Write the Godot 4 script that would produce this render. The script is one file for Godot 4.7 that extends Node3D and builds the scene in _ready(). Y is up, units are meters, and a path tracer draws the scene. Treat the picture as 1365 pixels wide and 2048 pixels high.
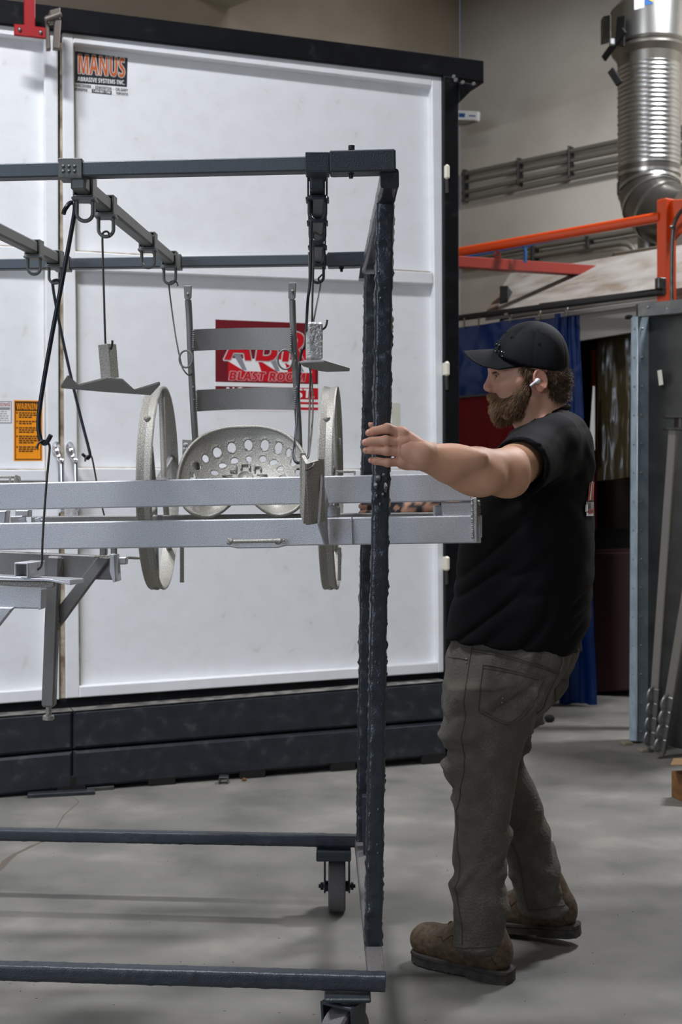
extends Node3D
# A workshop: a man in black pushes a rolling paint rack, hung with blasted steel parts, in front of a white blast room.

const F := 2560.0      # focal length in pixels of the 1365x2048 frame
const CX := 682.5
const HY := 1000.0     # row of the horizon
const EYE := 1.25      # camera height
const ENX := Vector3(0.3511, 0, 0.9363)    # normal of the blast room's front, towards the camera
const EEX := Vector3(0.9363, 0, -0.3511)   # along its front
const EO := Vector3(0, 0, -5.9)
const CORNER := Vector3(1.115, 0, -12.0)   # far corner of the hall
const HA := Vector3(0.7415, 0, 0.671)      # from the corner along the right wall
const HB := Vector3(-0.671, 0, 0.7415)     # from the corner along the left wall

var rng := RandomNumberGenerator.new()
var used := {}
var M := {}


# ---------------------------------------------------------------- places
func P(u: float, v: float, d: float) -> Vector3:      # point of the hall seen at column u, row v, at depth d
	return Vector3((u - CX) / F * d, EYE + (HY - v) / F * d, -d)

func EP(u: float, v: float, o := 0.0) -> Vector3:     # point of the blast room's front plane moved o metres out of it
	var r := Vector3((u - CX) / F, (HY - v) / F, -1.0)
	var d := (EO.dot(ENX) + o) / r.dot(ENX)
	return Vector3(0, EYE, 0) + r * d

func WP(u: float, v: float, o := 0.0) -> Vector3:     # point of the hall's right wall, o metres out of it
	var n := -HB
	n = HB
	var r := Vector3((u - CX) / F, (HY - v) / F, -1.0)
	var d := (CORNER.dot(n) + o) / r.dot(n)
	return Vector3(0, EYE, 0) + r * d

func FP(u: float, v: float) -> Vector3:               # point of the floor
	return P(u, v, F * EYE / (v - HY))

func dF(u: float) -> float:                           # front face of the rack
	return 2.75 / (1.0 + (u - 770.0) * 3.3e-5)

func dB(u: float) -> float:                           # its back beams
	return 3.89 / (1.0 + (u - 720.0) * 3.0e-5)


# ---------------------------------------------------------------- nodes
func numbered(called: String) -> String:
	if not used.has(called):
		used[called] = 0
		return called
	used[called] += 1
	return "%s_%03d" % [called, used[called]]

func thing(called: String, label: String, category: String, at := Vector3.ZERO, group := "") -> Node3D:
	var o := Node3D.new()
	o.name = numbered(called)
	add_child(o)
	o.position = at
	o.set_meta("label", label)
	o.set_meta("category", category)
	if group:
		o.set_meta("group", group)
	return o

func place_of(o: Node) -> Vector3:
	var p := Vector3.ZERO
	while o != self:
		p += o.position
		o = o.get_parent()
	return p

func part(called: String, mb: MB, mat: Material, parent: Node, label := "", at = null) -> MeshInstance3D:
	var o := MeshInstance3D.new()      # shapes are given in the hall's own metres and moved to the thing's base here
	o.name = called if parent != self else numbered(called)
	var base := place_of(parent)
	var here: Vector3 = mb.middle() if at == null else at
	mb.shift(-here)
	o.mesh = mb.mesh(mat)
	o.position = here - base
	parent.add_child(o, true)
	if label:
		o.set_meta("label", label)
	return o

func single(called: String, mb: MB, mat: Material, label: String, category: String, group := "") -> MeshInstance3D:
	var o := part(called, mb, mat, self)
	o.set_meta("label", label)
	o.set_meta("category", category)
	if group:
		o.set_meta("group", group)
	return o

func struct(called: String, mb: MB, mat: Material, parent: Node = self) -> MeshInstance3D:
	var o := part(called, mb, mat, parent)
	if parent == self:
		o.set_meta("kind", "structure")
	return o

func print_part(called: String, layers: Array, parent: Node, label := "") -> MeshInstance3D:
	var o := MeshInstance3D.new()      # one flat printed thing: its board and its lettering are surfaces of one mesh
	o.name = called
	var here: Vector3 = layers[0][0].middle()
	var am := ArrayMesh.new()
	for l in layers:
		l[0].shift(-here)
		l[0].add_to(am, l[1])
	o.mesh = am
	o.position = here - place_of(parent)
	parent.add_child(o, true)
	if label:
		o.set_meta("label", label)
	return o


# ---------------------------------------------------------------- shapes
class MB:
	var v := PackedVector3Array()
	var n := PackedVector3Array()
	var c := PackedColorArray()
	var tint := Color(1, 1, 1)
	var colored := false

	func middle() -> Vector3:
		if v.is_empty():
			return Vector3.ZERO
		var lo := v[0]
		var hi := v[0]
		for p in v:
			lo = lo.min(p)
			hi = hi.max(p)
		return Vector3((lo.x + hi.x) / 2, lo.y, (lo.z + hi.z) / 2)

	func shift(by: Vector3) -> void:
		for i in v.size():
			v[i] += by

	func turn(t: Transform3D) -> MB:
		for i in v.size():
			v[i] = t * v[i]
			n[i] = (t.basis * n[i]).normalized()
		return self

	func add_to(am: ArrayMesh, mat: Material) -> void:
		var a := []
		a.resize(Mesh.ARRAY_MAX)
		a[Mesh.ARRAY_VERTEX] = v
		a[Mesh.ARRAY_NORMAL] = n
		if colored:
			a[Mesh.ARRAY_COLOR] = c
		am.add_surface_from_arrays(Mesh.PRIMITIVE_TRIANGLES, a)
		am.surface_set_material(am.get_surface_count() - 1, mat)

	func mesh(mat: Material) -> ArrayMesh:
		var am := ArrayMesh.new()
		add_to(am, mat)
		return am

	func tri(a: Vector3, b: Vector3, d: Vector3, na: Vector3, nb: Vector3, nd: Vector3) -> void:
		var g := (d - a).cross(b - a)
		if g.dot(na + nb + nd) >= 0.0:
			v.append(a); v.append(b); v.append(d)
			n.append(na); n.append(nb); n.append(nd)
		else:
			v.append(a); v.append(d); v.append(b)
			n.append(na); n.append(nd); n.append(nb)
		if colored:
			c.append(tint); c.append(tint); c.append(tint)

	func flat(a: Vector3, b: Vector3, d: Vector3, out: Vector3) -> void:
		var g := (d - a).cross(b - a).normalized()
		if g.dot(out) < 0.0:
			g = -g
		tri(a, b, d, g, g, g)

	func quad(a: Vector3, b: Vector3, d: Vector3, e: Vector3, out: Vector3) -> void:
		flat(a, b, d, out)
		flat(a, d, e, out)

	func box(center: Vector3, size: Vector3, basis := Basis.IDENTITY, bev := 0.002) -> MB:
		var h := size / 2.0
		bev = minf(bev, minf(h.x, minf(h.y, h.z)) * 0.9)
		var k := h - Vector3.ONE * bev
		var signs := [-1.0, 1.0]
		for ax in 3:
			var b1 := (ax + 1) % 3
			var b2 := (ax + 2) % 3
			for s in signs:
				var q := []
				for w in [[-1, -1], [1, -1], [1, 1], [-1, 1]]:
					var p := Vector3.ZERO
					p[ax] = s * h[ax]
					p[b1] = w[0] * k[b1]
					p[b2] = w[1] * k[b2]
					q.append(center + basis * p)
				var o := Vector3.ZERO
				o[ax] = s
				quad(q[0], q[1], q[2], q[3], basis * o)
			for s in signs:
				for t in signs:
					var q := []
					for w in [[-1, 0], [1, 0], [1, 1], [-1, 1]]:
						var p := Vector3.ZERO
						p[ax] = w[0] * k[ax]
						p[b1] = s * (h[b1] if w[1] == 0 else k[b1])
						p[b2] = t * (k[b2] if w[1] == 0 else h[b2])
						q.append(center + basis * p)
					var o := Vector3.ZERO
					o[b1] = s
					o[b2] = t
					quad(q[0], q[1], q[2], q[3], basis * o)
		for x in signs:
			for y in signs:
				for z in signs:
					var s := Vector3(x, y, z)
					flat(center + basis * (s * Vector3(h.x, k.y, k.z)), center + basis * (s * Vector3(k.x, h.y, k.z)), center + basis * (s * Vector3(k.x, k.y, h.z)), basis * s)
		return self

	func beam(a: Vector3, b: Vector3, w: float, h: float, up := Vector3.UP, bev := 0.003) -> MB:   # w across, h along up
		var x := (b - a)
		var l := x.length()
		x /= l
		var z := x.cross(up).normalized()
		var y := z.cross(x).normalized()
		return box((a + b) / 2.0, Vector3(l, h, w), Basis(x, y, z), bev)

	func hollow(a: Vector3, b: Vector3, w: float, h: float, t: float, up := Vector3.UP) -> MB:     # square tube with open ends
		var x := (b - a).normalized()
		var z := x.cross(up).normalized()
		var y := z.cross(x).normalized()
		for s in [-1.0, 1.0]:
			var o: Vector3 = y * s * (h - t) / 2.0
			beam(a + o, b + o, w, t, up, t * 0.3)
			o = z * s * (w - t) / 2.0
			beam(a + o, b + o, t, h - t * 1.2, up, t * 0.3)
		return self

	func plate(pts: Array, back: Vector3, bev := 0.002) -> MB:      # a planar outline given thickness; its front edge is chamfered
		var m := pts.size()
		var nrm := Vector3.ZERO
		for i in m:
			nrm += (pts[i] - pts[0]).cross(pts[(i + 1) % m] - pts[0])
		nrm = nrm.normalized()
		if nrm.dot(back) > 0.0:
			nrm = -nrm
		var ax: Vector3 = (pts[1] - pts[0]).normalized()
		var ay := nrm.cross(ax).normalized()
		var flat2 := PackedVector2Array()
		for p in pts:
			flat2.append(Vector2((p - pts[0]).dot(ax), (p - pts[0]).dot(ay)))
		var area := 0.0
		for i in m:
			area += flat2[i].cross(flat2[(i + 1) % m])
		var sg := 1.0 if area > 0 else -1.0
		var inset := PackedVector2Array()
		for i in m:
			var e0 := (flat2[i] - flat2[(i + m - 1) % m]).normalized()
			var e1 := (flat2[(i + 1) % m] - flat2[i]).normalized()
			var n0 := Vector2(-e0.y, e0.x) * sg
			var n1 := Vector2(-e1.y, e1.x) * sg
			var bi := (n0 + n1)
			var q := bi.length_squared()
			inset.append(flat2[i] + (bi * (2.0 * bev / maxf(q, 0.5))))
		var fr := []
		var bk := []
		var md := []
		for i in m:
			fr.append(pts[0] + ax * inset[i].x + ay * inset[i].y)
			md.append(pts[i] - nrm * bev)
			bk.append(pts[i] + back)
		var ix := Geometry2D.triangulate_polygon(flat2)
		for i in range(0, ix.size(), 3):
			flat(fr[ix[i]], fr[ix[i + 1]], fr[ix[i + 2]], nrm)
			flat(bk[ix[i]], bk[ix[i + 1]], bk[ix[i + 2]], -nrm)
		for i in m:
			var j := (i + 1) % m
			var e := (flat2[j] - flat2[i]).normalized()
			var on := Vector2(e.y, -e.x) * sg
			var out := ax * on.x + ay * on.y
			quad(md[i], md[j], bk[j], bk[i], out)
			quad(fr[i], fr[j], md[j], md[i], out + nrm)
		return self

	func tube(pts: Array, radii, seg := 10, flat_scale := 1.0) -> MB:
		var m := pts.size()
		var up := Vector3.UP
		var t0: Vector3 = (pts[1] - pts[0]).normalized()
		if absf(t0.dot(up)) > 0.9:
			up = Vector3.RIGHT
		var side := t0.cross(up).normalized()
		var rp := []
		var rn := []
		for i in m:
			var t: Vector3 = (pts[mini(i + 1, m - 1)] - pts[maxi(i - 1, 0)]).normalized()
			side = (side - t * side.dot(t)).normalized()
			var bi := t.cross(side)
			var r: float = radii if radii is float else radii[i]
			var a := []
			var b := []
			for k in seg:
				var an := TAU * k / seg
				var o := side * cos(an) + bi * sin(an) * flat_scale
				a.append(pts[i] + o * r)
				b.append((side * cos(an) * flat_scale + bi * sin(an)).normalized())
			rp.append(a)
			rn.append(b)
		for i in m - 1:
			for k in seg:
				var q := (k + 1) % seg
				tri(rp[i][k], rp[i][q], rp[i + 1][q], rn[i][k], rn[i][q], rn[i + 1][q])
				tri(rp[i][k], rp[i + 1][q], rp[i + 1][k], rn[i][k], rn[i + 1][q], rn[i + 1][k])
		for e in [0, m - 1]:
			var o: Vector3 = (pts[0] - pts[1]) if e == 0 else (pts[m - 1] - pts[m - 2])
			for k in range(1, seg - 1):
				flat(rp[e][0], rp[e][k], rp[e][k + 1], o)
		return self

	func lathe(t: Transform3D, prof: Array, seg := 24, sharp := true) -> MB:    # profile of (radius, height) turned about the y axis of t
		for i in prof.size() - 1:
			var a: Vector2 = prof[i]
			var b: Vector2 = prof[i + 1]
			var e := (b - a).normalized()
			var n2 := Vector2(e.y, -e.x)
			var na := n2
			var nb := n2
			if not sharp:
				if i > 0:
					var e0: Vector2 = (a - prof[i - 1]).normalized()
					na = (n2 + Vector2(e0.y, -e0.x)).normalized()
				if i < prof.size() - 2:
					var e1: Vector2 = (prof[i + 2] - b).normalized()
					nb = (n2 + Vector2(e1.y, -e1.x)).normalized()
			for k in seg:
				var a0 := TAU * k / seg
				var a1 := TAU * (k + 1) / seg
				var d0 := Vector3(cos(a0), 0, sin(a0))
				var d1 := Vector3(cos(a1), 0, sin(a1))
				var y := Vector3.UP
				var p00 := t * (d0 * a.x + y * a.y)
				var p10 := t * (d1 * a.x + y * a.y)
				var p01 := t * (d0 * b.x + y * b.y)
				var p11 := t * (d1 * b.x + y * b.y)
				var m00 := (t.basis * (d0 * na.x + y * na.y)).normalized()
				var m10 := (t.basis * (d1 * na.x + y * na.y)).normalized()
				var m01 := (t.basis * (d0 * nb.x + y * nb.y)).normalized()
				var m11 := (t.basis * (d1 * nb.x + y * nb.y)).normalized()
				if a.x > 1e-6:
					tri(p00, p10, p11, m00, m10, m11)
				if b.x > 1e-6:
					tri(p00, p11, p01, m00, m11, m01)
		return self

	func ball(center: Vector3, r: Vector3, seg := 14, basis := Basis.IDENTITY) -> MB:
		var prof := []
		var k := seg / 2
		for i in k + 1:
			var a := -PI / 2 + PI * i / k
			prof.append(Vector2(maxf(cos(a), 0.0), sin(a)))
		return lathe(Transform3D(basis * Basis.from_scale(r), center), prof, seg, false)

	func rod(a: Vector3, b: Vector3, r: float, seg := 14, bev := 0.0) -> MB:      # cylinder with flat ends
		var y := (b - a)
		var l := y.length()
		y /= l
		var x := y.cross(Vector3.RIGHT if absf(y.x) < 0.8 else Vector3.UP).normalized()
		var t := Transform3D(Basis(x, y, x.cross(y)), a)
		if bev > 0.0:
			return lathe(t, [Vector2(0, 0), Vector2(r - bev, 0), Vector2(r, bev), Vector2(r, l - bev), Vector2(r - bev, l), Vector2(0, l)], seg)
		return lathe(t, [Vector2(0, 0), Vector2(r, 0), Vector2(r, l), Vector2(0, l)], seg)

	func lumpy(a: Vector3, b: Vector3, w: float, h: float, up: Vector3, noise: FastNoiseLite, amp: float, step := 0.008) -> MB:  # square tube under thick uneven paint
		var x := (b - a)
		var l := x.length()
		x /= l
		var z := x.cross(up).normalized()
		var y := z.cross(x).normalized()
		var rc := minf(w, h) * 0.2
		var ring := []
		var rnrm := []
		for q in 4:
			var cx: float = [1, -1, -1, 1][q] * (w / 2 - rc)
			var cy: float = [1, 1, -1, -1][q] * (h / 2 - rc)
			for k in 4:
				var an := q * PI / 2 + k * PI / 6
				ring.append(Vector2(cx + cos(an) * rc, cy + sin(an) * rc))
				rnrm.append(Vector2(cos(an), sin(an)))
			var nx: float = [-1, -1, 1, 1][q] * (w / 2 - rc)
			var ny: float = [1, -1, -1, 1][q] * (h / 2 - rc)
			var na := (q + 1) * PI / 2
			var to := Vector2(nx + cos(na) * rc, ny + sin(na) * rc)
			var from: Vector2 = ring[-1]
			var cnt := maxi(int(from.distance_to(to) / step), 1)
			for k in range(1, cnt):
				ring.append(from.lerp(to, float(k) / cnt))
				rnrm.append(Vector2(cos(na), sin(na)))
		var m := ring.size()
		var k2 := maxi(int(l / step), 2)
		var pos := PackedVector3Array()
		pos.resize(m * (k2 + 1))
		for i in k2 + 1:
			var p0 := a + x * (l * i / k2)
			for j in m:
				var dir: Vector3 = z * rnrm[j].x + y * rnrm[j].y
				var p: Vector3 = p0 + z * ring[j].x + y * ring[j].y
				var s := noise.get_noise_3dv(p * 100.0)
				var d := maxf(s - 0.12, 0.0) * 2.2 + noise.get_noise_3dv(p * 37.0 + Vector3(9, 3, 1)) * 0.5
				pos[i * m + j] = p + dir * d * amp
		var nr := PackedVector3Array()
		nr.resize(pos.size())
		for i in k2:
			for j in m:
				var q := (j + 1) % m
				var g := (pos[i * m + q] - pos[i * m + j]).cross(pos[(i + 1) * m + j] - pos[i * m + j])
				for id in [i * m + j, i * m + q, (i + 1) * m + j, (i + 1) * m + q]:
					nr[id] += g
		var mid := pos[0] - (a + z * 0.0)
		var sgn := 1.0 if nr[0].dot(mid) > 0 else -1.0
		for i in nr.size():
			nr[i] = nr[i].normalized() * sgn
		for i in k2:
			for j in m:
				var q := (j + 1) % m
				var a0 := i * m + j
				var a1 := i * m + q
				var b0 := a0 + m
				var b1 := a1 + m
				tri(pos[a0], pos[a1], pos[b1], nr[a0], nr[a1], nr[b1])
				tri(pos[a0], pos[b1], pos[b0], nr[a0], nr[b1], nr[b0])
		for e in [0, k2]:
			for j in range(1, m - 1):
				flat(pos[e * m], pos[e * m + j], pos[e * m + j + 1], x if e else -x)
		return self

	func text(s: String, p00: Vector3, right: Vector3, up: Vector3, out: Vector3, thick := 0.0008, bold := true, slant := 0.0) -> MB:   # lettering that fills right x up
		var tm := TextMesh.new()
		var f := SystemFont.new()
		f.font_names = PackedStringArray(["Droid Sans"])
		f.font_weight = 700 if bold else 400
		tm.font = f
		tm.text = s
		tm.font_size = 64
		tm.pixel_size = 0.01
		tm.depth = 0.02
		tm.curve_step = 1.5
		var arr := tm.get_mesh_arrays()
		var pv: PackedVector3Array = arr[Mesh.ARRAY_VERTEX]
		var pn: PackedVector3Array = arr[Mesh.ARRAY_NORMAL]
		var idx = arr[Mesh.ARRAY_INDEX]
		var lo := Vector3.INF
		var hi := -Vector3.INF
		for p in pv:
			lo = lo.min(p)
			hi = hi.max(p)
		var sz := hi - lo
		var fun := func(p: Vector3) -> Vector3:
			var q := (p - lo) / sz
			return p00 + right * (q.x + slant * q.y) + up * q.y + out * q.z * thick
		var order := []
		if idx != null and idx.size() > 0:
			order = Array(idx)
		else:
			order = range(pv.size())
		var bx := right.normalized()
		var by := up.normalized()
		for i in range(0, order.size(), 3):
			var na: Vector3 = pn[order[i]]
			var w := (bx * na.x + by * na.y + out * na.z).normalized()
			tri(fun.call(pv[order[i]]), fun.call(pv[order[i + 1]]), fun.call(pv[order[i + 2]]), w, w, w)
		return self

	func arc(center: Vector3, x: Vector3, y: Vector3, r: float, a0: float, a1: float, k := 16) -> Array:
		var o := []
		for i in k + 1:
			var a := lerpf(a0, a1, float(i) / k)
			o.append(center + x * cos(a) * r + y * sin(a) * r)
		return o


func smooth(pts: Array, per := 6) -> Array:           # Catmull-Rom through the points
	var o := []
	var m := pts.size()
	for i in m - 1:
		var p0: Vector3 = pts[maxi(i - 1, 0)]
		var p1: Vector3 = pts[i]
		var p2: Vector3 = pts[i + 1]
		var p3: Vector3 = pts[mini(i + 2, m - 1)]
		for k in per:
			o.append(p1.cubic_interpolate(p2, p0, p3, float(k) / per))
	o.append(pts[m - 1])
	return o

func noisy(sd: int, freq: float, octaves := 4) -> FastNoiseLite:
	var f := FastNoiseLite.new()
	f.seed = sd
	f.noise_type = FastNoiseLite.TYPE_SIMPLEX_SMOOTH
	f.frequency = freq
	f.fractal_octaves = octaves
	return f

func ramp(stops: Array) -> Gradient:
	var g := Gradient.new()
	var o := PackedFloat32Array()
	var c := PackedColorArray()
	for s in stops:
		o.append(s[0])
		c.append(s[1])
	g.offsets = o
	g.colors = c
	return g

func noise_tex(sd: int, freq: float, stops: Array, size := 512, octaves := 5) -> NoiseTexture2D:
	var t := NoiseTexture2D.new()
	t.width = size
	t.height = size
	t.seamless = true
	t.noise = noisy(sd, freq, octaves)
	t.color_ramp = ramp(stops)
	return t

func bump_tex(sd: int, freq: float, strength: float, size := 512, octaves := 4) -> NoiseTexture2D:
	var t := NoiseTexture2D.new()
	t.width = size
	t.height = size
	t.seamless = true
	t.as_normal_map = true
	t.bump_strength = strength
	t.noise = noisy(sd, freq, octaves)
	return t

func C(r: int, g: int, b: int) -> Color:
	return Color8(r, g, b)

func mat(color: Color, rough := 0.6, metal := 0.0, tex: Texture2D = null, scale := 1.0, bump: Texture2D = null, bump_scale := 1.0, world := true) -> StandardMaterial3D:
	var m := StandardMaterial3D.new()
	m.albedo_color = color
	m.roughness = rough
	m.metallic = metal
	m.uv1_triplanar = true
	m.uv1_world_triplanar = world
	m.uv1_scale = Vector3.ONE * scale
	if tex:
		m.albedo_texture = tex
	if bump:
		m.normal_enabled = true
		m.normal_texture = bump
		m.normal_scale = bump_scale
	return m


func _ready() -> void:
	# ------------------------------------------------------------ camera, sky, lamps
	var cam := Camera3D.new()
	cam.name = "camera"
	cam.near = 0.05
	cam.far = 100.0
	cam.set_frustum(0.05 * 2048.0 / F, Vector2(0, -0.05 * (1024.0 - HY) / F), 0.05, 100.0)
	var lens := CameraAttributesPhysical.new()
	lens.exposure_aperture = 6.0
	lens.frustum_focus_distance = 3.05
	lens.frustum_focal_length = 45.0
	cam.attributes = lens
	add_child(cam)
	cam.position = Vector3(0, EYE, 0)
	cam.set_frustum(0.05 * 2048.0 / F, Vector2(0, -0.05 * (1024.0 - HY) / F), 0.05, 100.0)
	cam.current = true

	var we := WorldEnvironment.new()
	we.name = "surroundings"
	var env := Environment.new()
	env.background_mode = Environment.BG_SKY
	var sky := Sky.new()
	var sm := ProceduralSkyMaterial.new()
	sm.sky_top_color = C(120, 160, 210)
	sm.sky_horizon_color = C(200, 212, 225)
	sm.ground_bottom_color = C(120, 118, 112)
	sm.ground_horizon_color = C(190, 195, 200)
	sky.sky_material = sm
	env.sky = sky
	env.tonemap_mode = Environment.TONE_MAPPER_LINEAR
	env.tonemap_exposure = 1.04
	env.sdfgi_enabled = true
	env.ssao_enabled = true
	env.ssil_enabled = true
	we.environment = env
	add_child(we)

	materials()
	for l in [[Vector3(-1.6, 6.0, -2.4), 28.0, "over the blast room doors"], [Vector3(3.2, 6.0, -7.0), 38.0, "over the orange frame"], [Vector3(1.9, 6.0, 0.4), 4.0, "behind the camera on the right"], [Vector3(-4.6, 6.0, -0.6), 8.0, "behind the camera on the left"]]:
		high_bay(l[0], l[1], l[2])
	daylight()
	hall()
	blast_room()
	rack()
	rails_and_hooks()
	workpieces()
	far_machines()
	floor_bits()
	person()


func high_bay(at: Vector3, energy: float, where: String) -> void:
	var t := thing("high_bay_light", "long white high bay lamp out of view, " + where, "lamp", at, "high bay lamps")
	var ang := Basis(Vector3.UP, 0.0)
	var hb := MB.new()
	hb.box(at + Vector3(0, 0.06, 0), Vector3(1.3, 0.08, 0.42), ang, 0.01)
	part("housing", hb, M.white_metal, t)
	var df := MB.new()
	df.box(at + Vector3(0, 0.01, 0), Vector3(1.2, 0.02, 0.34), ang, 0.003)
	part("diffuser", df, M.lamp_glow, t)
	var rd := MB.new()
	for s in [-0.5, 0.5]:
		rd = MB.new()
		rd.rod(at + Vector3(s, 0.1, 0), at + Vector3(s, 1.0, 0), 0.006, 8)
		part("hanger", rd, M.dark_steel, t)
	var a := AreaLight3D.new()
	a.name = "light"
	a.area_size = Vector2(1.2, 0.34)
	a.area_normalize_energy = true
	a.light_energy = energy
	a.light_color = C(246, 248, 255)
	a.area_range = 30.0
	a.shadow_enabled = true
	t.add_child(a)
	a.position = Vector3(0, -0.02, 0)
	a.rotation = Vector3(-PI / 2, 0, 0)


func daylight() -> void:      # the glazed bay door in the wall behind the camera
	var c := Vector3(0, 0, 0) + HB * 8.28
	c = Vector3(-0.83 * HA.x, 0, -0.83 * HA.z) + HB * 8.2
	var y := 2.3
	var w := 4.2
	var h := 3.2
	var fr := MB.new()
	for s in [-1.0, 1.0]:
		fr.beam(c + HA * s * w / 2 + Vector3(0, y - h / 2, 0), c + HA * s * w / 2 + Vector3(0, y + h / 2, 0), 0.12, 0.12, HB)
		fr.beam(c - HA * w / 2 + Vector3(0, y + s * h / 2, 0), c + HA * w / 2 + Vector3(0, y + s * h / 2, 0), 0.12, 0.12)
	var win := struct("window_1", fr, M.white_metal)
	var pane := MB.new()
	pane.plate([c - HA * w / 2 + Vector3(0, y - h / 2, 0), c + HA * w / 2 + Vector3(0, y - h / 2, 0), c + HA * w / 2 + Vector3(0, y + h / 2, 0), c - HA * w / 2 + Vector3(0, y + h / 2, 0)], HB * 0.02, 0.001)
	part("pane", pane, M.day_glow, win)
	var a := AreaLight3D.new()
	a.name = "daylight"
	a.area_size = Vector2(w, h)
	a.area_normalize_energy = true
	a.light_energy = 20.0
	a.light_color = C(214, 230, 255)
	a.area_range = 40.0
	a.shadow_enabled = true
	add_child(a)
	a.transform = Transform3D(Basis.looking_at(-HB, Vector3.UP), c - HB * 0.08 + Vector3(0, y, 0))


func materials() -> void:
	var fine := bump_tex(11, 0.05, 6.0, 512, 3)
	var grain := noise_tex(12, 0.25, [[0.3, Color(0.78, 0.78, 0.78)], [0.7, Color(1, 1, 1)]], 256, 2)
	M.lamp_glow = StandardMaterial3D.new()
	M.lamp_glow.emission_enabled = true
	M.lamp_glow.emission = C(255, 248, 238)
	M.lamp_glow.emission_energy_multiplier = 4.0
	M.day_glow = StandardMaterial3D.new()
	M.day_glow.emission_enabled = true
	M.day_glow.emission = C(214, 230, 255)
	M.day_glow.emission_energy_multiplier = 2.0
	M.concrete = mat(Color.WHITE, 0.62, 0.0, noise_tex(3, 0.006, [[0.15, C(94, 93, 88)], [0.42, C(110, 108, 102)], [0.6, C(115, 113, 106)], [0.85, C(134, 130, 122)]], 1024, 7), 0.3)
	M.wall = mat(Color.WHITE, 0.9, 0.0, noise_tex(4, 0.004, [[0.2, C(172, 164, 152)], [0.5, C(190, 183, 170)], [0.8, C(203, 197, 185)]], 512, 6), 0.35)
	M.wall_dark = mat(Color.WHITE, 0.9, 0.0, noise_tex(5, 0.004, [[0.2, C(150, 138, 122)], [0.8, C(170, 158, 140)]], 512, 5), 0.35)
	M.beam_paint = mat(C(176, 170, 150), 0.7)
	M.white_paint = mat(Color.WHITE, 0.42, 0.0, noise_tex(6, 0.012, [[0.06, C(220, 218, 212)], [0.16, C(233, 234, 234)], [0.6, C(238, 239, 240)]], 1024, 6), 0.7)
	M.white_metal = mat(C(236, 236, 234), 0.4)
	M.seal = mat(Color.WHITE, 0.8, 0.0, noise_tex(7, 0.02, [[0.3, C(120, 100, 74)], [0.7, C(196, 186, 164)]], 256, 4), 1.5)
	M.black_paint = mat(Color.WHITE, 0.45, 0.0, noise_tex(8, 0.02, [[0.2, C(17, 18, 20)], [0.75, C(23, 24, 27)], [0.95, C(42, 43, 44)]], 512, 6), 0.8)
	M.black_paint.metallic_specular = 0.25
	M.black_steel = mat(Color.WHITE, 0.5, 0.1, noise_tex(9, 0.012, [[0.25, C(32, 36, 43)], [0.68, C(42, 46, 53)], [0.9, C(74, 75, 76)]], 1024, 7), 0.9)
	M.rack_paint = mat(C(54, 61, 69), 0.42, 0.15, grain, 9.0, fine, 0.35)
	M.drip_paint = mat(C(52, 58, 65), 0.3, 0.1, grain, 6.0, fine, 0.3)
	M.bar_paint = mat(C(88, 96, 102), 0.45, 0.35, grain, 10.0, fine, 0.2)
	M.rail_paint = mat(C(124, 127, 124), 0.5, 0.35, grain, 10.0, fine, 0.2)
	M.dark_rod = mat(C(40, 44, 52), 0.4, 0.4)
	M.dark_steel = mat(C(62, 60, 58), 0.5, 0.5)
	M.wire = mat(C(74, 70, 66), 0.5, 0.5)
	M.blasted = mat(C(226, 228, 231), 0.55, 0.35, noise_tex(13, 0.2, [[0.25, Color(0.7, 0.7, 0.71)], [0.75, Color(1, 1, 1)]], 512, 3), 5.0, bump_tex(14, 0.3, 3.0, 256, 2), 0.3)
	M.blasted_dark = mat(C(150, 149, 147), 0.55, 0.45, noise_tex(15, 0.2, [[0.25, Color(0.75, 0.75, 0.75)], [0.75, Color(1, 1, 1)]], 512, 3), 5.0, bump_tex(16, 0.3, 3.0, 256, 2), 0.3)
	M.blasted_warm = mat(C(196, 194, 187), 0.55, 0.45, noise_tex(17, 0.15, [[0.25, Color(0.66, 0.65, 0.62)], [0.75, Color(1, 1, 1)]], 512, 4), 4.0, bump_tex(18, 0.3, 3.0, 256, 2), 0.35)
	M.chrome = mat(C(225, 226, 230), 0.12, 1.0)
	M.steel = mat(C(150, 150, 150), 0.35, 0.8)
	M.bar_metal = mat(C(120, 118, 114), 0.4, 0.6)
	M.ledge_lit_grey = mat(Color.WHITE, 0.6, 0.2, noise_tex(30, 0.02, [[0.3, C(84, 82, 78)], [0.7, C(132, 129, 122)]], 256, 5), 2.0)  # lighter grey, painted light for the top of the base beams
	M.scrape = mat(Color.WHITE, 0.8, 0.0, noise_tex(60, 0.06, [[0.35, C(58, 62, 68)], [0.62, C(150, 148, 142)]], 128, 4), 14.0)
	M.red_paint = mat(C(160, 8, 18), 0.45)
	M.cream_plastic = mat(C(226, 220, 200), 0.5)
	M.print_white = mat(C(240, 240, 238), 0.5)
	M.print_black = mat(C(24, 26, 30), 0.5)
	M.print_orange = mat(C(192, 92, 36), 0.5)
	M.print_red = mat(C(200, 10, 30), 0.45)
	M.print_maroon = mat(C(112, 16, 30), 0.45)
	M.print_grey = mat(C(140, 142, 146), 0.5)
	M.print_pink = mat(C(240, 190, 190), 0.5)
	M.warn_orange = mat(C(246, 152, 20), 0.45)
	M.warn_brown = mat(C(70, 44, 12), 0.5)
	M.paper = mat(C(214, 212, 196), 0.8)
	M.rubber = mat(C(108, 104, 103), 0.7, 0.0, grain, 4.0)
	M.galv = mat(Color.WHITE, 0.32, 0.85, noise_tex(19, 0.02, [[0.2, C(92, 93, 92)], [0.8, C(116, 117, 115)]], 512, 5), 1.2)
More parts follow.
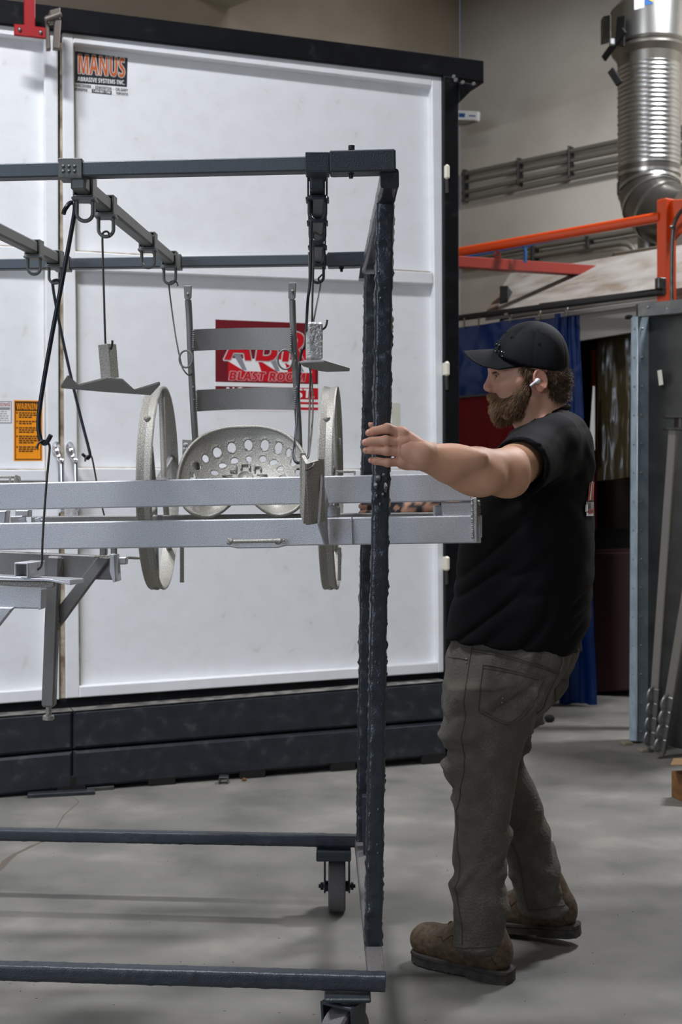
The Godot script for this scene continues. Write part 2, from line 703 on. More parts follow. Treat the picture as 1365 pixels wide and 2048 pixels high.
	M.sheet = mat(Color.WHITE, 0.4, 0.5, noise_tex(29, 0.01, [[0.2, C(58, 58, 56)], [0.8, C(78, 78, 76)]], 512, 4), 0.8)  # dark reflection of the surroundings is put into this colour
	M.galv_daylit = mat(Color.WHITE, 0.4, 0.2, noise_tex(20, 0.02, [[0.2, C(150, 168, 178)], [0.8, C(176, 194, 204)]], 256, 4), 1.2)  # bluish reflected daylight painted into the flange colour
	M.duct = mat(C(176, 176, 172), 0.28, 0.95)
	M.orange_paint = mat(C(190, 62, 10), 0.38)
	M.red_orange = mat(C(122, 26, 8), 0.45)
	M.blue_pipe = mat(C(36, 90, 150), 0.45)
	M.conduit = mat(C(130, 126, 116), 0.45, 0.5)
	M.blue_vinyl = mat(C(10, 38, 88), 0.3, 0.0, null, 1.0, bump_tex(21, 0.012, 8.0, 512, 3), 0.6)
	M.red_vinyl = mat(C(88, 10, 12), 0.45, 0.0, null, 1.0, bump_tex(22, 0.012, 6.0, 256, 3), 0.4)
	M.blue_vinyl.metallic_specular = 0.35
	M.red_vinyl.metallic_specular = 0.2
	M.hood = mat(Color.WHITE, 0.6, 0.0, noise_tex(23, 0.008, [[0.2, C(100, 86, 70)], [0.4, C(122, 116, 108)], [0.8, C(138, 134, 128)]], 512, 6), 0.8)
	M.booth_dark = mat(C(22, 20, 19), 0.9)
	M.booth_grey = mat(C(128, 124, 116), 0.7)
	M.strip_vinyl = mat(C(58, 50, 32), 0.2)
	M.carton = mat(Color.WHITE, 0.8, 0.0, noise_tex(24, 0.02, [[0.2, C(98, 64, 30)], [0.8, C(134, 92, 48)]], 256, 4), 2.0)
	M.scrap = mat(C(132, 122, 104), 0.9)
	M.crack = mat(C(96, 88, 78), 0.95)


# ---------------------------------------------------------------- the hall
func hall() -> void:
	var h := 7.0
	var la := 16.0
	var lb := 18.0
	var t := 0.3
	var far_a := CORNER + HA * la
	var far_b := CORNER + HB * lb
	var far := CORNER + HA * la + HB * lb
	var f := MB.new()
	f.plate([CORNER - HA * t - HB * t, far_a + HA * t - HB * t, far + HA * t + HB * t, far_b - HA * t + HB * t], Vector3(0, -0.3, 0), 0.001)
	struct("floor", f, M.concrete)
	var c := MB.new()
	var up := Vector3(0, h, 0)
	c.plate([CORNER - HA * t - HB * t + up, far_a + HA * t - HB * t + up, far + HA * t + HB * t + up, far_b - HA * t + HB * t + up], Vector3(0, 0.3, 0), 0.001)
	struct("ceiling", c, M.booth_grey)
	for w in [["wall_right", CORNER, far_a, -HB], ["wall_left", CORNER, far_b, -HA], ["wall_front", far_a, far, HA], ["wall_back", far_b, far, HB]]:
		var b := MB.new()
		var p: Vector3 = w[1]
		var q: Vector3 = w[2]
		var o: Vector3 = w[3]
		b.plate([p, q, q + up, p + up], o * t, 0.001)
		struct(w[0], b, M.wall_dark if w[0] == "wall_left" else M.wall)
	# a concrete girder under the roof, high on the left
	var g := MB.new()
	g.beam(P(360, 8, 9.6) + Vector3(0, 0.25, 0) - HA * 1.2, P(520, -20, 9.9) + Vector3(0, 0.4, 0) + HA * 4.0, 0.5, 0.6, Vector3.UP, 0.02)
	struct("trim_1", g, M.beam_paint)


# ---------------------------------------------------------------- the blast room
func slab(mb: MB, px: Array, o: float, thick: float, bev := 0.003) -> MB:      # outline in the front plane, given in photograph columns and rows
	var pts := []
	for p in px:
		pts.append(EP(p[0], p[1], o))
	return mb.plate(pts, -ENX * thick, bev)

func lerp_px(a: Array, b: Array, t: float) -> Array:
	return [lerpf(a[0], b[0], t), lerpf(a[1], b[1], t)]

func blast_room() -> void:
	var room := thing("blast_room", "tall white double-door blast room with black roof beam and corner post", "blast room", EP(520, 1550, 0) * Vector3(1, 0, 1))
	var DO := -0.075     # door faces stand back from the base beams
	var b := MB.new()
	slab(b, [[-760, -99], [969, 121], [969, 165], [887, 152], [480, 104], [-760, -43]], DO + 0.022, 0.2, 0.004)
	part("roof_beam", b, M.black_paint, room)
	b = MB.new()
	slab(b, [[-400, 1365], [-400, 20], [888, 140], [888, 1361], [-400, 1470]], DO - 0.09, 0.06)
	part("door_backing", b, M.black_paint, room)
	b = MB.new()
	slab(b, [[888.5, 151], [918, 155], [921, 1508], [893, 1511]], DO + 0.03, 0.14, 0.004)
	part("corner_post", b, M.black_paint, room)
	b = MB.new()
	slab(b, [[919, 163], [956, 169], [919, 206]], DO + 0.05, 0.05)
	part("gusset", b, M.black_paint, room)
	for q in [[926, 164.5], [948, 167.5], [908, 153], [912, 160]]:
		b = MB.new()
		b.rod(EP(q[0], q[1], DO + 0.06), EP(q[0], q[1], DO + 0.115), 0.009, 10, 0.002)
		part("bolt", b, M.steel, room)
	# body behind the front
	b = MB.new()
	slab(b, [[-400, 1580], [-400, 10], [915, 150], [915, 1500]], -0.3, 0.03)
	part("rear_lining", b, M.black_steel, room)
	b = MB.new()
	var tr := EP(916, 140, -0.1)
	var br := EP(916, 1500, -0.1)
	b.plate([tr, br, br - ENX * 1.3, tr - ENX * 1.3], -EEX * 0.06, 0.003)
	part("side_wall", b, M.white_paint, room)
	b = MB.new()
	var tl := EP(-400, 5, -0.1)
	b.plate([tl, EP(915, 140, -0.1), EP(915, 140, -0.1) - ENX * 1.3, tl - ENX * 1.3], Vector3(0, -0.05, 0), 0.003)
	part("roof", b, M.black_steel, room)
	# sill and the stacked base beams
	b = MB.new()
	slab(b, [[-400, 1437], [893, 1344], [893, 1368], [-400, 1470]], DO - 0.015, 0.1)
	part("sill", b, M.black_paint, room)
	for q in [[[147.5, 1422], [893, 1362], [893, 1438.5], [147.5, 1498.5]], [[147.5, 1502.5], [893, 1443], [893, 1511], [147.5, 1577]], [[-400, 1462], [145.5, 1422], [145.5, 1499], [-400, 1550]], [[-400, 1553], [145.5, 1503], [145.5, 1577], [-400, 1634]]]:
		b = MB.new()
		slab(b, q, 0.0, 0.16, 0.012)
		part("base_beam", b, M.black_steel, room)
	for q in [[[147.5, 1422], [893, 1362]], [[-400, 1462], [145.5, 1422]]]:      # thin lighter plate paints the light falling on the base's top
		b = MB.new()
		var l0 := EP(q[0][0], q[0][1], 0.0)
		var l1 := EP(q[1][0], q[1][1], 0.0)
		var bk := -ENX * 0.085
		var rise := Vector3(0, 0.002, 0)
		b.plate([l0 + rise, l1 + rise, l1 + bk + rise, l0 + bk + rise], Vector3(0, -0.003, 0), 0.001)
		part("worn_ledge", b, M.ledge_lit_grey, room)
	b = MB.new()
	slab(b, [[-400, 1634], [893, 1505], [893, 1512], [-400, 1642]], -0.04, 0.1)
	part("base_gap_shade", b, M.booth_dark, room)  # dark strip paints the shade in the gap under the base
	for k in 6:
		b = MB.new()
		var q := EP(-40 + k * 180, 1560, -0.05)
		b.box(Vector3(q.x, 0.035, q.z), Vector3(0.12, 0.07, 0.1), Basis(EEX, Vector3.UP, ENX), 0.003)
		part("foot_block", b, M.booth_dark, room)
	# right door
	var a := [[125, 62], [888, 152], [893, 1344], [132, 1397]]
	var panels := [[[147, 86], [864, 172], [866, 545], [149, 502]], [[150, 540], [868, 568], [870, 940], [153, 936]], [[154, 963], [871, 962], [877, 1325], [159, 1373]]]
	var door := leaf(room, a, panels, DO, "door")
	manus_sign(door, DO)
	abr_sign(door, DO)
	b = MB.new()
	slab(b, [[783, 806], [801, 806.5], [801.5, 857], [784, 857]], DO - 0.044, 0.001, 0.0002)
	part("paper_note", b, M.paper, door)
	for v in [345, 738, 1127]:
		b = MB.new()
		var q := EP(892.5, v, DO + 0.022)
		b.box(q, Vector3(0.024, 0.07, 0.045), Basis(EEX, Vector3.UP, ENX), 0.008)
		part("hinge", b, M.cream_plastic, door)
		b = MB.new()
		b.rod(EP(893.5, v + 14, DO + 0.03), EP(894.5, v + 42, DO + 0.03), 0.008, 10, 0.002)
		part("hinge_pin", b, M.dark_steel, door)
	handle(door, 143, DO)
	# left door
	a = [[-640, -33], [116, 54], [119, 1399], [-640, 1454]]
	panels = [[[-600, -10], [88, 80], [90, 497], [-600, 456]], [[-600, 505], [90, 531], [92, 940], [-600, 938]], [[-600, 962], [92, 962], [97, 1377], [-600, 1424]]]
	var dl := leaf(room, a, panels, DO, "door")
	warning_signs(dl, DO)
	handle(dl, 115, DO)
	b = MB.new()
	slab(b, [[120, 63], [124.4, 63], [131, 1397], [120.5, 1398]], DO - 0.02, 0.03)
	part("gap_seal", b, M.seal, room)
	# red bracket and steel latch over the gap
	b = MB.new()
	slab(b, [[48.5, -20], [70.5, -18], [71, 52], [92, 55], [92, 77], [28.5, 70], [28.5, 47.5], [48.5, 49]], DO + 0.125, 0.012)
	var rb := part("latch_bracket", b, M.red_paint, room, "red painted bracket")
	for q in [[39.5, 59.5], [81.5, 65]]:
		b = MB.new()
		b.ball(EP(q[0], q[1], DO + 0.126), Vector3.ONE * 0.0085, 12)
		part("bolt", b, M.steel, rb)
	b = MB.new()
	slab(b, [[110, 38], [123, 40], [119, 98], [107, 96]], DO + 0.16, 0.03, 0.004)
	slab(b, [[92, 30], [98, 30], [102, 98], [94, 98]], DO + 0.15, 0.03, 0.004)
	slab(b, [[100, 20], [121, 14], [121, 38], [102, 42]], DO + 0.14, 0.06, 0.004)
	b.rod(EP(90, 40, DO + 0.16), EP(122, 28, DO + 0.16), 0.012, 10, 0.002)
	part("latch", b, mat(C(120, 112, 104), 0.5, 0.5), room)


func leaf(room: Node3D, a: Array, panels: Array, o: float, called: String) -> MeshInstance3D:
	# the frame: outer stiles and rails with the panels' openings left between them
	var f := MB.new()
	var m := panels.size()
	var l0: Array = panels[0][0]
	var r0: Array = panels[0][1]
	var l1: Array = panels[m - 1][3]
	var r1: Array = panels[m - 1][2]
	slab(f, [a[0], [l0[0], a[0][1] + (l0[0] - a[0][0]) * 0.118], [l1[0], a[3][1] - (l1[0] - a[3][0]) * 0.07], a[3]], o, 0.06, 0.004)
	slab(f, [[r0[0], a[1][1] - (a[1][0] - r0[0]) * 0.118], a[1], a[2], [r1[0], a[2][1] + (a[2][0] - r1[0]) * 0.07]], o, 0.06, 0.004)
	slab(f, [[l0[0], a[0][1] + (l0[0] - a[0][0]) * 0.118], [r0[0], a[1][1] - (a[1][0] - r0[0]) * 0.118], r0, l0], o, 0.06, 0.004)
	slab(f, [l1, r1, [r1[0], a[2][1] + (a[2][0] - r1[0]) * 0.07], [l1[0], a[3][1] - (l1[0] - a[3][0]) * 0.07]], o, 0.06, 0.004)
	for i in m - 1:
		slab(f, [panels[i][3], panels[i][2], panels[i + 1][1], panels[i + 1][0]], o, 0.06, 0.004)
	var door := part(called, f, M.white_paint, room)
	for p in panels:
		var b := MB.new()
		slab(b, [[p[0][0] - 3, p[0][1] - 3], [p[1][0] + 3, p[1][1] - 3], [p[2][0] + 3, p[2][1] + 3], [p[3][0] - 3, p[3][1] + 3]], o - 0.045, 0.014, 0.001)
		part("panel", b, M.white_paint, door)
		b = MB.new()      # sealant bead round the panel
		for i in 4:
			var q: Array = p[i]
			var r: Array = p[(i + 1) % 4]
			b.beam(EP(q[0], q[1], o - 0.042), EP(r[0], r[1], o - 0.042), 0.008, 0.008, ENX, 0.003)
		part("sealant", b, M.seal, door)
	return door


func handle(door: Node, u: float, o: float) -> void:
	var b := MB.new()
	var pts := smooth([EP(u - 3, 893, o + 0.012), EP(u - 2, 899, o + 0.03), EP(u + 2, 914, o + 0.045), EP(u + 8, 922, o + 0.06), EP(u + 9, 940, o + 0.065), EP(u + 10, 1010, o + 0.065), EP(u + 9, 1018, o + 0.05), EP(u + 5, 1022, o + 0.01)], 6)
	b.tube(pts, 0.011, 12)
	b.ball(EP(u - 3, 897, o + 0.004), Vector3(0.019, 0.032, 0.016), 14, Basis(EEX, Vector3.UP, ENX))
	part("handle", b, M.chrome, door, "chrome grab handle")


func on_sign(q: Array, o: float) -> Array:      # lower left corner, right and up of a printed board with corners tl tr br bl
	var bl := EP(q[3][0], q[3][1], o)
	return [bl, EP(q[2][0], q[2][1], o) - bl, EP(q[0][0], q[0][1], o) - bl]

func lettering(mb: MB, s: String, f: Array, x0: float, y0: float, x1: float, y1: float, lift := 0.0, bold := true, slant := 0.0, grow := 0.0) -> void:
	var p: Vector3 = f[0] + f[1] * (x0 - grow) + f[2] * (y0 - grow) + ENX * lift
	mb.text(s, p, f[1] * (x1 - x0 + 2 * grow), f[2] * (y1 - y0 + 2 * grow), ENX, 0.0006, bold, slant)

func patch(mb: MB, f: Array, x0: float, y0: float, x1: float, y1: float, lift := 0.0005) -> void:
	shape(mb, f, [[x0, y1], [x1, y1], [x1, y0], [x0, y0]], lift)

func shape(mb: MB, f: Array, q: Array, lift := 0.0005) -> void:
	var pts := []
	for p in q:
		pts.append(f[0] + f[1] * p[0] + f[2] * p[1] + ENX * (lift + 0.0005))
	mb.plate(pts, -ENX * 0.0005, 0.0001)


func manus_sign(door: Node, dl: float) -> void:
	var o := dl - 0.044
	var board := MB.new()
	slab(board, [[150, 102], [255.5, 116], [254, 174], [150, 165.5]], o, 0.001, 0.0002)
	var f := on_sign([[150, 102], [255.5, 116], [254, 174], [150, 165.5]], o)
	var strip := MB.new()
	slab(strip, [[147, 165.5], [257, 175], [257, 193], [147, 182]], o - 0.0002, 0.0008, 0.0002)
	var g := on_sign([[147, 165.5], [257, 175], [257, 193], [147, 182]], o)
	var white := MB.new()
	for k in 8:
		var w := Vector2.from_angle(k * TAU / 8)
		lettering(white, "MANUS", f, 0.065 + w.x * 0.012, 0.29 + w.y * 0.02, 0.955 + w.x * 0.012, 0.92 + w.y * 0.02, 0.0004)
	lettering(white, "ABRASIVE SYSTEMS INC.", f, 0.05, 0.06, 0.96, 0.2, 0.0008)
	var orange := MB.new()
	lettering(orange, "MANUS", f, 0.065, 0.29, 0.955, 0.92, 0.0014)
	var black := MB.new()
	lettering(black, "VANCOUVER  -  EDMONTON  -  CALGARY", g, 0.01, 0.55, 0.99, 0.92, 0.0006)
	lettering(black, "WINNIPEG", g, 0.01, 0.08, 0.25, 0.42, 0.0006)
	lettering(black, "TORONTO", g, 0.77, 0.08, 0.99, 0.42, 0.0006)
	patch(black, g, 0.33, 0.02, 0.69, 0.48, 0.0004)
	var w2 := MB.new()
	lettering(w2, "1-800-661-7240", g, 0.35, 0.1, 0.67, 0.42, 0.0016)
	print_part("maker_sign", [[board, M.print_black], [strip, M.print_white], [white, M.print_white], [orange, M.print_orange], [black, M.print_black], [w2, M.print_white]], door, "small black sign with orange lettering")


func abr_sign(door: Node, dl: float) -> void:
	var q := [[431, 639], [637, 652], [636.5, 824], [431, 821]]
	var o := dl - 0.044
	var board := MB.new()
	slab(board, q, o, 0.0015, 0.0003)
	var f := on_sign(q, o)
	var dark := MB.new()
	var red := MB.new()
	var n := 8
	patch(dark, f, 0.0, 0.315, 1.0, 1.0, 0.0002)
	patch(red, f, 0.12, 0.33, 0.97, 0.55, 0.0006)
	shape(red, f, [[0.3, 0.55], [0.97, 0.55], [0.97, 0.8]], 0.0006)
	patch(dark, f, 0.0, 0.14, 0.55, 0.27, 0.0002)
	patch(red, f, 0.55, 0.14, 1.0, 0.27, 0.0002)
	patch(red, f, 0.0, 0.02, 1.0, 0.05, 0.0002)
	patch(red, f, 0.0, 0.085, 1.0, 0.11, 0.0002)
	var grey := MB.new()
	var white := MB.new()
	# the three block letters stand on white and grey slabs
	for s in [[0.07, 0.4, 0.16], [0.4, 0.66, 0.48], [0.62, 0.9, 0.72]]:
		shape(white, f, [[s[0], 0.58], [s[1], 0.58], [s[1] + 0.04, 0.44], [s[2] + 0.12, 0.44]], 0.0009)
		shape(grey, f, [[s[0] + 0.1, 0.62], [s[0] + 0.17, 0.62], [s[2] + 0.14, 0.45], [s[2] + 0.1, 0.45]], 0.0014)
	for k in 8:
		var w := Vector2.from_angle(k * TAU / 8) * 0.011
		lettering(white, "ABR", f, 0.08 + w.x, 0.56 + w.y * 1.2, 0.86 + w.x, 0.9 + w.y * 1.2, 0.0016, true, 0.05)
	var top := MB.new()
	lettering(top, "ABR", f, 0.08, 0.56, 0.86, 0.9, 0.0026, true, 0.05)
	var pink := MB.new()
	for k in 8:
		var w := Vector2.from_angle(k * TAU / 8) * 0.0085
		lettering(pink, "BLAST ROOM", f, 0.13 + w.x, 0.34 + w.y, 0.86 + w.x, 0.435 + w.y, 0.0012, true, 0.02)
	lettering(top, "BLAST ROOM", f, 0.13, 0.34, 0.86, 0.435, 0.0022, true, 0.02)
	lettering(white, "NO", f, 0.1, 0.155, 0.27, 0.26, 0.0014, true, 0.03)
	lettering(white, "ST.", f, 0.78, 0.155, 0.96, 0.26, 0.0014, true, 0.03)
	print_part("blast_sign", [[board, M.print_white], [dark, M.print_maroon], [red, M.print_red], [white, M.print_white], [grey, M.print_grey], [top, M.print_red], [pink, M.print_pink]], door, "large red sign with block lettering")


func warning_signs(door: Node, dl: float) -> void:
	var o := dl - 0.044
	var q := [[27.5, 800], [85, 801], [85, 922], [27.5, 922]]
	var board := MB.new()
	slab(board, q, o, 0.001, 0.0002)
	var f := on_sign(q, o)
	var black := MB.new()
	for e in [[0.04, 0.02, 0.96, 0.035], [0.04, 0.965, 0.96, 0.98], [0.04, 0.02, 0.07, 0.98], [0.93, 0.02, 0.96, 0.98], [0.04, 0.825, 0.96, 0.975]]:
		patch(black, f, e[0], e[1], e[2], e[3], 0.0003)
	var org := MB.new()
	lettering(org, "WARNING", f, 0.09, 0.845, 0.93, 0.95, 0.0014)
	var y := 0.79
	for n in [3, 2, 3, 4, 3]:
		patch(black, f, 0.09, y - 0.012, 0.14, y + 0.012, 0.0003)
		for k in n:
			var x := 0.18
			while x < (0.85 if k < n - 1 else 0.6):
				var w := rng.randf_range(0.05, 0.13)
				patch(black, f, x, y - 0.011, minf(x + w, 0.9), y + 0.011, 0.0003)
				x += w + 0.025
			y -= 0.035
		y -= 0.035
	print_part("warning_sign", [[board, M.warn_orange], [black, M.warn_brown], [org, M.warn_orange]], door, "tall orange warning sign")
	q = [[-34, 802], [23.5, 803], [23.5, 846], [-34, 846]]
	board = MB.new()
	slab(board, q, o, 0.001, 0.0002)
	f = on_sign(q, o)
	var gry := MB.new()
	patch(gry, f, 0.0, 0.97, 1.0, 1.0, 0.0003)
	patch(gry, f, 0.0, 0.0, 1.0, 0.03, 0.0003)
	patch(gry, f, 0.97, 0.0, 1.0, 1.0, 0.0003)
	patch(gry, f, 0.03, 0.6, 0.94, 0.72, 0.0003)
	y = 0.52
	for k in 5:
		var x := 0.08
		while x < 0.85:
			var w := rng.randf_range(0.04, 0.14)
			patch(gry, f, x, y - 0.018, minf(x + w, 0.9), y + 0.018, 0.0003)
			x += w + 0.03
		y -= 0.1
	var red := MB.new()
	lettering(red, "WARNING", f, 0.1, 0.77, 0.94, 0.93, 0.0006)
	print_part("notice", [[board, M.print_white], [gry, M.print_grey], [red, mat(C(170, 90, 90), 0.6)]], door, "small grey and white notice")


# ---------------------------------------------------------------- the rolling paint rack
func rack() -> void:
	var t := thing("paint_rack", "dark blue-grey rolling steel rack under lumpy dripped paint, gripped by the man", "rack", P(560, 1990, 3.3) * Vector3(1, 0, 1))
	var nz := noisy(41, 0.35, 3)
	var k := 0.0175
	# front and back top tubes
	var b := MB.new()
	b.beam(P(-640, 341.7, dF(-640)) + Vector3(0, -0.016, -k), P(668, 310.5, dF(668)) + Vector3(0, -0.016, -k), 0.034, 0.032)
	part("top_tube", b, M.bar_paint, t)
	b = MB.new()
	b.beam(P(-330, 522.6, dB(-330)) + Vector3(0, -0.016, -k), P(664, 508, dB(664)) + Vector3(0, -0.016, -k), 0.034, 0.032)
	part("top_tube", b, M.bar_paint, t)
	# receiver tubes they slide into
	var ra := P(660, 300.5, 2.745)
	var rb := P(793, 297, 2.74)
	b = MB.new()
	b.beam(ra + Vector3(0, -0.0235, -0.024), rb + Vector3(0, -0.0235, -0.024), 0.048, 0.047)
	part("receiver_tube", b, M.rack_paint, t)
	b = MB.new()
	b.beam(P(655, 504.5, 3.885) + Vector3(0, -0.022, -0.022), P(735, 502.5, 3.885) + Vector3(0, -0.022, -0.022), 0.046, 0.044)
	part("receiver_tube", b, M.rack_paint, t)
	for q in [[703.5, 299, 2.765, 1.0], [702.5, 342, 2.765, -1.0], [683.5, 533, 3.9, -1.0]]:
		b = MB.new()
		var p := P(q[0], q[1], q[2])
		b.rod(p, p + Vector3(0, 0.008 * q[3], 0), 0.008, 6)
		b.rod(p, p + Vector3(0, (0.005 if q[3] > 0 else 0.016) * q[3], 0), 0.0045, 8)
		part("bolt", b, M.dark_rod, t)
	# side beams
	var sa := P(780, 336, 2.755)
	var sb := P(735, 535, 3.93)
	b = MB.new()
	b.lumpy(sa + Vector3(0, -0.0225, 0), sb + Vector3(0, -0.0225, 0), 0.04, 0.044, Vector3.UP, nz, 0.0015)
	part("side_beam", b, M.drip_paint, t)
	var la := P(753.5, 1943, 2.79)
	var lb := P(722, 1673, 3.92)
	lb.y = la.y
	b = MB.new()
	b.lumpy(la + Vector3(0, -k, 0), lb + Vector3(0, -k, 0), 0.038, 0.036, Vector3.UP, nz, 0.0012)
	part("side_beam", b, M.rubber, t, "side beam, plain grey all over")
	# posts
	b = MB.new()
	var pt := P(771.5, 405, 2.894) + Vector3(0, 0, -0.02)
	var pb := P(747.5, 1894, 2.938) + Vector3(0, 0, -0.02)
	b.lumpy(pt, pb, 0.039, 0.041, Vector3(0, 0, 1), nz, 0.0042, 0.006)
	var post := part("post", b, M.drip_paint, t)
	# bare scrapes and runs of old paint on the front post
	for q in [[757, 957, 9, 11], [752, 972, 7, 10], [768, 950, 5, 6], [772, 975, 6, 17], [766, 990, 4, 8], [754, 992, 4, 6], [760, 1008, 3, 5]]:
		b = MB.new()
		var d := 2.903 - 0.002
		b.ball(P(q[0], q[1], d + 0.004), Vector3(q[2], q[3], 0) * d / F * 0.62 + Vector3(0, 0, 0.0046), 14)
		part("paint_scrape", b, M.scrape, post, "bare grey scrape")
	for q in [[768, 478, 4, 3], [758, 545, 4, 5], [771, 577, 5, 6], [762, 598, 6, 8], [757, 690, 4, 5], [764, 1138, 5, 4], [757, 1170, 4, 5], [747, 1190, 3, 4], [752, 1325, 5, 9], [759, 1352, 6, 9], [757, 1366, 3, 6], [764, 1410, 3, 7], [757, 1620, 4, 9], [755, 1690, 5, 8], [757, 1706, 5, 7], [748, 1500, 3, 4], [750, 1730, 3, 3]]:
		b = MB.new()
		var f: float = (q[1] - 405.0) / 1489.0
		var d := lerpf(2.894, 2.938, f) + 0.002
		b.ball(P(q[0], q[1], d), Vector3(q[2], q[3], 0) * d / F * 0.6 + Vector3(0, 0, 0.007), 10)
		part("paint_run", b, M.drip_paint, post)
	b = MB.new()
	b.lumpy(P(742, 548, 3.74) + Vector3(0, 0, -0.02), P(726, 1684, 3.77) + Vector3(0, 0, -0.02), 0.038, 0.041, Vector3(0, 0, 1), nz, 0.004, 0.008)
	part("post", b, M.drip_paint, t)
	b = MB.new()
	b.plate([P(725, 1594, 3.7), P(733, 1594, 3.7), P(735, 1706, 3.7), P(727, 1708, 3.7)], Vector3(0, 0, -0.04), 0.001)
	part("gusset", b, M.rack_paint, t)
	b = MB.new()
	b.plate([P(722, 528, 3.82), P(734, 528, 3.82), P(734, 556, 3.82), P(718, 556, 3.82)], Vector3(0, 0, -0.06), 0.003)
	part("corner_gusset", b, M.drip_paint, t)
	# lower front and back beams
	var fa := P(-640, 1913, dF(-640))
	var fb := P(772, 1953, 2.75)
	b = MB.new()
	b.lumpy(fa + Vector3(0, -k, -k), fb + Vector3(0, -k, -k), 0.037, 0.036, Vector3.UP, noisy(44, 0.4, 3), 0.0016, 0.007)
	part("lower_beam", b, M.rack_paint, t)
	b = MB.new()
	b.lumpy(P(-330, 1653.9, dB(-330)) + Vector3(0, -k, -k), P(714, 1673, 3.885) + Vector3(0, -k, -k), 0.037, 0.036, Vector3.UP, noisy(45, 0.4, 3), 0.0016, 0.008)
	part("lower_beam", b, M.rack_paint, t)
	b = MB.new()
	b.plate([P(756, 1893, 2.93), P(765, 1893, 2.93), P(770, 1945, 2.79), P(740, 1945, 2.79), P(733, 1893, 2.93)], Vector3(0, -0.004, 0), 0.001)
	part("foot_plate", b, M.rubber, t)
	# the far left end, outside the photograph
	var e0 := P(-620, 1913, dF(-620)) + Vector3(0, -k, -0.05)
	var e1 := P(-315, 1654, dB(-315)) + Vector3(0, -k, -0.02)
	b = MB.new()
	b.beam(e0, e1, 0.038, 0.036)
	part("side_beam", b, M.rack_paint, t)
	var h0 := P(-620, 341, dF(-620)) + Vector3(0, -0.055, 0.0)
	var h1 := P(-315, 522, dB(-315)) + Vector3(0, -0.055, -0.05)
	b = MB.new()
	b.beam(h0, h1, 0.04, 0.044)
	part("side_beam", b, M.rack_paint, t)
	for q in [[h0.lerp(h1, 0.14), e0.lerp(e1, 0.14)], [h0.lerp(h1, 0.88), e0.lerp(e1, 0.88)]]:
		b = MB.new()
		b.beam(q[0] + Vector3(0, -0.02, 0), q[1] + Vector3(0, 0.018, 0), 0.04, 0.04, Vector3(0, 0, 1))
		part("post", b, M.rack_paint, t)
	caster(t, e1 + Vector3(0.08, 0, 0), 0.0, "caster")
	caster(t, e0 + Vector3(0.08, 0, 0), -0.4, "caster")
	caster(t, P(674.5, 1700, 3.893), 0.0, "caster")
	caster(t, P(700, 1990, 2.78), -0.55, "caster")


func caster(t: Node3D, at: Vector3, ang: float, called: String) -> void:
	var c := Vector3(at.x, 0.076, at.z)
	if ang != 0.0:
		c += Vector3(-0.014, 0, 0.008)
	var bs := Basis(Vector3.UP, ang)
	var b := MB.new()
	var top := 0.2
	if ang == 0.0:
		b.box(Vector3(at.x - 0.01, 0.176, at.z), Vector3(0.105, 0.028, 0.09), Basis.IDENTITY, 0.003)
	else:
		b.box(Vector3(at.x - 0.005, 0.179, at.z), Vector3(0.1, 0.01, 0.09), Basis.IDENTITY, 0.003)
	var pl := part(called, b, M.rack_paint, t)
	b = MB.new()
	b.lathe(Transform3D(Basis.IDENTITY, Vector3(at.x, 0.158, at.z)), [Vector2(0.026, 0), Vector2(0.034, 0.006), Vector2(0.034, 0.016), Vector2(0, 0.016)], 24)
	for i in 16:
		var a := TAU * i / 16
		b.ball(Vector3(at.x + cos(a) * 0.03, 0.158, at.z + sin(a) * 0.03), Vector3.ONE * 0.004, 8)
	part("swivel", b, M.dark_steel, pl)
	b = MB.new()
	for s in [-1.0, 1.0]:
		var w := 0.034
		b.plate([c + bs * Vector3(s * w, 0.09, -0.03), c + bs * Vector3(s * w, 0.09, 0.03), c + bs * Vector3(s * w, -0.005, 0.02), c + bs * Vector3(s * w, -0.022, 0), c + bs * Vector3(s * w, -0.005, -0.02)], bs * Vector3(s * 0.006, 0, 0), 0.001)
	b.box(c + Vector3(0, 0.087, 0), Vector3(0.078, 0.008, 0.06), bs, 0.002)
	part("fork", b, M.rack_paint, pl)
	b = MB.new()
	var ax := Transform3D(bs * Basis(Vector3(0, 1, 0), Vector3(1, 0, 0), Vector3(0, 0, -1)), c)
	b.lathe(ax, [Vector2(0.02, -0.022), Vector2(0.045, -0.02), Vector2(0.052, -0.026), Vector2(0.07, -0.026), Vector2(0.0755, -0.022), Vector2(0.076, 0.022), Vector2(0.07, 0.026), Vector2(0.052, 0.026), Vector2(0.045, 0.02), Vector2(0.02, 0.022)], 48)
	part("wheel", b, M.rubber, pl)
	b = MB.new()
	b.rod(c - bs * Vector3(0.056, 0, 0), c + bs * Vector3(0.056, 0, 0), 0.006, 10)
	for s in [-1.0, 1.0]:
		b.rod(c + bs * Vector3(s * 0.041, 0, 0), c + bs * Vector3(s * 0.05, 0, 0), 0.012, 6)
		b.rod(c + bs * Vector3(s * 0.026, 0, 0), c + bs * Vector3(s * 0.034, 0, 0), 0.016, 14)
	part("axle", b, M.dark_rod, pl)


# ---------------------------------------------------------------- cross rails, hooks and wires
func rail_x(r: Array, d: float) -> Vector3:      # centre of a cross rail at depth d
	return Vector3(r[0] + r[1] * (d - 2.82), 1.949 + 0.026 * (d - 2.82), -d)

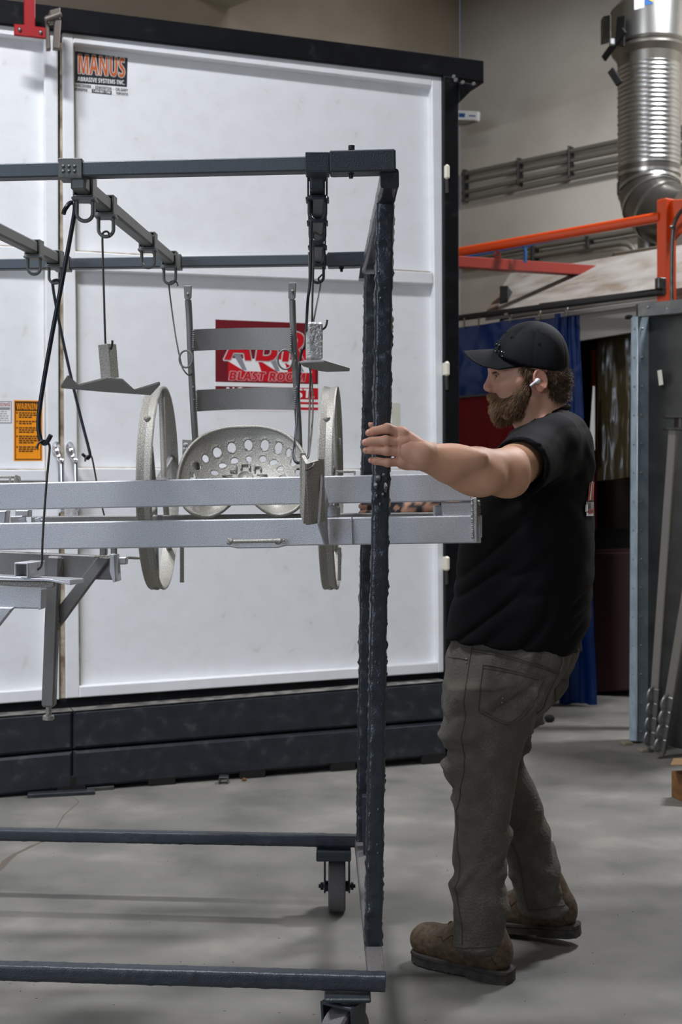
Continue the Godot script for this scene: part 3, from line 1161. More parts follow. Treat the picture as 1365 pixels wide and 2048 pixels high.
func collar(parent: Node3D, r: Array, d: float, m: Material, ring := true) -> void:
	var p := rail_x(r, d)
	var dir := (rail_x(r, d + 0.1) - rail_x(r, d)).normalized()
	var b := MB.new()
	b.hollow(p - dir * 0.019, p + dir * 0.019, 0.046, 0.046, 0.004)
	b.box(p + Vector3(0, -0.027, 0), Vector3(0.052, 0.006, 0.044), Basis.IDENTITY, 0.001)
	var c := part("collar", b, m, parent)
	if ring:
		b = MB.new()
		var w := 0.018
		var q := p + Vector3(0, -0.03, 0)
		var pts := [q + Vector3(-w, 0.004, 0), q + Vector3(-w, -0.024, 0)]
		pts.append_array(b.arc(q + Vector3(0, -0.026, 0), Vector3(-1, 0, 0), Vector3(0, -1, 0), w, 0.1, PI - 0.1, 12))
		pts.append_array([q + Vector3(w, -0.024, 0), q + Vector3(w, 0.004, 0)])
		b.tube(pts, 0.0045, 10)
		part("ring", b, m, c)

func cross_rail(r: Array, label: String, ds: Array, m: Material, from := 2.815) -> void:
	var t := thing("cross_rail", label, "rail", rail_x(r, 3.3), "cross rails slung between the rack's top tubes")
	var b := MB.new()
	b.beam(rail_x(r, from), rail_x(r, 3.905), 0.034, 0.034, Vector3.UP, 0.005)
	part("tube", b, m, t)
	for d in ds:
		collar(t, r, d, m)
	for d in [2.83, 3.91]:
		b = MB.new()
		var near: bool = d < 3.0
		var p := rail_x(r, d)
		var u: float = CX + p.x / d * F - (18.0 if near and r[0] < -0.3 else 0.0)
		# round the top tube it slides on
		p = P(u, lerpf(330.0, 310.5, (u + 150.0) / 818.0), dF(u)) if near else P(u, lerpf(519.5, 508.0, (u + 120.0) / 784.0), dB(u))
		p += Vector3(0, -0.016, -0.0175)
		var s := 0.052 if near else 0.05
		b.hollow(p - Vector3(s / 2, -s * 0.012, 0), p + Vector3(s / 2, s * 0.012, 0), 0.046, 0.044, 0.005)
		var sl := part("sleeve", b, m, t)
		if near and r[0] < -0.3:
			for i in 3:
				for j in 2:
					b = MB.new()
					b.ball(p + Vector3(-0.015 + i * 0.0125, 0.004 - j * 0.011, 0.023), Vector3(0.0042, 0.0042, 0.002), 10)
					part("dimple", b, m, sl)

func wire(called: String, px: Array, r: float, m: Material, label: String, category: String, per := 6, group := "") -> void:
	var pts := []
	for q in px:
		pts.append(P(q[0], q[1], q[2]))
	var b := MB.new()
	b.tube(smooth(pts, per), r, 9)
	single(called, b, m, label, category, group)

func rails_and_hooks() -> void:
	var RM := [-0.579, 0.06]
	var RL := [-0.973, 0.109]
	var RR := [-0.052, -0.018]
	cross_rail(RM, "grey cross rail with four rings, sleeve with raised dots at its near end", [2.875, 3.07, 3.55, 3.86], M.rail_paint)
	cross_rail(RL, "grey cross rail running off the left edge of the photograph", [3.67, 3.85], M.rail_paint)
	cross_rail(RR, "dark blue-grey cross rail seen end-on near the gripped post", [2.875, 3.15, 3.5, 3.84], M.rack_paint)
	# the two thick hooks on the left
	wire("long_hook", [[127, 428, 2.86], [129, 421, 2.862], [134, 413, 2.865], [140, 406, 2.88], [147, 406, 2.885], [150, 414, 2.88], [146, 445, 2.88], [122, 575, 2.885], [103, 675, 2.89], [88, 760, 2.89], [79, 820, 2.89], [77, 850, 2.89], [80, 875, 2.888], [85, 885, 2.884], [91, 887, 2.88], [96, 881, 2.875], [102, 870, 2.872]], 0.0052, M.dark_rod, "thick black hook hanging from the near ring, crossing the orange warning sign", "hook")
	wire("long_hook", [[126, 569, 3.83], [122, 564, 3.835], [114, 560, 3.85], [106, 563, 3.855], [106, 573, 3.855], [112, 610, 3.85], [128, 690, 3.84], [146, 770, 3.83], [163, 840, 3.82], [178, 898, 3.81], [180, 911, 3.81], [175, 917, 3.805], [169, 912, 3.8], [164.5, 908, 3.8]], 0.0046, M.dark_rod, "black hook slanting down behind the chevron bracket", "hook")
	# wires
	wire("hanging_wire", [[74, 897, 2.87], [76, 889, 2.872], [82, 883, 2.876], [90, 881.5, 2.885], [96, 886, 2.885], [99.5, 895, 2.885], [97, 925, 2.885], [92, 980, 2.88], [87, 1050, 2.88], [84.5, 1100, 2.88], [84, 1126, 2.885], [80, 1136, 2.89], [72, 1140.5, 2.9], [62, 1142, 2.91]], 0.0026, M.wire, "bent wire running down from the thick hook to the open square tube", "wire", 6, "hanging wires")
	wire("hanging_wire", [[170.5, 923, 3.79], [171, 916, 3.79], [175, 912, 3.8], [181, 911, 3.81], [184.5, 917, 3.81], [189, 940, 3.81], [195, 972, 3.81], [204, 1012, 3.8], [210, 1040, 3.8], [213, 1080, 3.8], [214, 1106, 3.75]], 0.0026, M.wire, "wire dropping from the slanting black hook behind the silver rails", "wire", 6, "hanging wires")
	wire("hanging_wire", [[219.5, 473, 3.05], [217, 465, 3.06], [212, 463, 3.068], [206.5, 466, 3.072], [205, 475, 3.072], [206, 520, 3.072], [208, 590, 3.072], [210, 660, 3.07], [211.5, 690, 3.07], [214, 699, 3.068], [220, 700, 3.05], [224, 693, 3.04], [225, 681, 3.035]], 0.0026, M.wire, "straight wire holding up the chevron bracket on the left", "wire", 6, "hanging wires")
	wire("hanging_wire", [[356, 571, 3.84], [354, 565, 3.85], [347, 562, 3.86], [339, 566, 3.862], [338.5, 575, 3.862], [344, 620, 3.85], [353, 680, 3.8], [363, 728, 3.7], [369, 742, 3.62], [377, 750, 3.58], [384, 748, 3.56]], 0.0024, M.wire, "wire from the far ring to the chair back's left post", "wire", 6, "hanging wires")
	wire("hanging_wire", [[652, 398, 2.85], [650, 392, 2.86], [640, 398, 2.87], [630, 392, 2.878], [625, 386, 2.88], [624, 410, 2.88], [623, 480, 2.885], [621, 560, 2.89], [616, 600, 2.89], [613.5, 645, 2.98], [611, 690, 3.18], [605, 700, 3.2], [601, 715, 3.2], [599.5, 740, 3.2], [596, 800, 3.2], [592, 870, 3.14], [588, 905, 3.08], [590, 921, 3.06], [597, 926, 3.05], [606, 923, 3.04]], 0.0034, M.dark_rod, "long dark wire from the end-on rail's near ring, passing the chair back's right post", "wire", 6, "hanging wires")
	wire("hanging_wire", [[646, 468, 3.13], [641, 471, 3.14], [632, 466, 3.15], [627, 470, 3.152], [627.5, 520, 3.152], [625.5, 590, 3.152], [624.5, 645, 3.15], [622, 720, 3.2], [620, 800, 3.2], [618.5, 870, 3.12], [617, 908, 3.06], [611, 921, 3.03], [604, 924, 3.03]], 0.0026, M.wire, "wire hanging past the stub of the right-hand bracket down to the leaning channel", "wire", 6, "hanging wires")
	wire("hanging_wire", [[618, 505, 3.48], [619, 560, 3.45], [615, 620, 3.4], [613, 700, 3.3], [624, 760, 3.3], [626, 830, 3.25], [620, 900, 3.15], [616, 916, 3.08]], 0.0024, M.wire, "thin wire doubling the dark one behind the right-hand bracket", "wire", 6, "hanging wires")
	wire("hanging_wire", [[645, 549, 3.82], [641, 553, 3.83], [637, 558, 3.84], [641, 566, 3.84], [640, 580, 3.8], [632, 620, 3.6], [627, 645, 3.35], [626, 662, 3.16], [634, 664, 3.09], [645, 659, 3.06], [652, 653, 3.05], [655, 640, 3.05]], 0.0026, M.wire, "short wire from the end-on rail's far ring, its tail turned up beside the bracket", "wire", 6, "hanging wires")


# ---------------------------------------------------------------- the hung steel parts
func workpieces() -> void:
	chevron_brackets()
	silver_frame()
	support_stands()
	tractor_chair()

func facing_plate(px: Array, d0: float, v0: float, d1: float, v1: float, thick: Vector3) -> MB:     # plate whose depth runs from d0 at row v0 to d1 at row v1
	var pts := []
	for q in px:
		pts.append(P(q[0], q[1], lerpf(d0, d1, (q[1] - v0) / (v1 - v0))))
	# keep the outline planar
	var n: Vector3 = (P(0, v1, d1) - P(0, v0, d0)).cross(P(1000, v0, d0) - P(0, v0, d0)).normalized()
	for i in pts.size():
		pts[i] -= n * (pts[i] - pts[0]).dot(n)
	return MB.new().plate(pts, n * thick.y, 0.0015)

func chevron_brackets() -> void:
	var t := thing("chevron_bracket", "grey blasted chevron-shaped plate with a short square tube, hung on the left", "bracket", P(220, 755, 3.07), "blasted plate brackets")
	var b := facing_plate([[121.5, 769.5], [124, 765], [133, 752], [136, 750], [139, 752], [157, 767.5], [212, 754], [246, 757], [269, 778], [317, 763], [320, 763.5], [320.5, 766], [301, 787], [200, 779.5], [123, 772.5]], 2.98, 752, 3.14, 785, Vector3(0, 0.005, 0))
	part("plate", b, M.blasted_dark, t)
	b = MB.new()
	var q := P(220, 756, 3.06)
	var bs := Basis(Vector3.UP, -0.5)
	b.hollow(q, q + Vector3(-0.006, 0.08, 0.004), 0.031, 0.031, 0.003, bs * Vector3(0, 0, 1))
	part("square_tube", b, M.blasted_warm, t)
	t = thing("chevron_bracket", "grey pitted bracket with square stub, hung in front of the red sign's right end", "bracket", P(630, 720, 3.02), "blasted plate brackets")
	b = facing_plate([[599, 722], [648, 719.5], [700, 735], [699, 738.5], [655, 740], [640, 738], [608, 729]], 2.99, 719, 3.12, 740, Vector3(0, 0.005, 0))
	part("plate", b, M.blasted_dark, t)
	b = MB.new()
	q = P(629, 721, 3.045)
	bs = Basis(Vector3.UP, 0.18)
	b.box(q + Vector3(0, 0.045, 0), Vector3(0.037, 0.09, 0.034), bs, 0.005)
	part("square_tube", b, mat(C(200, 200, 198), 0.5, 0.45, null, 4.0, bump_tex(61, 0.08, 5.0, 256, 3), 0.7), t)
	# the one seen edge-on, leaning on the silver rails
	t = thing("channel_bracket", "pale steel channel bracket leaning upright against the silver rails", "bracket", P(620, 1048, 3.04), "blasted plate brackets")
	b = MB.new()
	b.plate([P(612, 926, 3.0), P(638.5, 918, 3.04), P(641, 1043, 3.06), P(616, 1049, 3.02)], Vector3(0.012, 0, -0.02), 0.003)
	part("channel", b, M.blasted_warm, t)
	b = MB.new()
	b.plate([P(599.5, 904.5, 3.02), P(603, 905.5, 3.02), P(604, 1024, 3.02), P(613, 1050, 3.02), P(610, 1047, 3.02), P(600, 1026, 3.02)], Vector3(0.01, 0, -0.03), 0.001)
	b.plate([P(603, 910, 3.022), P(613, 928, 3.005), P(617, 1049, 3.02), P(604, 1024, 3.03)], Vector3(0.008, 0, -0.008), 0.001)
	part("flange", b, M.blasted_warm, t)
	b = MB.new()
	b.tube(smooth([P(613, 940, 3.0), P(619, 938, 2.992), P(625, 933, 3.0), P(628, 927, 3.02)], 5), 0.0025, 8)
	part("wire_tail", b, M.wire, t)
	# lower left: plate on edge with an open square tube
	t = thing("tube_bracket", "blasted flat plate with an open square tube on top at the left edge", "bracket", P(60, 1158, 2.93), "blasted plate brackets")
	b = MB.new()
	b.plate([P(-90, 1149, 2.86), P(100, 1158, 2.86), P(140, 1166, 2.86), P(168, 1161.5, 2.95), P(166, 1157, 3.02), P(60, 1151, 3.02), P(-90, 1146, 3.0)], Vector3(0, -0.005, 0), 0.001)
	part("plate", b, M.blasted, t)
	b = MB.new()
	var a := P(42, 1141, 2.86)
	b.hollow(a, a + Vector3(0.022, 0.002, -0.07), 0.035, 0.035, 0.004)
	part("square_tube", b, M.blasted, t)
	b = MB.new()
	b.plate([P(-90, 1160, 2.95), P(108, 1163, 2.95), P(108, 1172, 2.95), P(104, 1176, 2.95), P(82, 1175, 2.95), P(-90, 1168, 2.95)], Vector3(0, 0, -0.02), 0.002)
	part("lip", b, M.blasted_warm, t)

func bar_px(mb: MB, tl: Array, tr: Array, br: Array, bl: Array, d: float, thick: float, bev := 0.003) -> MB:      # flat bar facing the camera
	return mb.plate([P(tl[0], tl[1], d), P(tr[0], tr[1], d), P(br[0], br[1], d), P(bl[0], bl[1], d)], Vector3(0, 0, -thick), bev)

func beads(mb: MB, from: Vector3, to: Vector3, r: float, n: int) -> MB:      # weld bead
	for i in n:
		var p := from.lerp(to, float(i) / maxf(n - 1, 1))
		mb.ball(p, Vector3.ONE * r * rng.randf_range(0.8, 1.2), 8)
	return mb

func silver_frame() -> void:
	var t := thing("silver_frame", "long blasted silver frame of two flat rails crossing in front of the chair", "steel frame", P(500, 1095, 3.3))
	var d := 3.15
	var b := MB.new()
	bar_px(b, [-120, 969], [944, 945.5], [944, 1002], [-120, 1022.5], d, 0.045)
	part("upper_rail", b, M.blasted, t)
	b = MB.new()
	b.plate([P(-120, 1048, d), P(963, 1030.5, d), P(963, 1086, d), P(573, 1091.8, d), P(556, 1096, d), P(475, 1097, d), P(460, 1094, d), P(-120, 1101.5, d)], Vector3(0, 0, -0.045), 0.003)
	part("lower_rail", b, M.blasted, t)
	b = MB.new()
	b.beam(P(66, 1056, 3.6), P(885, 1048, 3.6), 0.045, 0.066)
	part("rear_rail", b, M.blasted_dark, t)
	for q in [[[644, 1011.5], [675, 1010.5], [675, 1036], [644, 1036], 3.16], [[673, 1013], [681, 1013], [681, 1036], [673, 1036], 3.2], [[885.5, 1004.5], [945, 1003.5], [945, 1033], [885.5, 1034], 3.155], [[870, 1011.5], [888, 1011], [888, 1034], [870, 1034], 3.2], [[20, 1032], [45, 1031.5], [45, 1048], [20, 1048], 3.3], [[-20, 1022], [13, 1021], [10, 1050], [-20, 1050], 3.25], [[30, 1020], [57, 1020], [57, 1034], [30, 1034], 3.4]]:
		b = MB.new()
		bar_px(b, q[0], q[1], q[2], q[3], q[4], 0.04)
		part("spacer_block", b, M.blasted, t)
	b = MB.new()
	for s in [[43, 1033], [76, 1032]]:
		b.beam(P(s[0], s[1] + 3, 3.24), P(s[0] + 4, s[1] + 16, 3.24), 0.02, 0.006, Vector3(0, 0, 1), 0.002)
	beads(b, P(80, 1036, 3.22), P(84, 1041, 3.22), 0.004, 4)
	part("weld", b, M.blasted, t)
	# end plate: a channel closing the rails' ends
	b = MB.new()
	b.plate([P(945, 996, d - 0.012), P(954, 994, d - 0.012), P(955, 1084, d - 0.012), P(951, 1085, d - 0.012), P(945, 1076, d - 0.012)], Vector3(0, 0, -0.06), 0.002)
	b.plate([P(954, 1000, d + 0.004), P(961, 1000, d + 0.004), P(961, 1030, d + 0.004), P(965, 1031, d + 0.004), P(965, 1074, d + 0.004), P(955, 1084, d + 0.004)], Vector3(0, 0, -0.05), 0.002)
	part("end_plate", b, M.blasted, t)
	b = MB.new()
	b.beam(P(953, 996, d - 0.014), P(953.5, 1050, d - 0.014), 0.005, 0.004)
	beads(b, P(945, 1000, d - 0.01), P(946, 1074, d - 0.01), 0.0042, 18)
	beads(b, P(959, 1004, d + 0.004), P(960, 1070, d + 0.004), 0.0035, 14)
	part("weld", b, M.blasted_warm, t)
	# plate standing out of the rails beside the leaning channel
	b = MB.new()
	b.plate([P(641, 950, 3.05), P(656, 1011, 3.14), P(650, 1012, 3.14), P(655, 1089, 3.14), P(648, 1090, 3.12), P(634, 1048, 3.05)], Vector3(0.004, 0, 0), 0.001)
	beads(b, P(646, 958, 3.135), P(655, 1088, 3.135), 0.003, 20)
	part("gusset", b, M.blasted, t)
	b = MB.new()
	b.beam(P(704.5, 1032.5, 3.146), P(706, 1089, 3.146), 0.004, 0.003)
	part("weld_seam", b, M.blasted_dark, t)
	# draw-rod under the lower rail
	b = MB.new()
	b.rod(P(462, 1083, 3.125), P(558, 1081.5, 3.125), 0.0045, 12)
	for u in [459.0, 556.0]:
		b.box(P(u, 1083, 3.13), Vector3(0.013, 0.016, 0.012), Basis(Vector3.FORWARD, 0.3), 0.003)
		b.ball(P(u + 4, 1082, 3.125), Vector3.ONE * 0.007, 8)
	b.ball(P(568, 1081, 3.145), Vector3.ONE * 0.003, 8)
	part("rod", b, M.blasted_warm, t)
	# staples and tab on the upper rail
	for q in [[672.0, 712.0, 941.0, 956.0, 3.17], [-25.0, 22.0, 952.0, 970.0, 3.17]]:
		b = MB.new()
		var w := 0.012
		for s in 2:
			b.plate([P(q[s], q[2] + 3, q[4]), P(q[s], q[3], q[4]), P(q[s], q[3], q[4] + 0.05), P(q[s], q[2] + 3, q[4] + 0.05)], Vector3(-0.005 if s else 0.005, 0, 0), 0.001)
		b.plate([P(q[0], q[2], q[4]), P(q[1], q[2], q[4]), P(q[1], q[2], q[4]) + Vector3(0, 0, -0.05), P(q[0], q[2], q[4]) + Vector3(0, 0, -0.05)], Vector3(0, -0.005, 0), 0.001)
		part("staple", b, M.blasted_warm, t)
	b = MB.new()
	b.plate([P(25, 970, 3.17), P(30, 950, 3.17), P(38, 953, 3.24), P(41, 970, 3.24)], Vector3(0.004, 0, 0.002), 0.001)
	part("tab", b, M.blasted_warm, t)


func stand(t: Node3D, dx: float, dv: float, d: float, m: Material) -> void:
	var b := MB.new()
	b.plate([P(-140 + dx, 1097 + dv, d), P(208 + dx, 1112 + dv, d), P(230 + dx, 1112 + dv, d), P(226 + dx, 1160 + dv, d), P(-140 + dx, 1152 + dv, d)], Vector3(0, 0, -0.04), 0.003)
	part("crossbar", b, m, t)
	b = MB.new()
	b.beam(P(109.5 + dx, 1112 + dv, d - 0.02), P(98 + dx, 1413 + dv, d - 0.02), 0.034, 0.036, Vector3(0, 0, 1), 0.005)
	part("leg", b, m, t)
	b = MB.new()
	b.plate([P(195 + dx, 1113 + dv, d - 0.016), P(221 + dx, 1115 + dv, d - 0.016), P(128 + dx, 1242 + dv, d - 0.016), P(117 + dx, 1256 + dv, d - 0.016), P(118 + dx, 1212 + dv, d - 0.016)], Vector3(0, 0, -0.025), 0.003)
	part("brace", b, m, t)
	b = MB.new()
	beads(b, P(116 + dx, 1216 + dv, d - 0.025), P(116.5 + dx, 1258 + dv, d - 0.025), 0.0035, 13)
	beads(b, P(191 + dx, 1113 + dv, d - 0.02), P(218 + dx, 1113 + dv, d - 0.02), 0.0032, 9)
	beads(b, P(124 + dx, 1118 + dv, d - 0.004), P(122 + dx, 1155 + dv, d - 0.004), 0.0032, 12)
	part("weld", b, M.blasted_warm, t)
	b = MB.new()
	b.rod(P(97.5 + dx, 1413 + dv, d), P(97.5 + dx, 1434 + dv, d), 0.0075, 14)
	part("bolt", b, M.blasted_warm, t)
	b = MB.new()
	b.rod(P(97 + dx, 1430 + dv, d), P(97 + dx, 1440 + dv, d), 0.016, 6, 0.002)
	part("bolt_head", b, M.blasted_warm, t)

func support_stands() -> void:
	var d := 3.42
	var t := thing("support_stand", "blasted steel stand with a diagonal brace and a bolt foot, hung under the silver rails", "steel stand", P(100, 1440, d))
	stand(t, 0, 0, d, M.blasted_dark)
	var b := MB.new()
	b.plate([P(220, 1108, d - 0.03), P(228, 1110, d - 0.03), P(232, 1163, d - 0.02), P(227, 1165, d - 0.02), P(219, 1142, d - 0.03)], Vector3(0.004, 0, -0.06), 0.001)
	part("end_plate", b, M.blasted, t)
	b = MB.new()
	bar_px(b, [229, 1115], [253, 1114], [252.5, 1129], [230, 1129.5], d + 0.02, 0.03)
	part("stub", b, M.blasted, t)
	for q in [[199, 212], [221, 232]]:
		b = MB.new()
		bar_px(b, [q[0], 1094], [q[1], 1094], [q[1], 1112], [q[0], 1112], d + 0.01, 0.02)
		part("tab", b, M.blasted_dark, t)
	b = MB.new()
	b.tube([P(232, 1114, d + 0.05), P(270, 1116, d + 0.12), P(301, 1117.5, d + 0.2)], [0.004, 0.004, 0.0015], 8)
	part("pin", b, M.blasted_warm, t)
	t = thing("support_stand", "second blasted stand cut off by the left edge, its brace just showing", "steel stand", P(-60, 1400, 3.1))
	d = 3.1
	b = MB.new()
	b.plate([P(-190, 1166, d), P(79, 1171, d), P(82, 1180, d), P(80, 1217, d), P(76, 1218, d), P(-190, 1212, d)], Vector3(0, 0, -0.03), 0.003)
	part("crossbar", b, M.blasted, t)
	b = MB.new()
	b.plate([P(-10, 1214, d - 0.01), P(27, 1215, d - 0.01), P(-60, 1325, d - 0.01), P(-90, 1325, d - 0.01)], Vector3(0, 0, -0.02), 0.003)
	part("brace", b, M.blasted, t)
	b = MB.new()
	b.beam(P(-90, 1190, d - 0.02), P(-95, 1450, d - 0.02), 0.034, 0.036, Vector3(0, 0, 1), 0.005)
	part("leg", b, M.blasted_dark, t)
	b = MB.new()
	b.plate([P(79, 1172, d - 0.01), P(83, 1180, d - 0.01), P(82, 1217, d - 0.01), P(77, 1220, d - 0.01)], Vector3(0.003, 0, -0.04), 0.001)
	part("end_plate", b, M.blasted, t)


func tractor_chair() -> void:
	var t := thing("tractor_chair", "blasted chair made of a perforated tractor seat, ladder back and two spoked wheels", "chair", P(490, 1178, 3.68))
	seat_pan(t)
	# back posts, flattened at the top
	for q in [[[375.5, 574], [376.5, 600], [379, 640], [382, 720], [386, 800], [391, 880], [394, 940]], [[585, 568], [585, 600], [586.5, 650], [590, 720], [594, 790], [598, 870], [600, 940]]]:
		var pts := []
		for i in q.size():
			pts.append(P(q[i][0], q[i][1], 3.58 + 0.01 * i))
		var b := MB.new()
		var rr := [0.008, 0.009]
		var sp := smooth(pts.slice(1), 6)
		b.tube(sp, 0.0095, 14)
		b.plate([P(q[0][0] - 8, q[0][1] - 3, 3.565), P(q[0][0] + 8, q[0][1] - 3, 3.565), P(q[1][0] + 6.5, q[1][1] - 6, 3.565), P(q[1][0] + 3, q[1][1], 3.565), P(q[1][0] - 5, q[1][1], 3.565), P(q[1][0] - 8, q[1][1] - 5, 3.565)], Vector3(0, 0, -0.006), 0.002)
		var post := part("back_post", b, M.blasted_dark, t)
		b = MB.new()
		b.ball(P(q[0][0] + 0.5, q[0][1] + 14, 3.564), Vector3(0.0042, 0.0042, 0.003), 10)
		part("bolt", b, M.blasted_warm, post)
		for v in [708, 722, 775, 800, 830, 850]:
			b = MB.new()
			var f: float = (v - 568.0) / 372.0
			b.ball(P(lerpf(q[2][0], q[5][0], (v - 640.0) / 240.0) + 1, v, 3.58 + 0.07 * f - 0.012), Vector3(0.003, 0.004, 0.003), 8)
			part("weld_spot", b, M.blasted_dark, post)
	# curved slats
	for q in [[386.0, 581.0, 659.0, 702.0, 655.5, 702.0, 3.585], [393.0, 590.0, 780.0, 823.0, 775.0, 820.0, 3.605]]:
		var b := MB.new()
		var n := 40
		for i in n:
			var f0 := float(i) / n
			var f1 := float(i + 1) / n
			var c := []
			for f in [f0, f1]:
				var u := lerpf(q[0], q[1], f)
				var bow: float = 4.0 * f * (1.0 - f)
				var vt := lerpf(q[2], q[4], f) - bow * 1.5
				var vb := lerpf(q[3], q[5], f) - bow * 3.0
				c.append([P(u, vt, q[6] + bow * 0.035), P(u, vb, q[6] + bow * 0.035)])
			b.quad(c[0][0], c[1][0], c[1][1], c[0][1], Vector3(0, 0, 1))
			var th := Vector3(0, 0, -0.004)
			b.quad(c[0][0] + th, c[1][0] + th, c[1][1] + th, c[0][1] + th, Vector3(0, 0, -1))
			b.quad(c[0][0], c[1][0], c[1][0] + th, c[0][0] + th, Vector3.UP)
			b.quad(c[0][1], c[1][1], c[1][1] + th, c[0][1] + th, Vector3.DOWN)
		var sl := part("back_slat", b, M.blasted_dark, t)
		b = MB.new()
		beads(b, P(q[0] + 1, q[2] + 3, q[6] - 0.006), P(q[0] + 1, q[3] - 3, q[6] - 0.006), 0.003, 10)
		beads(b, P(q[1] + 1, q[4] + 3, q[6] - 0.006), P(q[1] + 1, q[5] - 3, q[6] - 0.006), 0.003, 10)
		part("weld", b, M.blasted_dark, sl)
	# rings on the posts
	for q in [[372.0, 718.0, 13.0], [571.0, 719.0, 15.0]]:
		var b := MB.new()
		var c := P(q[0], q[1], 3.585)
		var r: float = q[2] / F * 3.585
		var pts := b.arc(c, Vector3(1, 0, 0), Vector3(0, 1.3, 0), r, 0.0, TAU, 28)
		b.tube(pts, 0.0028, 8)
		part("ring", b, M.blasted_dark, t)
	wheel(t, -0.525, 3.69, 0.0)
	wheel(t, -0.028, 3.69, 0.05)
	var b := MB.new()
	b.rod(Vector3(-0.54, P(0, 978, 3.69).y, -3.69), Vector3(-0.01, P(0, 978, 3.69).y, -3.69), 0.012, 14)
	part("axle", b, M.blasted_dark, t)
	for q in [[365, 387, 879, 955, 3.72], [676, 683, 876, 950, 3.72], [676, 683, 1094, 1161, 3.74], [360, 368, 1094, 1165, 3.75]]:
		b = MB.new()
		bar_px(b, [q[0], q[2]], [q[1], q[2] + 1], [q[1], q[3]], [q[0], q[3]], q[4], 0.005, 0.001)
		part("bracket_plate", b, M.blasted_warm, t)
	b = MB.new()
	for q in [[371, 890], [370, 899], [664, 943], [666, 936], [663, 951]]:
		b.ball(P(q[0], q[1], 3.69), Vector3.ONE * 0.0075, 10)
	part("bolt_heads", b, M.blasted, t)


func wheel(t: Node3D, x: float, d: float, turn: float) -> void:
	var c := Vector3(x, P(0, 976, d).y, -d)
	var bs := Basis(Vector3.UP, -turn) * Basis(Vector3(0, 1, 0), Vector3(1, 0, 0), Vector3(0, 0, -1))
	var tr := Transform3D(bs, c)
	var R := 0.291
	var b := MB.new()
	b.lathe(tr, [Vector2(R - 0.005, -0.021), Vector2(R, -0.021), Vector2(R + 0.002, -0.017), Vector2(R - 0.003, 0.0), Vector2(R + 0.002, 0.017), Vector2(R, 0.021), Vector2(R - 0.005, 0.021), Vector2(R - 0.008, 0.0), Vector2(R - 0.005, -0.021)], 96)
	var rim := part("wheel", b, M.blasted_warm, t)
	b = MB.new()
	b.lathe(tr, [Vector2(0.012, -0.035), Vector2(0.026, -0.035), Vector2(0.03, -0.03), Vector2(0.03, 0.03), Vector2(0.026, 0.035), Vector2(0.012, 0.035)], 24)
	part("hub", b, M.blasted_dark, rim)
	for i in 6:
		var a := TAU * i / 6 - 0.873
		var o := Vector3(cos(a), 0, sin(a))
		b = MB.new()
		var s := 0.014 if i % 2 else -0.014
		b.tube([tr * (o * 0.025 + Vector3(0, s, 0)), tr * (o * (R - 0.006))], 0.009, 8)
		part("spoke", b, M.blasted_warm if i % 2 else M.blasted_dark, rim)
		b = MB.new()
		b.ball(tr * (o * (R - 0.0015)), Vector3(0.0105, 0.0055, 0.0105), 14, bs * Basis(Vector3(0, 1, 0).cross(o), o, Vector3(0, 1, 0)))
		part("rivet", b, M.blasted_warm, rim)


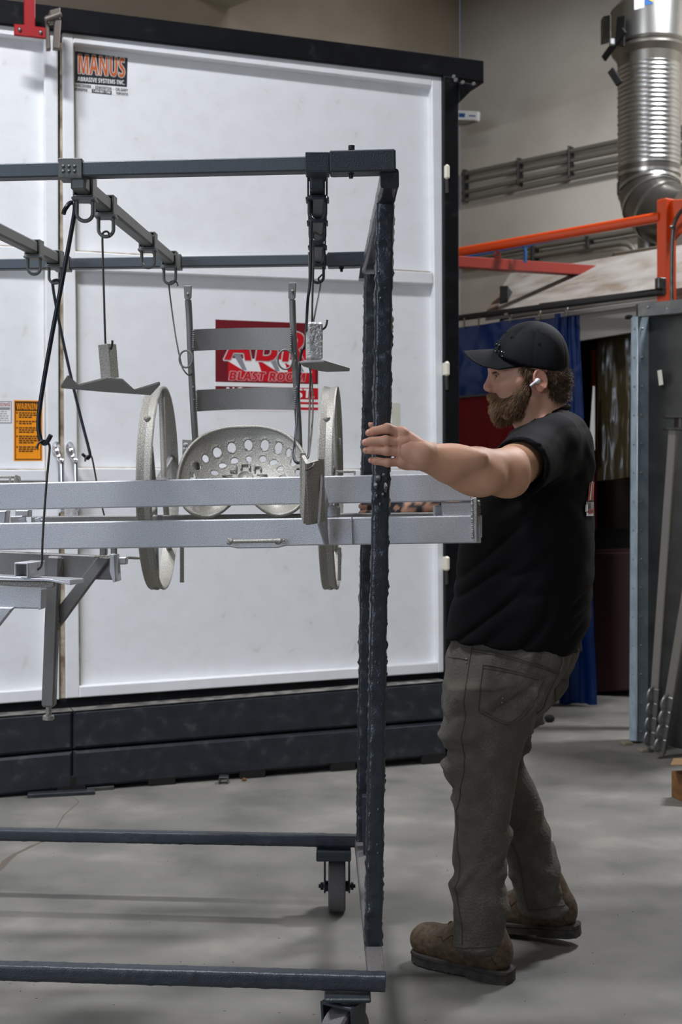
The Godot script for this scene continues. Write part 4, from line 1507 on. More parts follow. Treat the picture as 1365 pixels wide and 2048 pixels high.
func seat_pan(t: Node3D) -> void:
	# outline of the pan in its own plane (metres, y up the slope) and a bowl pressed into it
	var outl := PackedVector2Array()
	var raw := [[0.0, 0.141], [0.05, 0.139], [0.1, 0.124], [0.14, 0.096], [0.167, 0.055], [0.18, 0.005], [0.18, -0.045], [0.165, -0.085], [0.14, -0.11], [0.1, -0.116], [0.06, -0.105], [0.03, -0.085], [0.0, -0.075]]
	var ctl := []
	for q in raw:
		ctl.append(Vector3(q[0], q[1] * 1.085, 0))
	for k in range(raw.size() - 2, 0, -1):
		ctl.append(Vector3(-raw[k][0], raw[k][1] * 1.085, 0))
	ctl.append(ctl[0])
	var sm := smooth(ctl, 7)
	for p in sm:
		outl.append(Vector2(p.x, p.y))
	outl.remove_at(outl.size() - 1)
	var m := outl.size()
	var ctr := P(487, 945, 3.56)
	var X := Vector3(1, 0.02, 0).normalized()
	var N := Vector3(-0.02, 0.5, 0.866).normalized()
	var Y := N.cross(X).normalized()
	var org := Vector2(0, 0.0)
	var px := 3.56 / F
	var reach := func(q: Vector2) -> float:      # share of the way from the middle to the rim
		var dir := (q - org).normalized()
		for j in m:
			var hit = Geometry2D.segment_intersects_segment(org, dir * 0.5, outl[j], outl[(j + 1) % m])
			if hit != null:
				return q.length() / hit.length()
		return 1.0
	var sink := func(q: Vector2) -> float:
		return -0.055 * (1.0 - pow(minf(reach.call(q), 1.0), 2.6)) - 0.02 * exp(-pow((absf(q.x) - 0.09) / 0.05, 2.0)) * smoothstep(0.0, -0.09, q.y)
	var holes := []      # photograph column, row, half width, half height
	for q in [[407, 914, 7, 8], [430.5, 902, 9.5, 10], [459.5, 892.5, 9.5, 9.5], [493.5, 887.5, 9.5, 9.5], [527.5, 888.5, 9.5, 10], [555.5, 895, 9, 10.5], [576.5, 905.5, 6.5, 8.5], [391, 929.5, 8, 9], [425.5, 943.5, 8.5, 6], [441.5, 929, 9, 6], [465, 920, 8.5, 7], [494, 916.5, 7, 6.5], [522.5, 917, 8, 7], [544.5, 924, 9, 6], [559, 937.5, 8, 5.5], [563.5, 956, 8, 6], [383, 950, 6, 9], [420, 961, 6, 4], [587, 925, 7, 9], [595, 945, 6, 8]]:
		var x: float = (q[0] - 487.0) * px
		var y: float = (945.0 - q[1]) * px / Y.y
		for it in 4:      # the bowl sinks under the hole, so it sits higher in the flat outline
			y = ((945.0 - q[1]) * px - sink.call(Vector2(x, y)) * N.y) / Y.y
		holes.append([x, y, maxf(q[2] * px, 0.004), q[3] * px * 1.08])
	var rings := 90
	var depth := func(r: float) -> float:
		return -0.055 * (1.0 - pow(r, 2.6))
	var flat2 := []
	var pos := []
	for i in rings + 1:
		var r := float(i) / rings
		var row := []
		var row3 := []
		for j in m:
			var q := org.lerp(outl[j], r)
			for h in holes:
				var e := Vector2((q.x - h[0]) / h[2], (q.y - h[1]) / h[3])
				var l := e.length()
				if l > 0.7 and l < 1.3:
					e /= l
					q = Vector2(h[0] + e.x * h[2], h[1] + e.y * h[3])
			row.append(q)
			var lift: float = depth.call(r)
			# thigh hollows towards the front
			lift -= 0.02 * exp(-pow((absf(q.x) - 0.09) / 0.05, 2.0)) * smoothstep(0.0, -0.09, q.y)
			row3.append(ctr + X * q.x + Y * q.y + N * lift)
		flat2.append(row)
		pos.append(row3)
	var nrm := []
	for i in rings + 1:
		var row := []
		for j in m:
			var a: Vector3 = pos[mini(i + 1, rings)][j] - pos[maxi(i - 1, 0)][j]
			var c: Vector3 = pos[maxi(i, 1)][(j + 1) % m] - pos[maxi(i, 1)][(j + m - 1) % m]
			var g := a.cross(c).normalized()
			row.append(g if g.dot(N) > 0 else -g)
		nrm.append(row)
	var b := MB.new()
	for i in rings:
		for j in m:
			var k := (j + 1) % m
			for tr in [[[i, j], [i, k], [i + 1, k]], [[i, j], [i + 1, k], [i + 1, j]]]:
				var cen := Vector2.ZERO
				for s in tr:
					cen += flat2[s[0]][s[1]]
				cen /= 3.0
				var inside := false
				for h in holes:
					if Vector2((cen.x - h[0]) / h[2], (cen.y - h[1]) / h[3]).length() < 0.99:
						inside = true
						break
				if inside:
					continue
				var v := []
				var w := []
				for s in tr:
					v.append(pos[s[0]][s[1]])
					w.append(nrm[s[0]][s[1]])
				b.tri(v[0], v[1], v[2], w[0], w[1], w[2])
				b.tri(v[0] - w[0] * 0.003, v[1] - w[1] * 0.003, v[2] - w[2] * 0.003, -w[0], -w[1], -w[2])
	var edge := []
	for j in m + 1:
		edge.append(pos[rings][j % m] - N * 0.003)
	b.tube(edge, 0.0055, 8)
	var pan := part("seat_pan", b, M.blasted_warm, t)
	for h in holes:
		b = MB.new()
		var c := Vector3.ZERO
		var pts := []
		for k in 19:
			var a := TAU * k / 18
			var q := Vector2(h[0] + cos(a) * h[2], h[1] + sin(a) * h[3])
			var lift: float = sink.call(q)
			pts.append(ctr + X * q.x + Y * q.y + N * (lift - 0.0015))
		b.tube(pts, 0.0016, 6)
		part("hole_rim", b, M.blasted_warm, pan)
	# pressed emblem in the middle of the pan
	b = MB.new()
	var base := ctr + Y * 0.014 + N * (-0.052)
	var fr := Transform3D(Basis(X, N, X.cross(N)), base)
	b.lathe(fr, [Vector2(0.0, 0.001), Vector2(0.018, 0.001), Vector2(0.02, 0.004), Vector2(0.022, 0.004), Vector2(0.024, 0.0)], 28, false)
	b.box(base + N * 0.002, Vector3(0.014, 0.01, 0.004), Basis(X, Y, N), 0.001)
	for q in [[-0.05, -0.004, 0.03, 0.006], [-0.05, 0.006, 0.03, 0.004], [0.048, -0.004, 0.03, 0.006], [0.048, 0.006, 0.03, 0.004], [-0.012, 0.034, 0.006, 0.02], [0.012, 0.034, 0.006, 0.02], [0.0, 0.042, 0.022, 0.005], [-0.026, 0.03, 0.005, 0.022], [-0.036, 0.022, 0.018, 0.005], [0.026, 0.03, 0.005, 0.022], [0.036, 0.034, 0.016, 0.005], [0.044, 0.026, 0.005, 0.014]]:
		b.box(base + X * q[0] + Y * q[1] + N * 0.004, Vector3(q[2], q[3], 0.006), Basis(X, Y, N), 0.0025)
	part("emblem", b, M.blasted_warm, pan)


# ---------------------------------------------------------------- machines along the right wall
func far_machines() -> void:
	ductwork()
	conduits()
	orange_frame()
	wash_booth()
	sheet_panel()
	spare_bars()
	var t := thing("wall_sign", "small white sign box with a blue logo behind the roof beam's end", "sign", WP(938, 235, 0.1))
	var n := HB
	var b := MB.new()
	b.plate([WP(880, 218, 0.5), WP(956, 222.5, 0.5), WP(955, 240.5, 0.5), WP(880, 238, 0.5)], -n * 0.04, 0.003)
	part("board", b, M.print_white, t)
	b = MB.new()
	var q := WP(927, 229.5, 0.505)
	b.plate([WP(918, 226, 0.505), WP(930, 226.5, 0.505), WP(930, 234.5, 0.505), WP(918, 234, 0.505)], -n * 0.004, 0.001)
	b.plate([WP(938, 230, 0.505), WP(951, 231, 0.505), WP(951, 233, 0.505), WP(938, 232, 0.505)], -n * 0.004, 0.0005)
	part("logo", b, M.blue_pipe, t, "blue printed logo")
	b = MB.new()
	b.plate([WP(900, 240, 0.47), WP(950, 241.5, 0.47), WP(928, 248, 0.47), WP(900, 250, 0.47)], -n * 0.05, 0.003)
	part("bracket", b, M.booth_grey, t)


func ductwork() -> void:
	var d := 9.0
	var c := P(1299, 300, d)
	var px := d / F
	var t := thing("exhaust_duct", "ribbed silver exhaust duct with a drum fan on top and an elbow below", "duct", P(1299, 510, d))
	var yof := func(v: float) -> float:
		return EYE + (HY - v) * px
	var r0 := 60.5 * px
	var prof := []
	var v := 132.0
	prof.append(Vector2(r0, yof.call(336.0) - c.y))
	var y0: float = yof.call(334.0) - c.y
	var y1: float = yof.call(135.0) - c.y
	var n := 22
	for i in n:
		var a := lerpf(y0, y1, float(i) / n)
		var e := lerpf(y0, y1, float(i + 1) / n)
		prof.append(Vector2(r0, lerpf(a, e, 0.1)))
		prof.append(Vector2(r0 - 0.002, lerpf(a, e, 0.45)))
		prof.append(Vector2(r0 + (0.007 if i % 2 else 0.004), lerpf(a, e, 0.6)))
		prof.append(Vector2(r0 + (0.007 if i % 2 else 0.004), lerpf(a, e, 0.72)))
		prof.append(Vector2(r0, lerpf(a, e, 0.85)))
	prof.append(Vector2(r0, y1))
	var b := MB.new()
	b.lathe(Transform3D(Basis(Vector3.UP, 0.3), c), prof, 40, false)
	part("ribbed_pipe", b, M.duct, t)
	b = MB.new()
	var r1 := 74.0 * px
	b.lathe(Transform3D(Basis.IDENTITY, c), [Vector2(r0, yof.call(138.0) - c.y), Vector2(r0 + 0.006, yof.call(128.0) - c.y), Vector2(r1 - 0.035, yof.call(118.0) - c.y), Vector2(r1, yof.call(106.0) - c.y), Vector2(r1, yof.call(102.0) - c.y), Vector2(r1 - 0.02, yof.call(96.0) - c.y)], 40)
	part("collar", b, mat(C(130, 126, 118), 0.35, 0.85), t)
	b = MB.new()
	var r2 := 76.0 * px
	b.lathe(Transform3D(Basis.IDENTITY, c), [Vector2(r1 - 0.02, yof.call(97.0) - c.y), Vector2(r2, yof.call(92.0) - c.y), Vector2(r2, yof.call(22.0) - c.y), Vector2(r2 - 0.015, yof.call(18.0) - c.y)], 40)
	var drum := part("drum", b, M.duct, t)
	b = MB.new()
	b.lathe(Transform3D(Basis.IDENTITY, c), [Vector2(r2 - 0.015, yof.call(18.0) - c.y), Vector2(r2 - 0.1, yof.call(-6.0) - c.y), Vector2(r2 - 0.14, yof.call(-30.0) - c.y), Vector2(r2 - 0.14, 7.0 - c.y)], 32, false)
	part("hood_cone", b, mat(C(92, 82, 72), 0.5, 0.6), t)
	# clips, louvre arms and stickers on the drum
	for q in [[1207, 32, 1222, 82, -0.05], [1352, 16, 1366, 80, 0.1]]:
		b = MB.new()
		b.plate([P(q[0], q[1], d - 0.1), P(q[2], q[1] - 3, d - 0.18), P(q[2], q[3] - 4, d - 0.18), P(q[0], q[3], d - 0.1)], Vector3(0, 0, -0.08), 0.004)
		part("clip", b, M.galv, t)
	b = MB.new()
	b.plate([P(1236, 33, d - 0.19), P(1251, 30, d - 0.25), P(1250, 92, d - 0.25), P(1232, 88, d - 0.19)], Vector3(0, 0, -0.02), 0.002)
	part("slot", b, M.booth_dark, t)
	b = MB.new()
	b.beam(P(1208, 118, d - 0.1), P(1250, 60, d - 0.26), 0.02, 0.05)
	b.beam(P(1222, 140, d - 0.15), P(1240, 168, d - 0.2), 0.02, 0.05)
	part("louvre_arm", b, M.booth_dark, t)
	b = MB.new()
	b.box(P(1225, 84, d - 0.2), Vector3(0.04, 0.05, 0.03), Basis.IDENTITY, 0.008)
	part("lever", b, M.steel, t)
	var st := MB.new()
	var r3 := r2 + 0.002
	var cy := func(u: float, vv: float, lift: float) -> Vector3:
		var x := (u - 1299.0) * px
		var z := sqrt(maxf(r3 * r3 - x * x, 0.0))
		return Vector3(c.x + x, yof.call(vv), c.z + z + lift)
	var layers := []
	for s in [[1255, 1272, 21.5, 44, M.print_white, 0.0], [1273, 1288, 13, 39, M.blue_pipe, 0.0005]]:
		var mm := MB.new()
		mm.plate([cy.call(s[0], s[2] + 2, s[5]), cy.call(s[1], s[2], s[5]), cy.call(s[1], s[3] - 2, s[5]), cy.call(s[0], s[3], s[5])], Vector3(0, 0, -0.002), 0.0003)
		layers.append([mm, s[4]])
	var ye := MB.new()
	ye.plate([cy.call(1276, 26, 0.003), cy.call(1287, 17, 0.003), cy.call(1288, 33, 0.003)], Vector3(0, 0, -0.002), 0.0002)
	layers.append([ye, mat(C(236, 200, 40), 0.5)])
	print_part("sticker", layers, drum, "blue, yellow and white sticker")
	# elbow
	b = MB.new()
	var pts := []
	for i in 13:
		var a := float(i) / 12.0
		pts.append(P(1299, 336, d) + Vector3(0.1 * sin(a * PI / 2), -0.34 * a, 0.36 * (1.0 - cos(a * PI / 2))))
	b.tube(smooth([P(1299, 334, d), P(1299, 372, d), P(1306, 405, d - 0.06), P(1330, 428, d - 0.18), P(1372, 436, d - 0.3)], 4), r0, 32)
	part("elbow", b, mat(C(112, 108, 102), 0.3, 0.85), t)
	for k in 4:
		b = MB.new()
		var f := 0.15 + k * 0.2
		var pp: Array = smooth([P(1299, 334, d), P(1299, 372, d), P(1306, 405, d - 0.06), P(1330, 428, d - 0.18), P(1372, 436, d - 0.3)], 4)
		var i0 := int(f * (pp.size() - 2))
		var dir: Vector3 = (pp[i0 + 1] - pp[i0]).normalized()
		b.tube([pp[i0] - dir * 0.012, pp[i0] + dir * 0.012], r0 + 0.008, 32)
		part("elbow_seam", b, M.duct, t)
	b = MB.new()
	b.lathe(Transform3D(Basis.IDENTITY, P(1299, 500, d)), [Vector2(22.5 * px, 0), Vector2(22.5 * px, 0.42)], 28)
	part("drop_pipe", b, mat(C(128, 126, 122), 0.35, 0.8), t)
	b = MB.new()
	b.plate([P(1228, 505, d - 0.2), P(1345, 487, d - 0.55), P(1345, 498, d - 0.55), P(1230, 517, d - 0.2)], Vector3(0.03, 0, -0.3), 0.004)
	part("base_flange", b, mat(C(120, 112, 96), 0.6, 0.3), t)
	b = MB.new()
	b.box(P(1239, 376, d), Vector3(0.02, 0.09, 0.06), Basis.IDENTITY, 0.004)
	part("clip", b, M.galv, t)


func conduits() -> void:
	var i := 0
	for q in [[924, 349, 1240, 282, 0.022], [924, 366, 1240, 302, 0.016], [924, 386.5, 1240, 320, 0.02], [924, 402, 1240, 337, 0.018]]:
		var a := WP(q[0] + 1.0, q[1], 0.05)
		var e := WP(q[2] + 190, q[3] - (q[1] - q[3]) * 190.0 / 316.0, 0.05)
		var b := MB.new()
		b.rod(a, e, q[4] * 1.0, 12)
		var pos: String = ["topmost", "second from top", "third from top", "lowest"][i]
		single("conduit", b, M.conduit, "grey wall conduit, %s of the four rising towards the exhaust duct" % pos, "pipe", "upper wall conduits")
		i += 1
	for q in [[926, 345, 405], [1035, 322, 372], [1137, 298, 356]]:
		var b := MB.new()
		b.plate([WP(q[0] - 1.8, q[1] - 6, 0.085), WP(q[0] + 1.8, q[1] - 7, 0.085), WP(q[0] + 1.8, q[2] - 3, 0.085), WP(q[0] - 1.8, q[2] - 2, 0.085)], -HB * 0.08, 0.004)
		single("pipe_strap", b, M.dark_steel, ["upright strap over the wall conduits, at the blast room's post", "upright strap halfway along the wall conduits", "upright strap over the wall conduits, nearest the exhaust duct"][0 if q[0] < 1000 else (1 if q[0] < 1100 else 2)], "bracket", "straps over the wall conduits")
	var pts := [WP(925, 520, 0.06), WP(1060, 495, 0.06), WP(1230, 468, 0.06), WP(1330, 450, 0.06)]
	var b := MB.new()
	b.tube(pts, 0.03, 12)
	single("conduit", b, M.conduit, "thick grey wall conduit behind the orange pipe", "pipe", "lower wall conduits")
	pts = smooth([WP(925, 534, 0.06), WP(1060, 514, 0.06), WP(1220, 489, 0.06), WP(1250, 487, 0.06), WP(1264, 494, 0.06), WP(1272, 508, 0.06)], 5)
	b = MB.new()
	b.tube(pts, 0.024, 12)
	single("conduit", b, M.conduit, "thin grey wall conduit bending down at its right end", "pipe", "lower wall conduits")
	for q in [[1174, 472, 496], [1064, 492, 528]]:
		b = MB.new()
		b.plate([WP(q[0] - 4, q[1], 0.1), WP(q[0] + 4, q[1] - 1, 0.1), WP(q[0] + 3, q[2], 0.1), WP(q[0] - 3, q[2], 0.1)], -HB * 0.09, 0.004)
		single("pipe_strap", b, M.dark_steel, "small strap holding the lower wall conduits, %s" % ("right one" if q[0] > 1100 else "left one"), "bracket", "straps over the lower conduits")


func orange_frame() -> void:
	var d := 7.0
	var t := thing("orange_frame", "bright orange steel column with pipe and beam running to the left behind the man", "steel frame", P(1334, 1450, d) * Vector3(1, 0, 1))
	var b := MB.new()
	var a := P(1333, 397, d - 0.03)
	var w := 0.1
	var bs := Basis(HA.normalized(), Vector3.UP, HA.cross(Vector3.UP).normalized())
	var c := P(1334, 700, d)
	b.box(Vector3(c.x, a.y / 2, c.z), Vector3(0.085, a.y, 0.07), Basis(Vector3.UP, 0.55), 0.006)
	part("column", b, M.orange_paint, t)
	b = MB.new()
	b.plate([P(1345, 399, d - 0.08), P(1460, 396, d - 0.3), P(1460, 462, d - 0.3), P(1368, 462, d - 0.12), P(1352, 480, d - 0.08)], Vector3(0, 0, -0.05), 0.004)
	part("arm", b, M.orange_paint, t)
	b = MB.new()
	b.rod(P(1322, 434, d), P(870, 513, 8.08), 0.029, 20)
	part("pipe", b, M.orange_paint, t)
	b = MB.new()
	b.beam(P(860, 521, 7.4), P(1240, 546, 8.5), 0.07, 0.066, Vector3.UP, 0.004)
	part("beam", b, M.red_orange, t)
	b = MB.new()
	var lc := P(995.5, 509, 7.75)
	b.tube(b.arc(lc, Vector3(1, 0, 0), Vector3(0, 1, 0), 0.016, 0.0, TAU, 20), 0.0075, 8)
	b.box(lc + Vector3(0, -0.024, 0), Vector3(0.042, 0.022, 0.014), Basis.IDENTITY, 0.003)
	part("lifting_eye", b, M.red_orange, t)
	b = MB.new()
	b.box(P(1322, 567, d - 0.07), Vector3(0.05, 0.06, 0.04), Basis(Vector3.UP, 0.3), 0.004)
	part("bracket_plate", b, M.galv, t)
	b = MB.new()
	b.tube(smooth([P(1375, 413, d - 0.28), P(1362, 424, d - 0.2), P(1350, 446, d - 0.13), P(1346, 480, d - 0.11), P(1344.5, 540, d - 0.11), P(1345, 640, d - 0.11)], 6), 0.011, 10)
	single("flexible_conduit", b, M.galv, "thin grey flexible conduit running down the orange column's face", "cable")
	b = MB.new()
	b.box(P(1345.5, 454, d - 0.14), Vector3(0.03, 0.012, 0.02), Basis.IDENTITY, 0.003)
	part("conduit_clip", b, M.galv, t)
	b = MB.new()
	b.rod(P(1250, 453, 7.35), P(880, 524, 8.2), 0.009, 10)
	single("blue_air_line", b, M.blue_pipe, "slim blue air line running under the orange pipe", "pipe")
	b = MB.new()
	b.rod(P(1051, 494, 7.75), P(1051, 525, 7.75), 0.011, 12)
	b.rod(P(1043, 493, 7.75), P(1062, 490, 7.75), 0.014, 10)
	single("air_valve", b, M.blue_pipe, "blue valve stub hanging from the air line above the hood", "valve")
	b = MB.new()
	b.rod(P(1329, 583, d - 0.06), P(850, 645, 8.2), 0.019, 14)
	b.rod(P(1329, 583, d - 0.06), P(1082, 613.5, 7.6), 0.021, 14)
	single("curtain_rod", b, mat(C(34, 32, 31), 0.5, 0.3), "black pipe rod carrying the blue curtain across the booth front", "rod")


func curtain(mb: MB, q: Array, waves: float, amp: float, sd: int) -> MB:     # hanging cloth between four points tl tr br bl, thick and wavy
	var nz := noisy(sd, 1.2, 3)
	var nx := 70
	var ny := 40
	var n: Vector3 = (q[1] - q[0]).cross(q[3] - q[0]).normalized()
	if n.z < 0:
		n = -n
	var pos := []
	for j in ny + 1:
		var row := []
		for i in nx + 1:
			var s := float(i) / nx
			var r := float(j) / ny
			var p: Vector3 = q[0].lerp(q[1], s).lerp(q[3].lerp(q[2], s), r)
			p += n * (sin(s * waves * TAU + nz.get_noise_2d(s * 2, r) * 2.0) * amp * (0.5 + 0.5 * r) + nz.get_noise_3dv(p * 2.2) * amp * 1.3)
			row.append(p)
		pos.append(row)
	var nr := []
	for j in ny + 1:
		var row := []
		for i in nx + 1:
			var g: Vector3 = (pos[j][mini(i + 1, nx)] - pos[j][maxi(i - 1, 0)]).cross(pos[mini(j + 1, ny)][i] - pos[maxi(j - 1, 0)][i]).normalized()
			row.append(g if g.dot(n) > 0 else -g)
		nr.append(row)
	for j in ny:
		for i in nx:
			for tr in [[[j, i], [j, i + 1], [j + 1, i + 1]], [[j, i], [j + 1, i + 1], [j + 1, i]]]:
				var v := []
				var w := []
				for s in tr:
					v.append(pos[s[0]][s[1]])
					w.append(nr[s[0]][s[1]])
				mb.tri(v[0], v[1], v[2], w[0], w[1], w[2])
				mb.tri(v[0] - n * 0.004, v[1] - n * 0.004, v[2] - n * 0.004, -w[0], -w[1], -w[2])
	return mb


func wash_booth() -> void:
	var t := thing("wash_booth", "dark open-fronted booth under a sloping dirty white hood by the right wall", "booth", P(1150, 1430, 8.4) * Vector3(1, 0, 1))
	var b := MB.new()
	b.plate([P(972, 628, 7.95), P(1420, 568, 7.0), P(1420, 476, 8.0), P(1022, 554, 8.9)], Vector3(0.0, -0.04, -0.02), 0.003)
	part("hood", b, M.hood, t)
	b = MB.new()
	var h0 := P(972, 628, 7.95)
	var h3 := P(1022, 554, 8.9)
	var he := (P(1420, 568, 7.0) - h0).normalized() * 0.07
	var hn := he.cross(h3 - h0).normalized() * 0.012
	if hn.y < 0:
		hn = -hn
	b.plate([h0 + hn, h0 + he + hn, h3 + he + hn, h3 + hn], -hn * 1.5, 0.003)
	part("hood_edge", b, mat(C(92, 72, 60), 0.7), t)
	b = MB.new()
	b.plate([P(1008, 640, 7.82), P(1420, 583, 7.0), P(1420, 592, 7.0), P(1008, 650, 7.82)], Vector3(-0.01, 0, -0.05), 0.003)
	part("fascia", b, M.hood, t)
	b = MB.new()
	b.plate([P(1008, 648, 7.86), P(1420, 590, 7.04), P(1420, 640, 7.04), P(1008, 706, 7.86)], Vector3(-0.01, 0, -0.05), 0.003)
	part("lintel", b, M.booth_grey, t)
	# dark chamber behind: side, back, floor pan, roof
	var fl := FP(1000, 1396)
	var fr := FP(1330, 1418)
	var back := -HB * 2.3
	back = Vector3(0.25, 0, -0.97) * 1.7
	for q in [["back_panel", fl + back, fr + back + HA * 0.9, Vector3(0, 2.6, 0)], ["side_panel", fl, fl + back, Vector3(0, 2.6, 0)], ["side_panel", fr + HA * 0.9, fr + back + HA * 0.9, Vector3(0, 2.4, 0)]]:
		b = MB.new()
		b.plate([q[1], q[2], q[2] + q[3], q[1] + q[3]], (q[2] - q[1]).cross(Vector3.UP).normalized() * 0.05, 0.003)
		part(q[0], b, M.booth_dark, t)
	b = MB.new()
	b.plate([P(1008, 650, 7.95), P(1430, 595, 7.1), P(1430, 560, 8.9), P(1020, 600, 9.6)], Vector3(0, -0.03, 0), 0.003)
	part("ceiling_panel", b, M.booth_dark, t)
	# lower maroon machine body inside
	b = MB.new()
	b.plate([P(1100, 1108, 8.3), P(1270, 1104, 8.1), P(1270, 1380, 8.1), P(1100, 1390, 8.3)], Vector3(0.1, 0, -0.6), 0.006)
	part("machine_body", b, mat(C(48, 8, 8), 0.6), t)
	b = MB.new()
	b.plate([P(1183, 700, 8.25), P(1191, 700, 8.25), P(1192, 1060, 8.2), P(1184, 1060, 8.2)], Vector3(0.02, 0, -0.06), 0.003)
	part("red_post", b, mat(C(120, 16, 10), 0.6), t, "narrow red post")
	b = MB.new()
	b.plate([P(1200, 690, 8.3), P(1290, 690, 8.1), P(1290, 1060, 8.1), P(1216, 1060, 8.3)], Vector3(0.05, 0, -0.05), 0.004)
	part("inner_panel", b, mat(C(58, 48, 34), 0.6), t)
	b = MB.new()
	curtain(b, [P(1196, 664, 7.75), P(1292, 650, 7.55), P(1292, 950, 7.55), P(1197, 962, 7.75)], 2.0, 0.012, 71)
	single("strip_curtain", b, M.strip_vinyl, "murky yellowish plastic strip curtain hanging in the booth's opening", "curtain")
	b = MB.new()
	b.plate([P(1187, 772, 7.62), P(1191, 772, 7.62), P(1191, 900, 7.6), P(1179, 902, 7.6), P(1179, 888, 7.6)], Vector3(0.005, 0, -0.02), 0.003)
	single("white_bar", b, M.white_metal, "slim white bar standing in the booth's dark doorway", "bar")
	# curtains on the rod
	var h := thing("vinyl_curtain", "creased blue vinyl curtain with a maroon lower half, behind the man's head", "curtain", P(1000, 900, 7.75))
	b = MB.new()
	curtain(b, [P(880, 660, 8.0), P(1120, 628, 7.6), P(1120, 775, 7.6), P(880, 798, 8.0)], 2.2, 0.02, 72)
	part("blue_band", b, M.blue_vinyl, h)
	b = MB.new()
	curtain(b, [P(880, 798, 7.99), P(1120, 775, 7.59), P(1125, 1385, 7.6), P(880, 1400, 8.0)], 2.0, 0.015, 73)
	part("maroon_band", b, M.red_vinyl, h)
	b = MB.new()
	b.beam(P(880, 798, 7.97), P(1120, 775, 7.57), 0.006, 0.016, Vector3.UP, 0.002)
	part("seam", b, mat(C(20, 22, 34), 0.5), h)
	for q in [[929, 651], [958, 648], [1021, 640], [1080, 634]]:
		b = MB.new()
		var p := P(q[0], q[1], lerpf(7.92, 7.66, (q[0] - 929.0) / 150.0))
		b.tube(b.arc(p + Vector3(0, 0.012, 0), Vector3(0, 0, 1), Vector3(0, 1, 0), 0.03, 0.0, TAU, 14), 0.004, 6)
		part("curtain_ring", b, M.conduit, h)
	h = thing("vinyl_curtain", "narrow blue vinyl curtain reaching the floor behind the man's back", "curtain", P(1160, 1410, 7.65))
	b = MB.new()
	curtain(b, [P(1110, 628, 7.58), P(1158, 622, 7.52), P(1196, 1408, 7.72), P(1118, 1409, 7.85)], 1.5, 0.02, 74)
	part("panel", b, M.blue_vinyl, h)
	b = MB.new()
	b.tube(b.arc(P(1134, 623, 7.53), Vector3(0, 0, 1), Vector3(0, 1, 0), 0.03, 0.0, TAU, 14), 0.005, 6)
	part("curtain_ring", b, M.steel, h)
	b = MB.new()
	b.box(P(1017, 627.5, 7.72), Vector3(0.045, 0.025, 0.03), Basis(Vector3.UP, 0.7), 0.004)
	single("rod_clamp", b, M.booth_grey, "pale clamp block on the black curtain rod", "clamp")


func sheet_panel() -> void:
	var d := 6.62
	var t := thing("sheet_panel", "tall grey sheet-metal panel with a riveted edge flange tinted with painted daylight, right of the booth", "panel", FP(1290, 1486))
	var b := MB.new()
	b.plate([P(1293, 630, 6.66), P(1460, 618, 6.15), P(1460, 1520, 6.15), P(1290, 1487, 6.66)], Vector3(0.02, 0, -0.05), 0.003)
	part("sheet", b, M.sheet, t)
	# edge flange: two faces with a bright bead between them
	b = MB.new()
	b.plate([P(1266, 634, 6.62), P(1276, 633, 6.56), P(1274, 1482, 6.56), P(1262, 1481, 6.62)], Vector3(0.0, 0, -0.03), 0.001)
	b.plate([P(1277, 633, 6.56), P(1299, 630, 6.64), P(1297, 1484, 6.64), P(1275, 1482, 6.56)], Vector3(0.0, 0, -0.03), 0.001)
	var fl := part("flange", b, M.galv_daylit, t, "riveted edge flange with bluish daylight painted in")
	b = MB.new()
	b.rod(P(1276.5, 633, 6.555), P(1274.5, 1482, 6.555), 0.0035, 8)
	part("bead", b, M.chrome, fl)
	for i in 15:
		var v := 657.5 + i * 57.6
		for q in [[1270.0, 6.59], [1285.5, 6.585]]:
			b = MB.new()
			b.ball(P(q[0] - i * 0.2, v, q[1] - 0.004), Vector3(0.007, 0.007, 0.005), 8)
			part("rivet", b, M.steel, fl)
	b = MB.new()
	b.plate([P(1276, 607, 6.6), P(1460, 588, 6.12), P(1460, 617, 6.1), P(1277, 634, 6.58)], Vector3(0.0, 0, -0.04), 0.002)
	var top := part("top_flange", b, M.galv, t)
	for q in [[1297, 615], [1335, 618], [1343, 610]]:
		b = MB.new()
		b.ball(P(q[0], q[1], 6.44 - 0.0), Vector3(0.009, 0.007, 0.02), 8)
		part("rivet", b, M.steel, top)
	b = MB.new()
	b.plate([P(1316, 741, 6.53), P(1324, 739.5, 6.5), P(1327.5, 769, 6.5), P(1319.5, 771, 6.53)], Vector3(0, 0, -0.006), 0.0005)
	part("paper_tag", b, M.paper, t)
	b = MB.new()
	b.box(P(1258, 634, 6.7), Vector3(0.03, 0.018, 0.05), Basis.IDENTITY, 0.003)
	part("bracket", b, M.booth_dark, t)


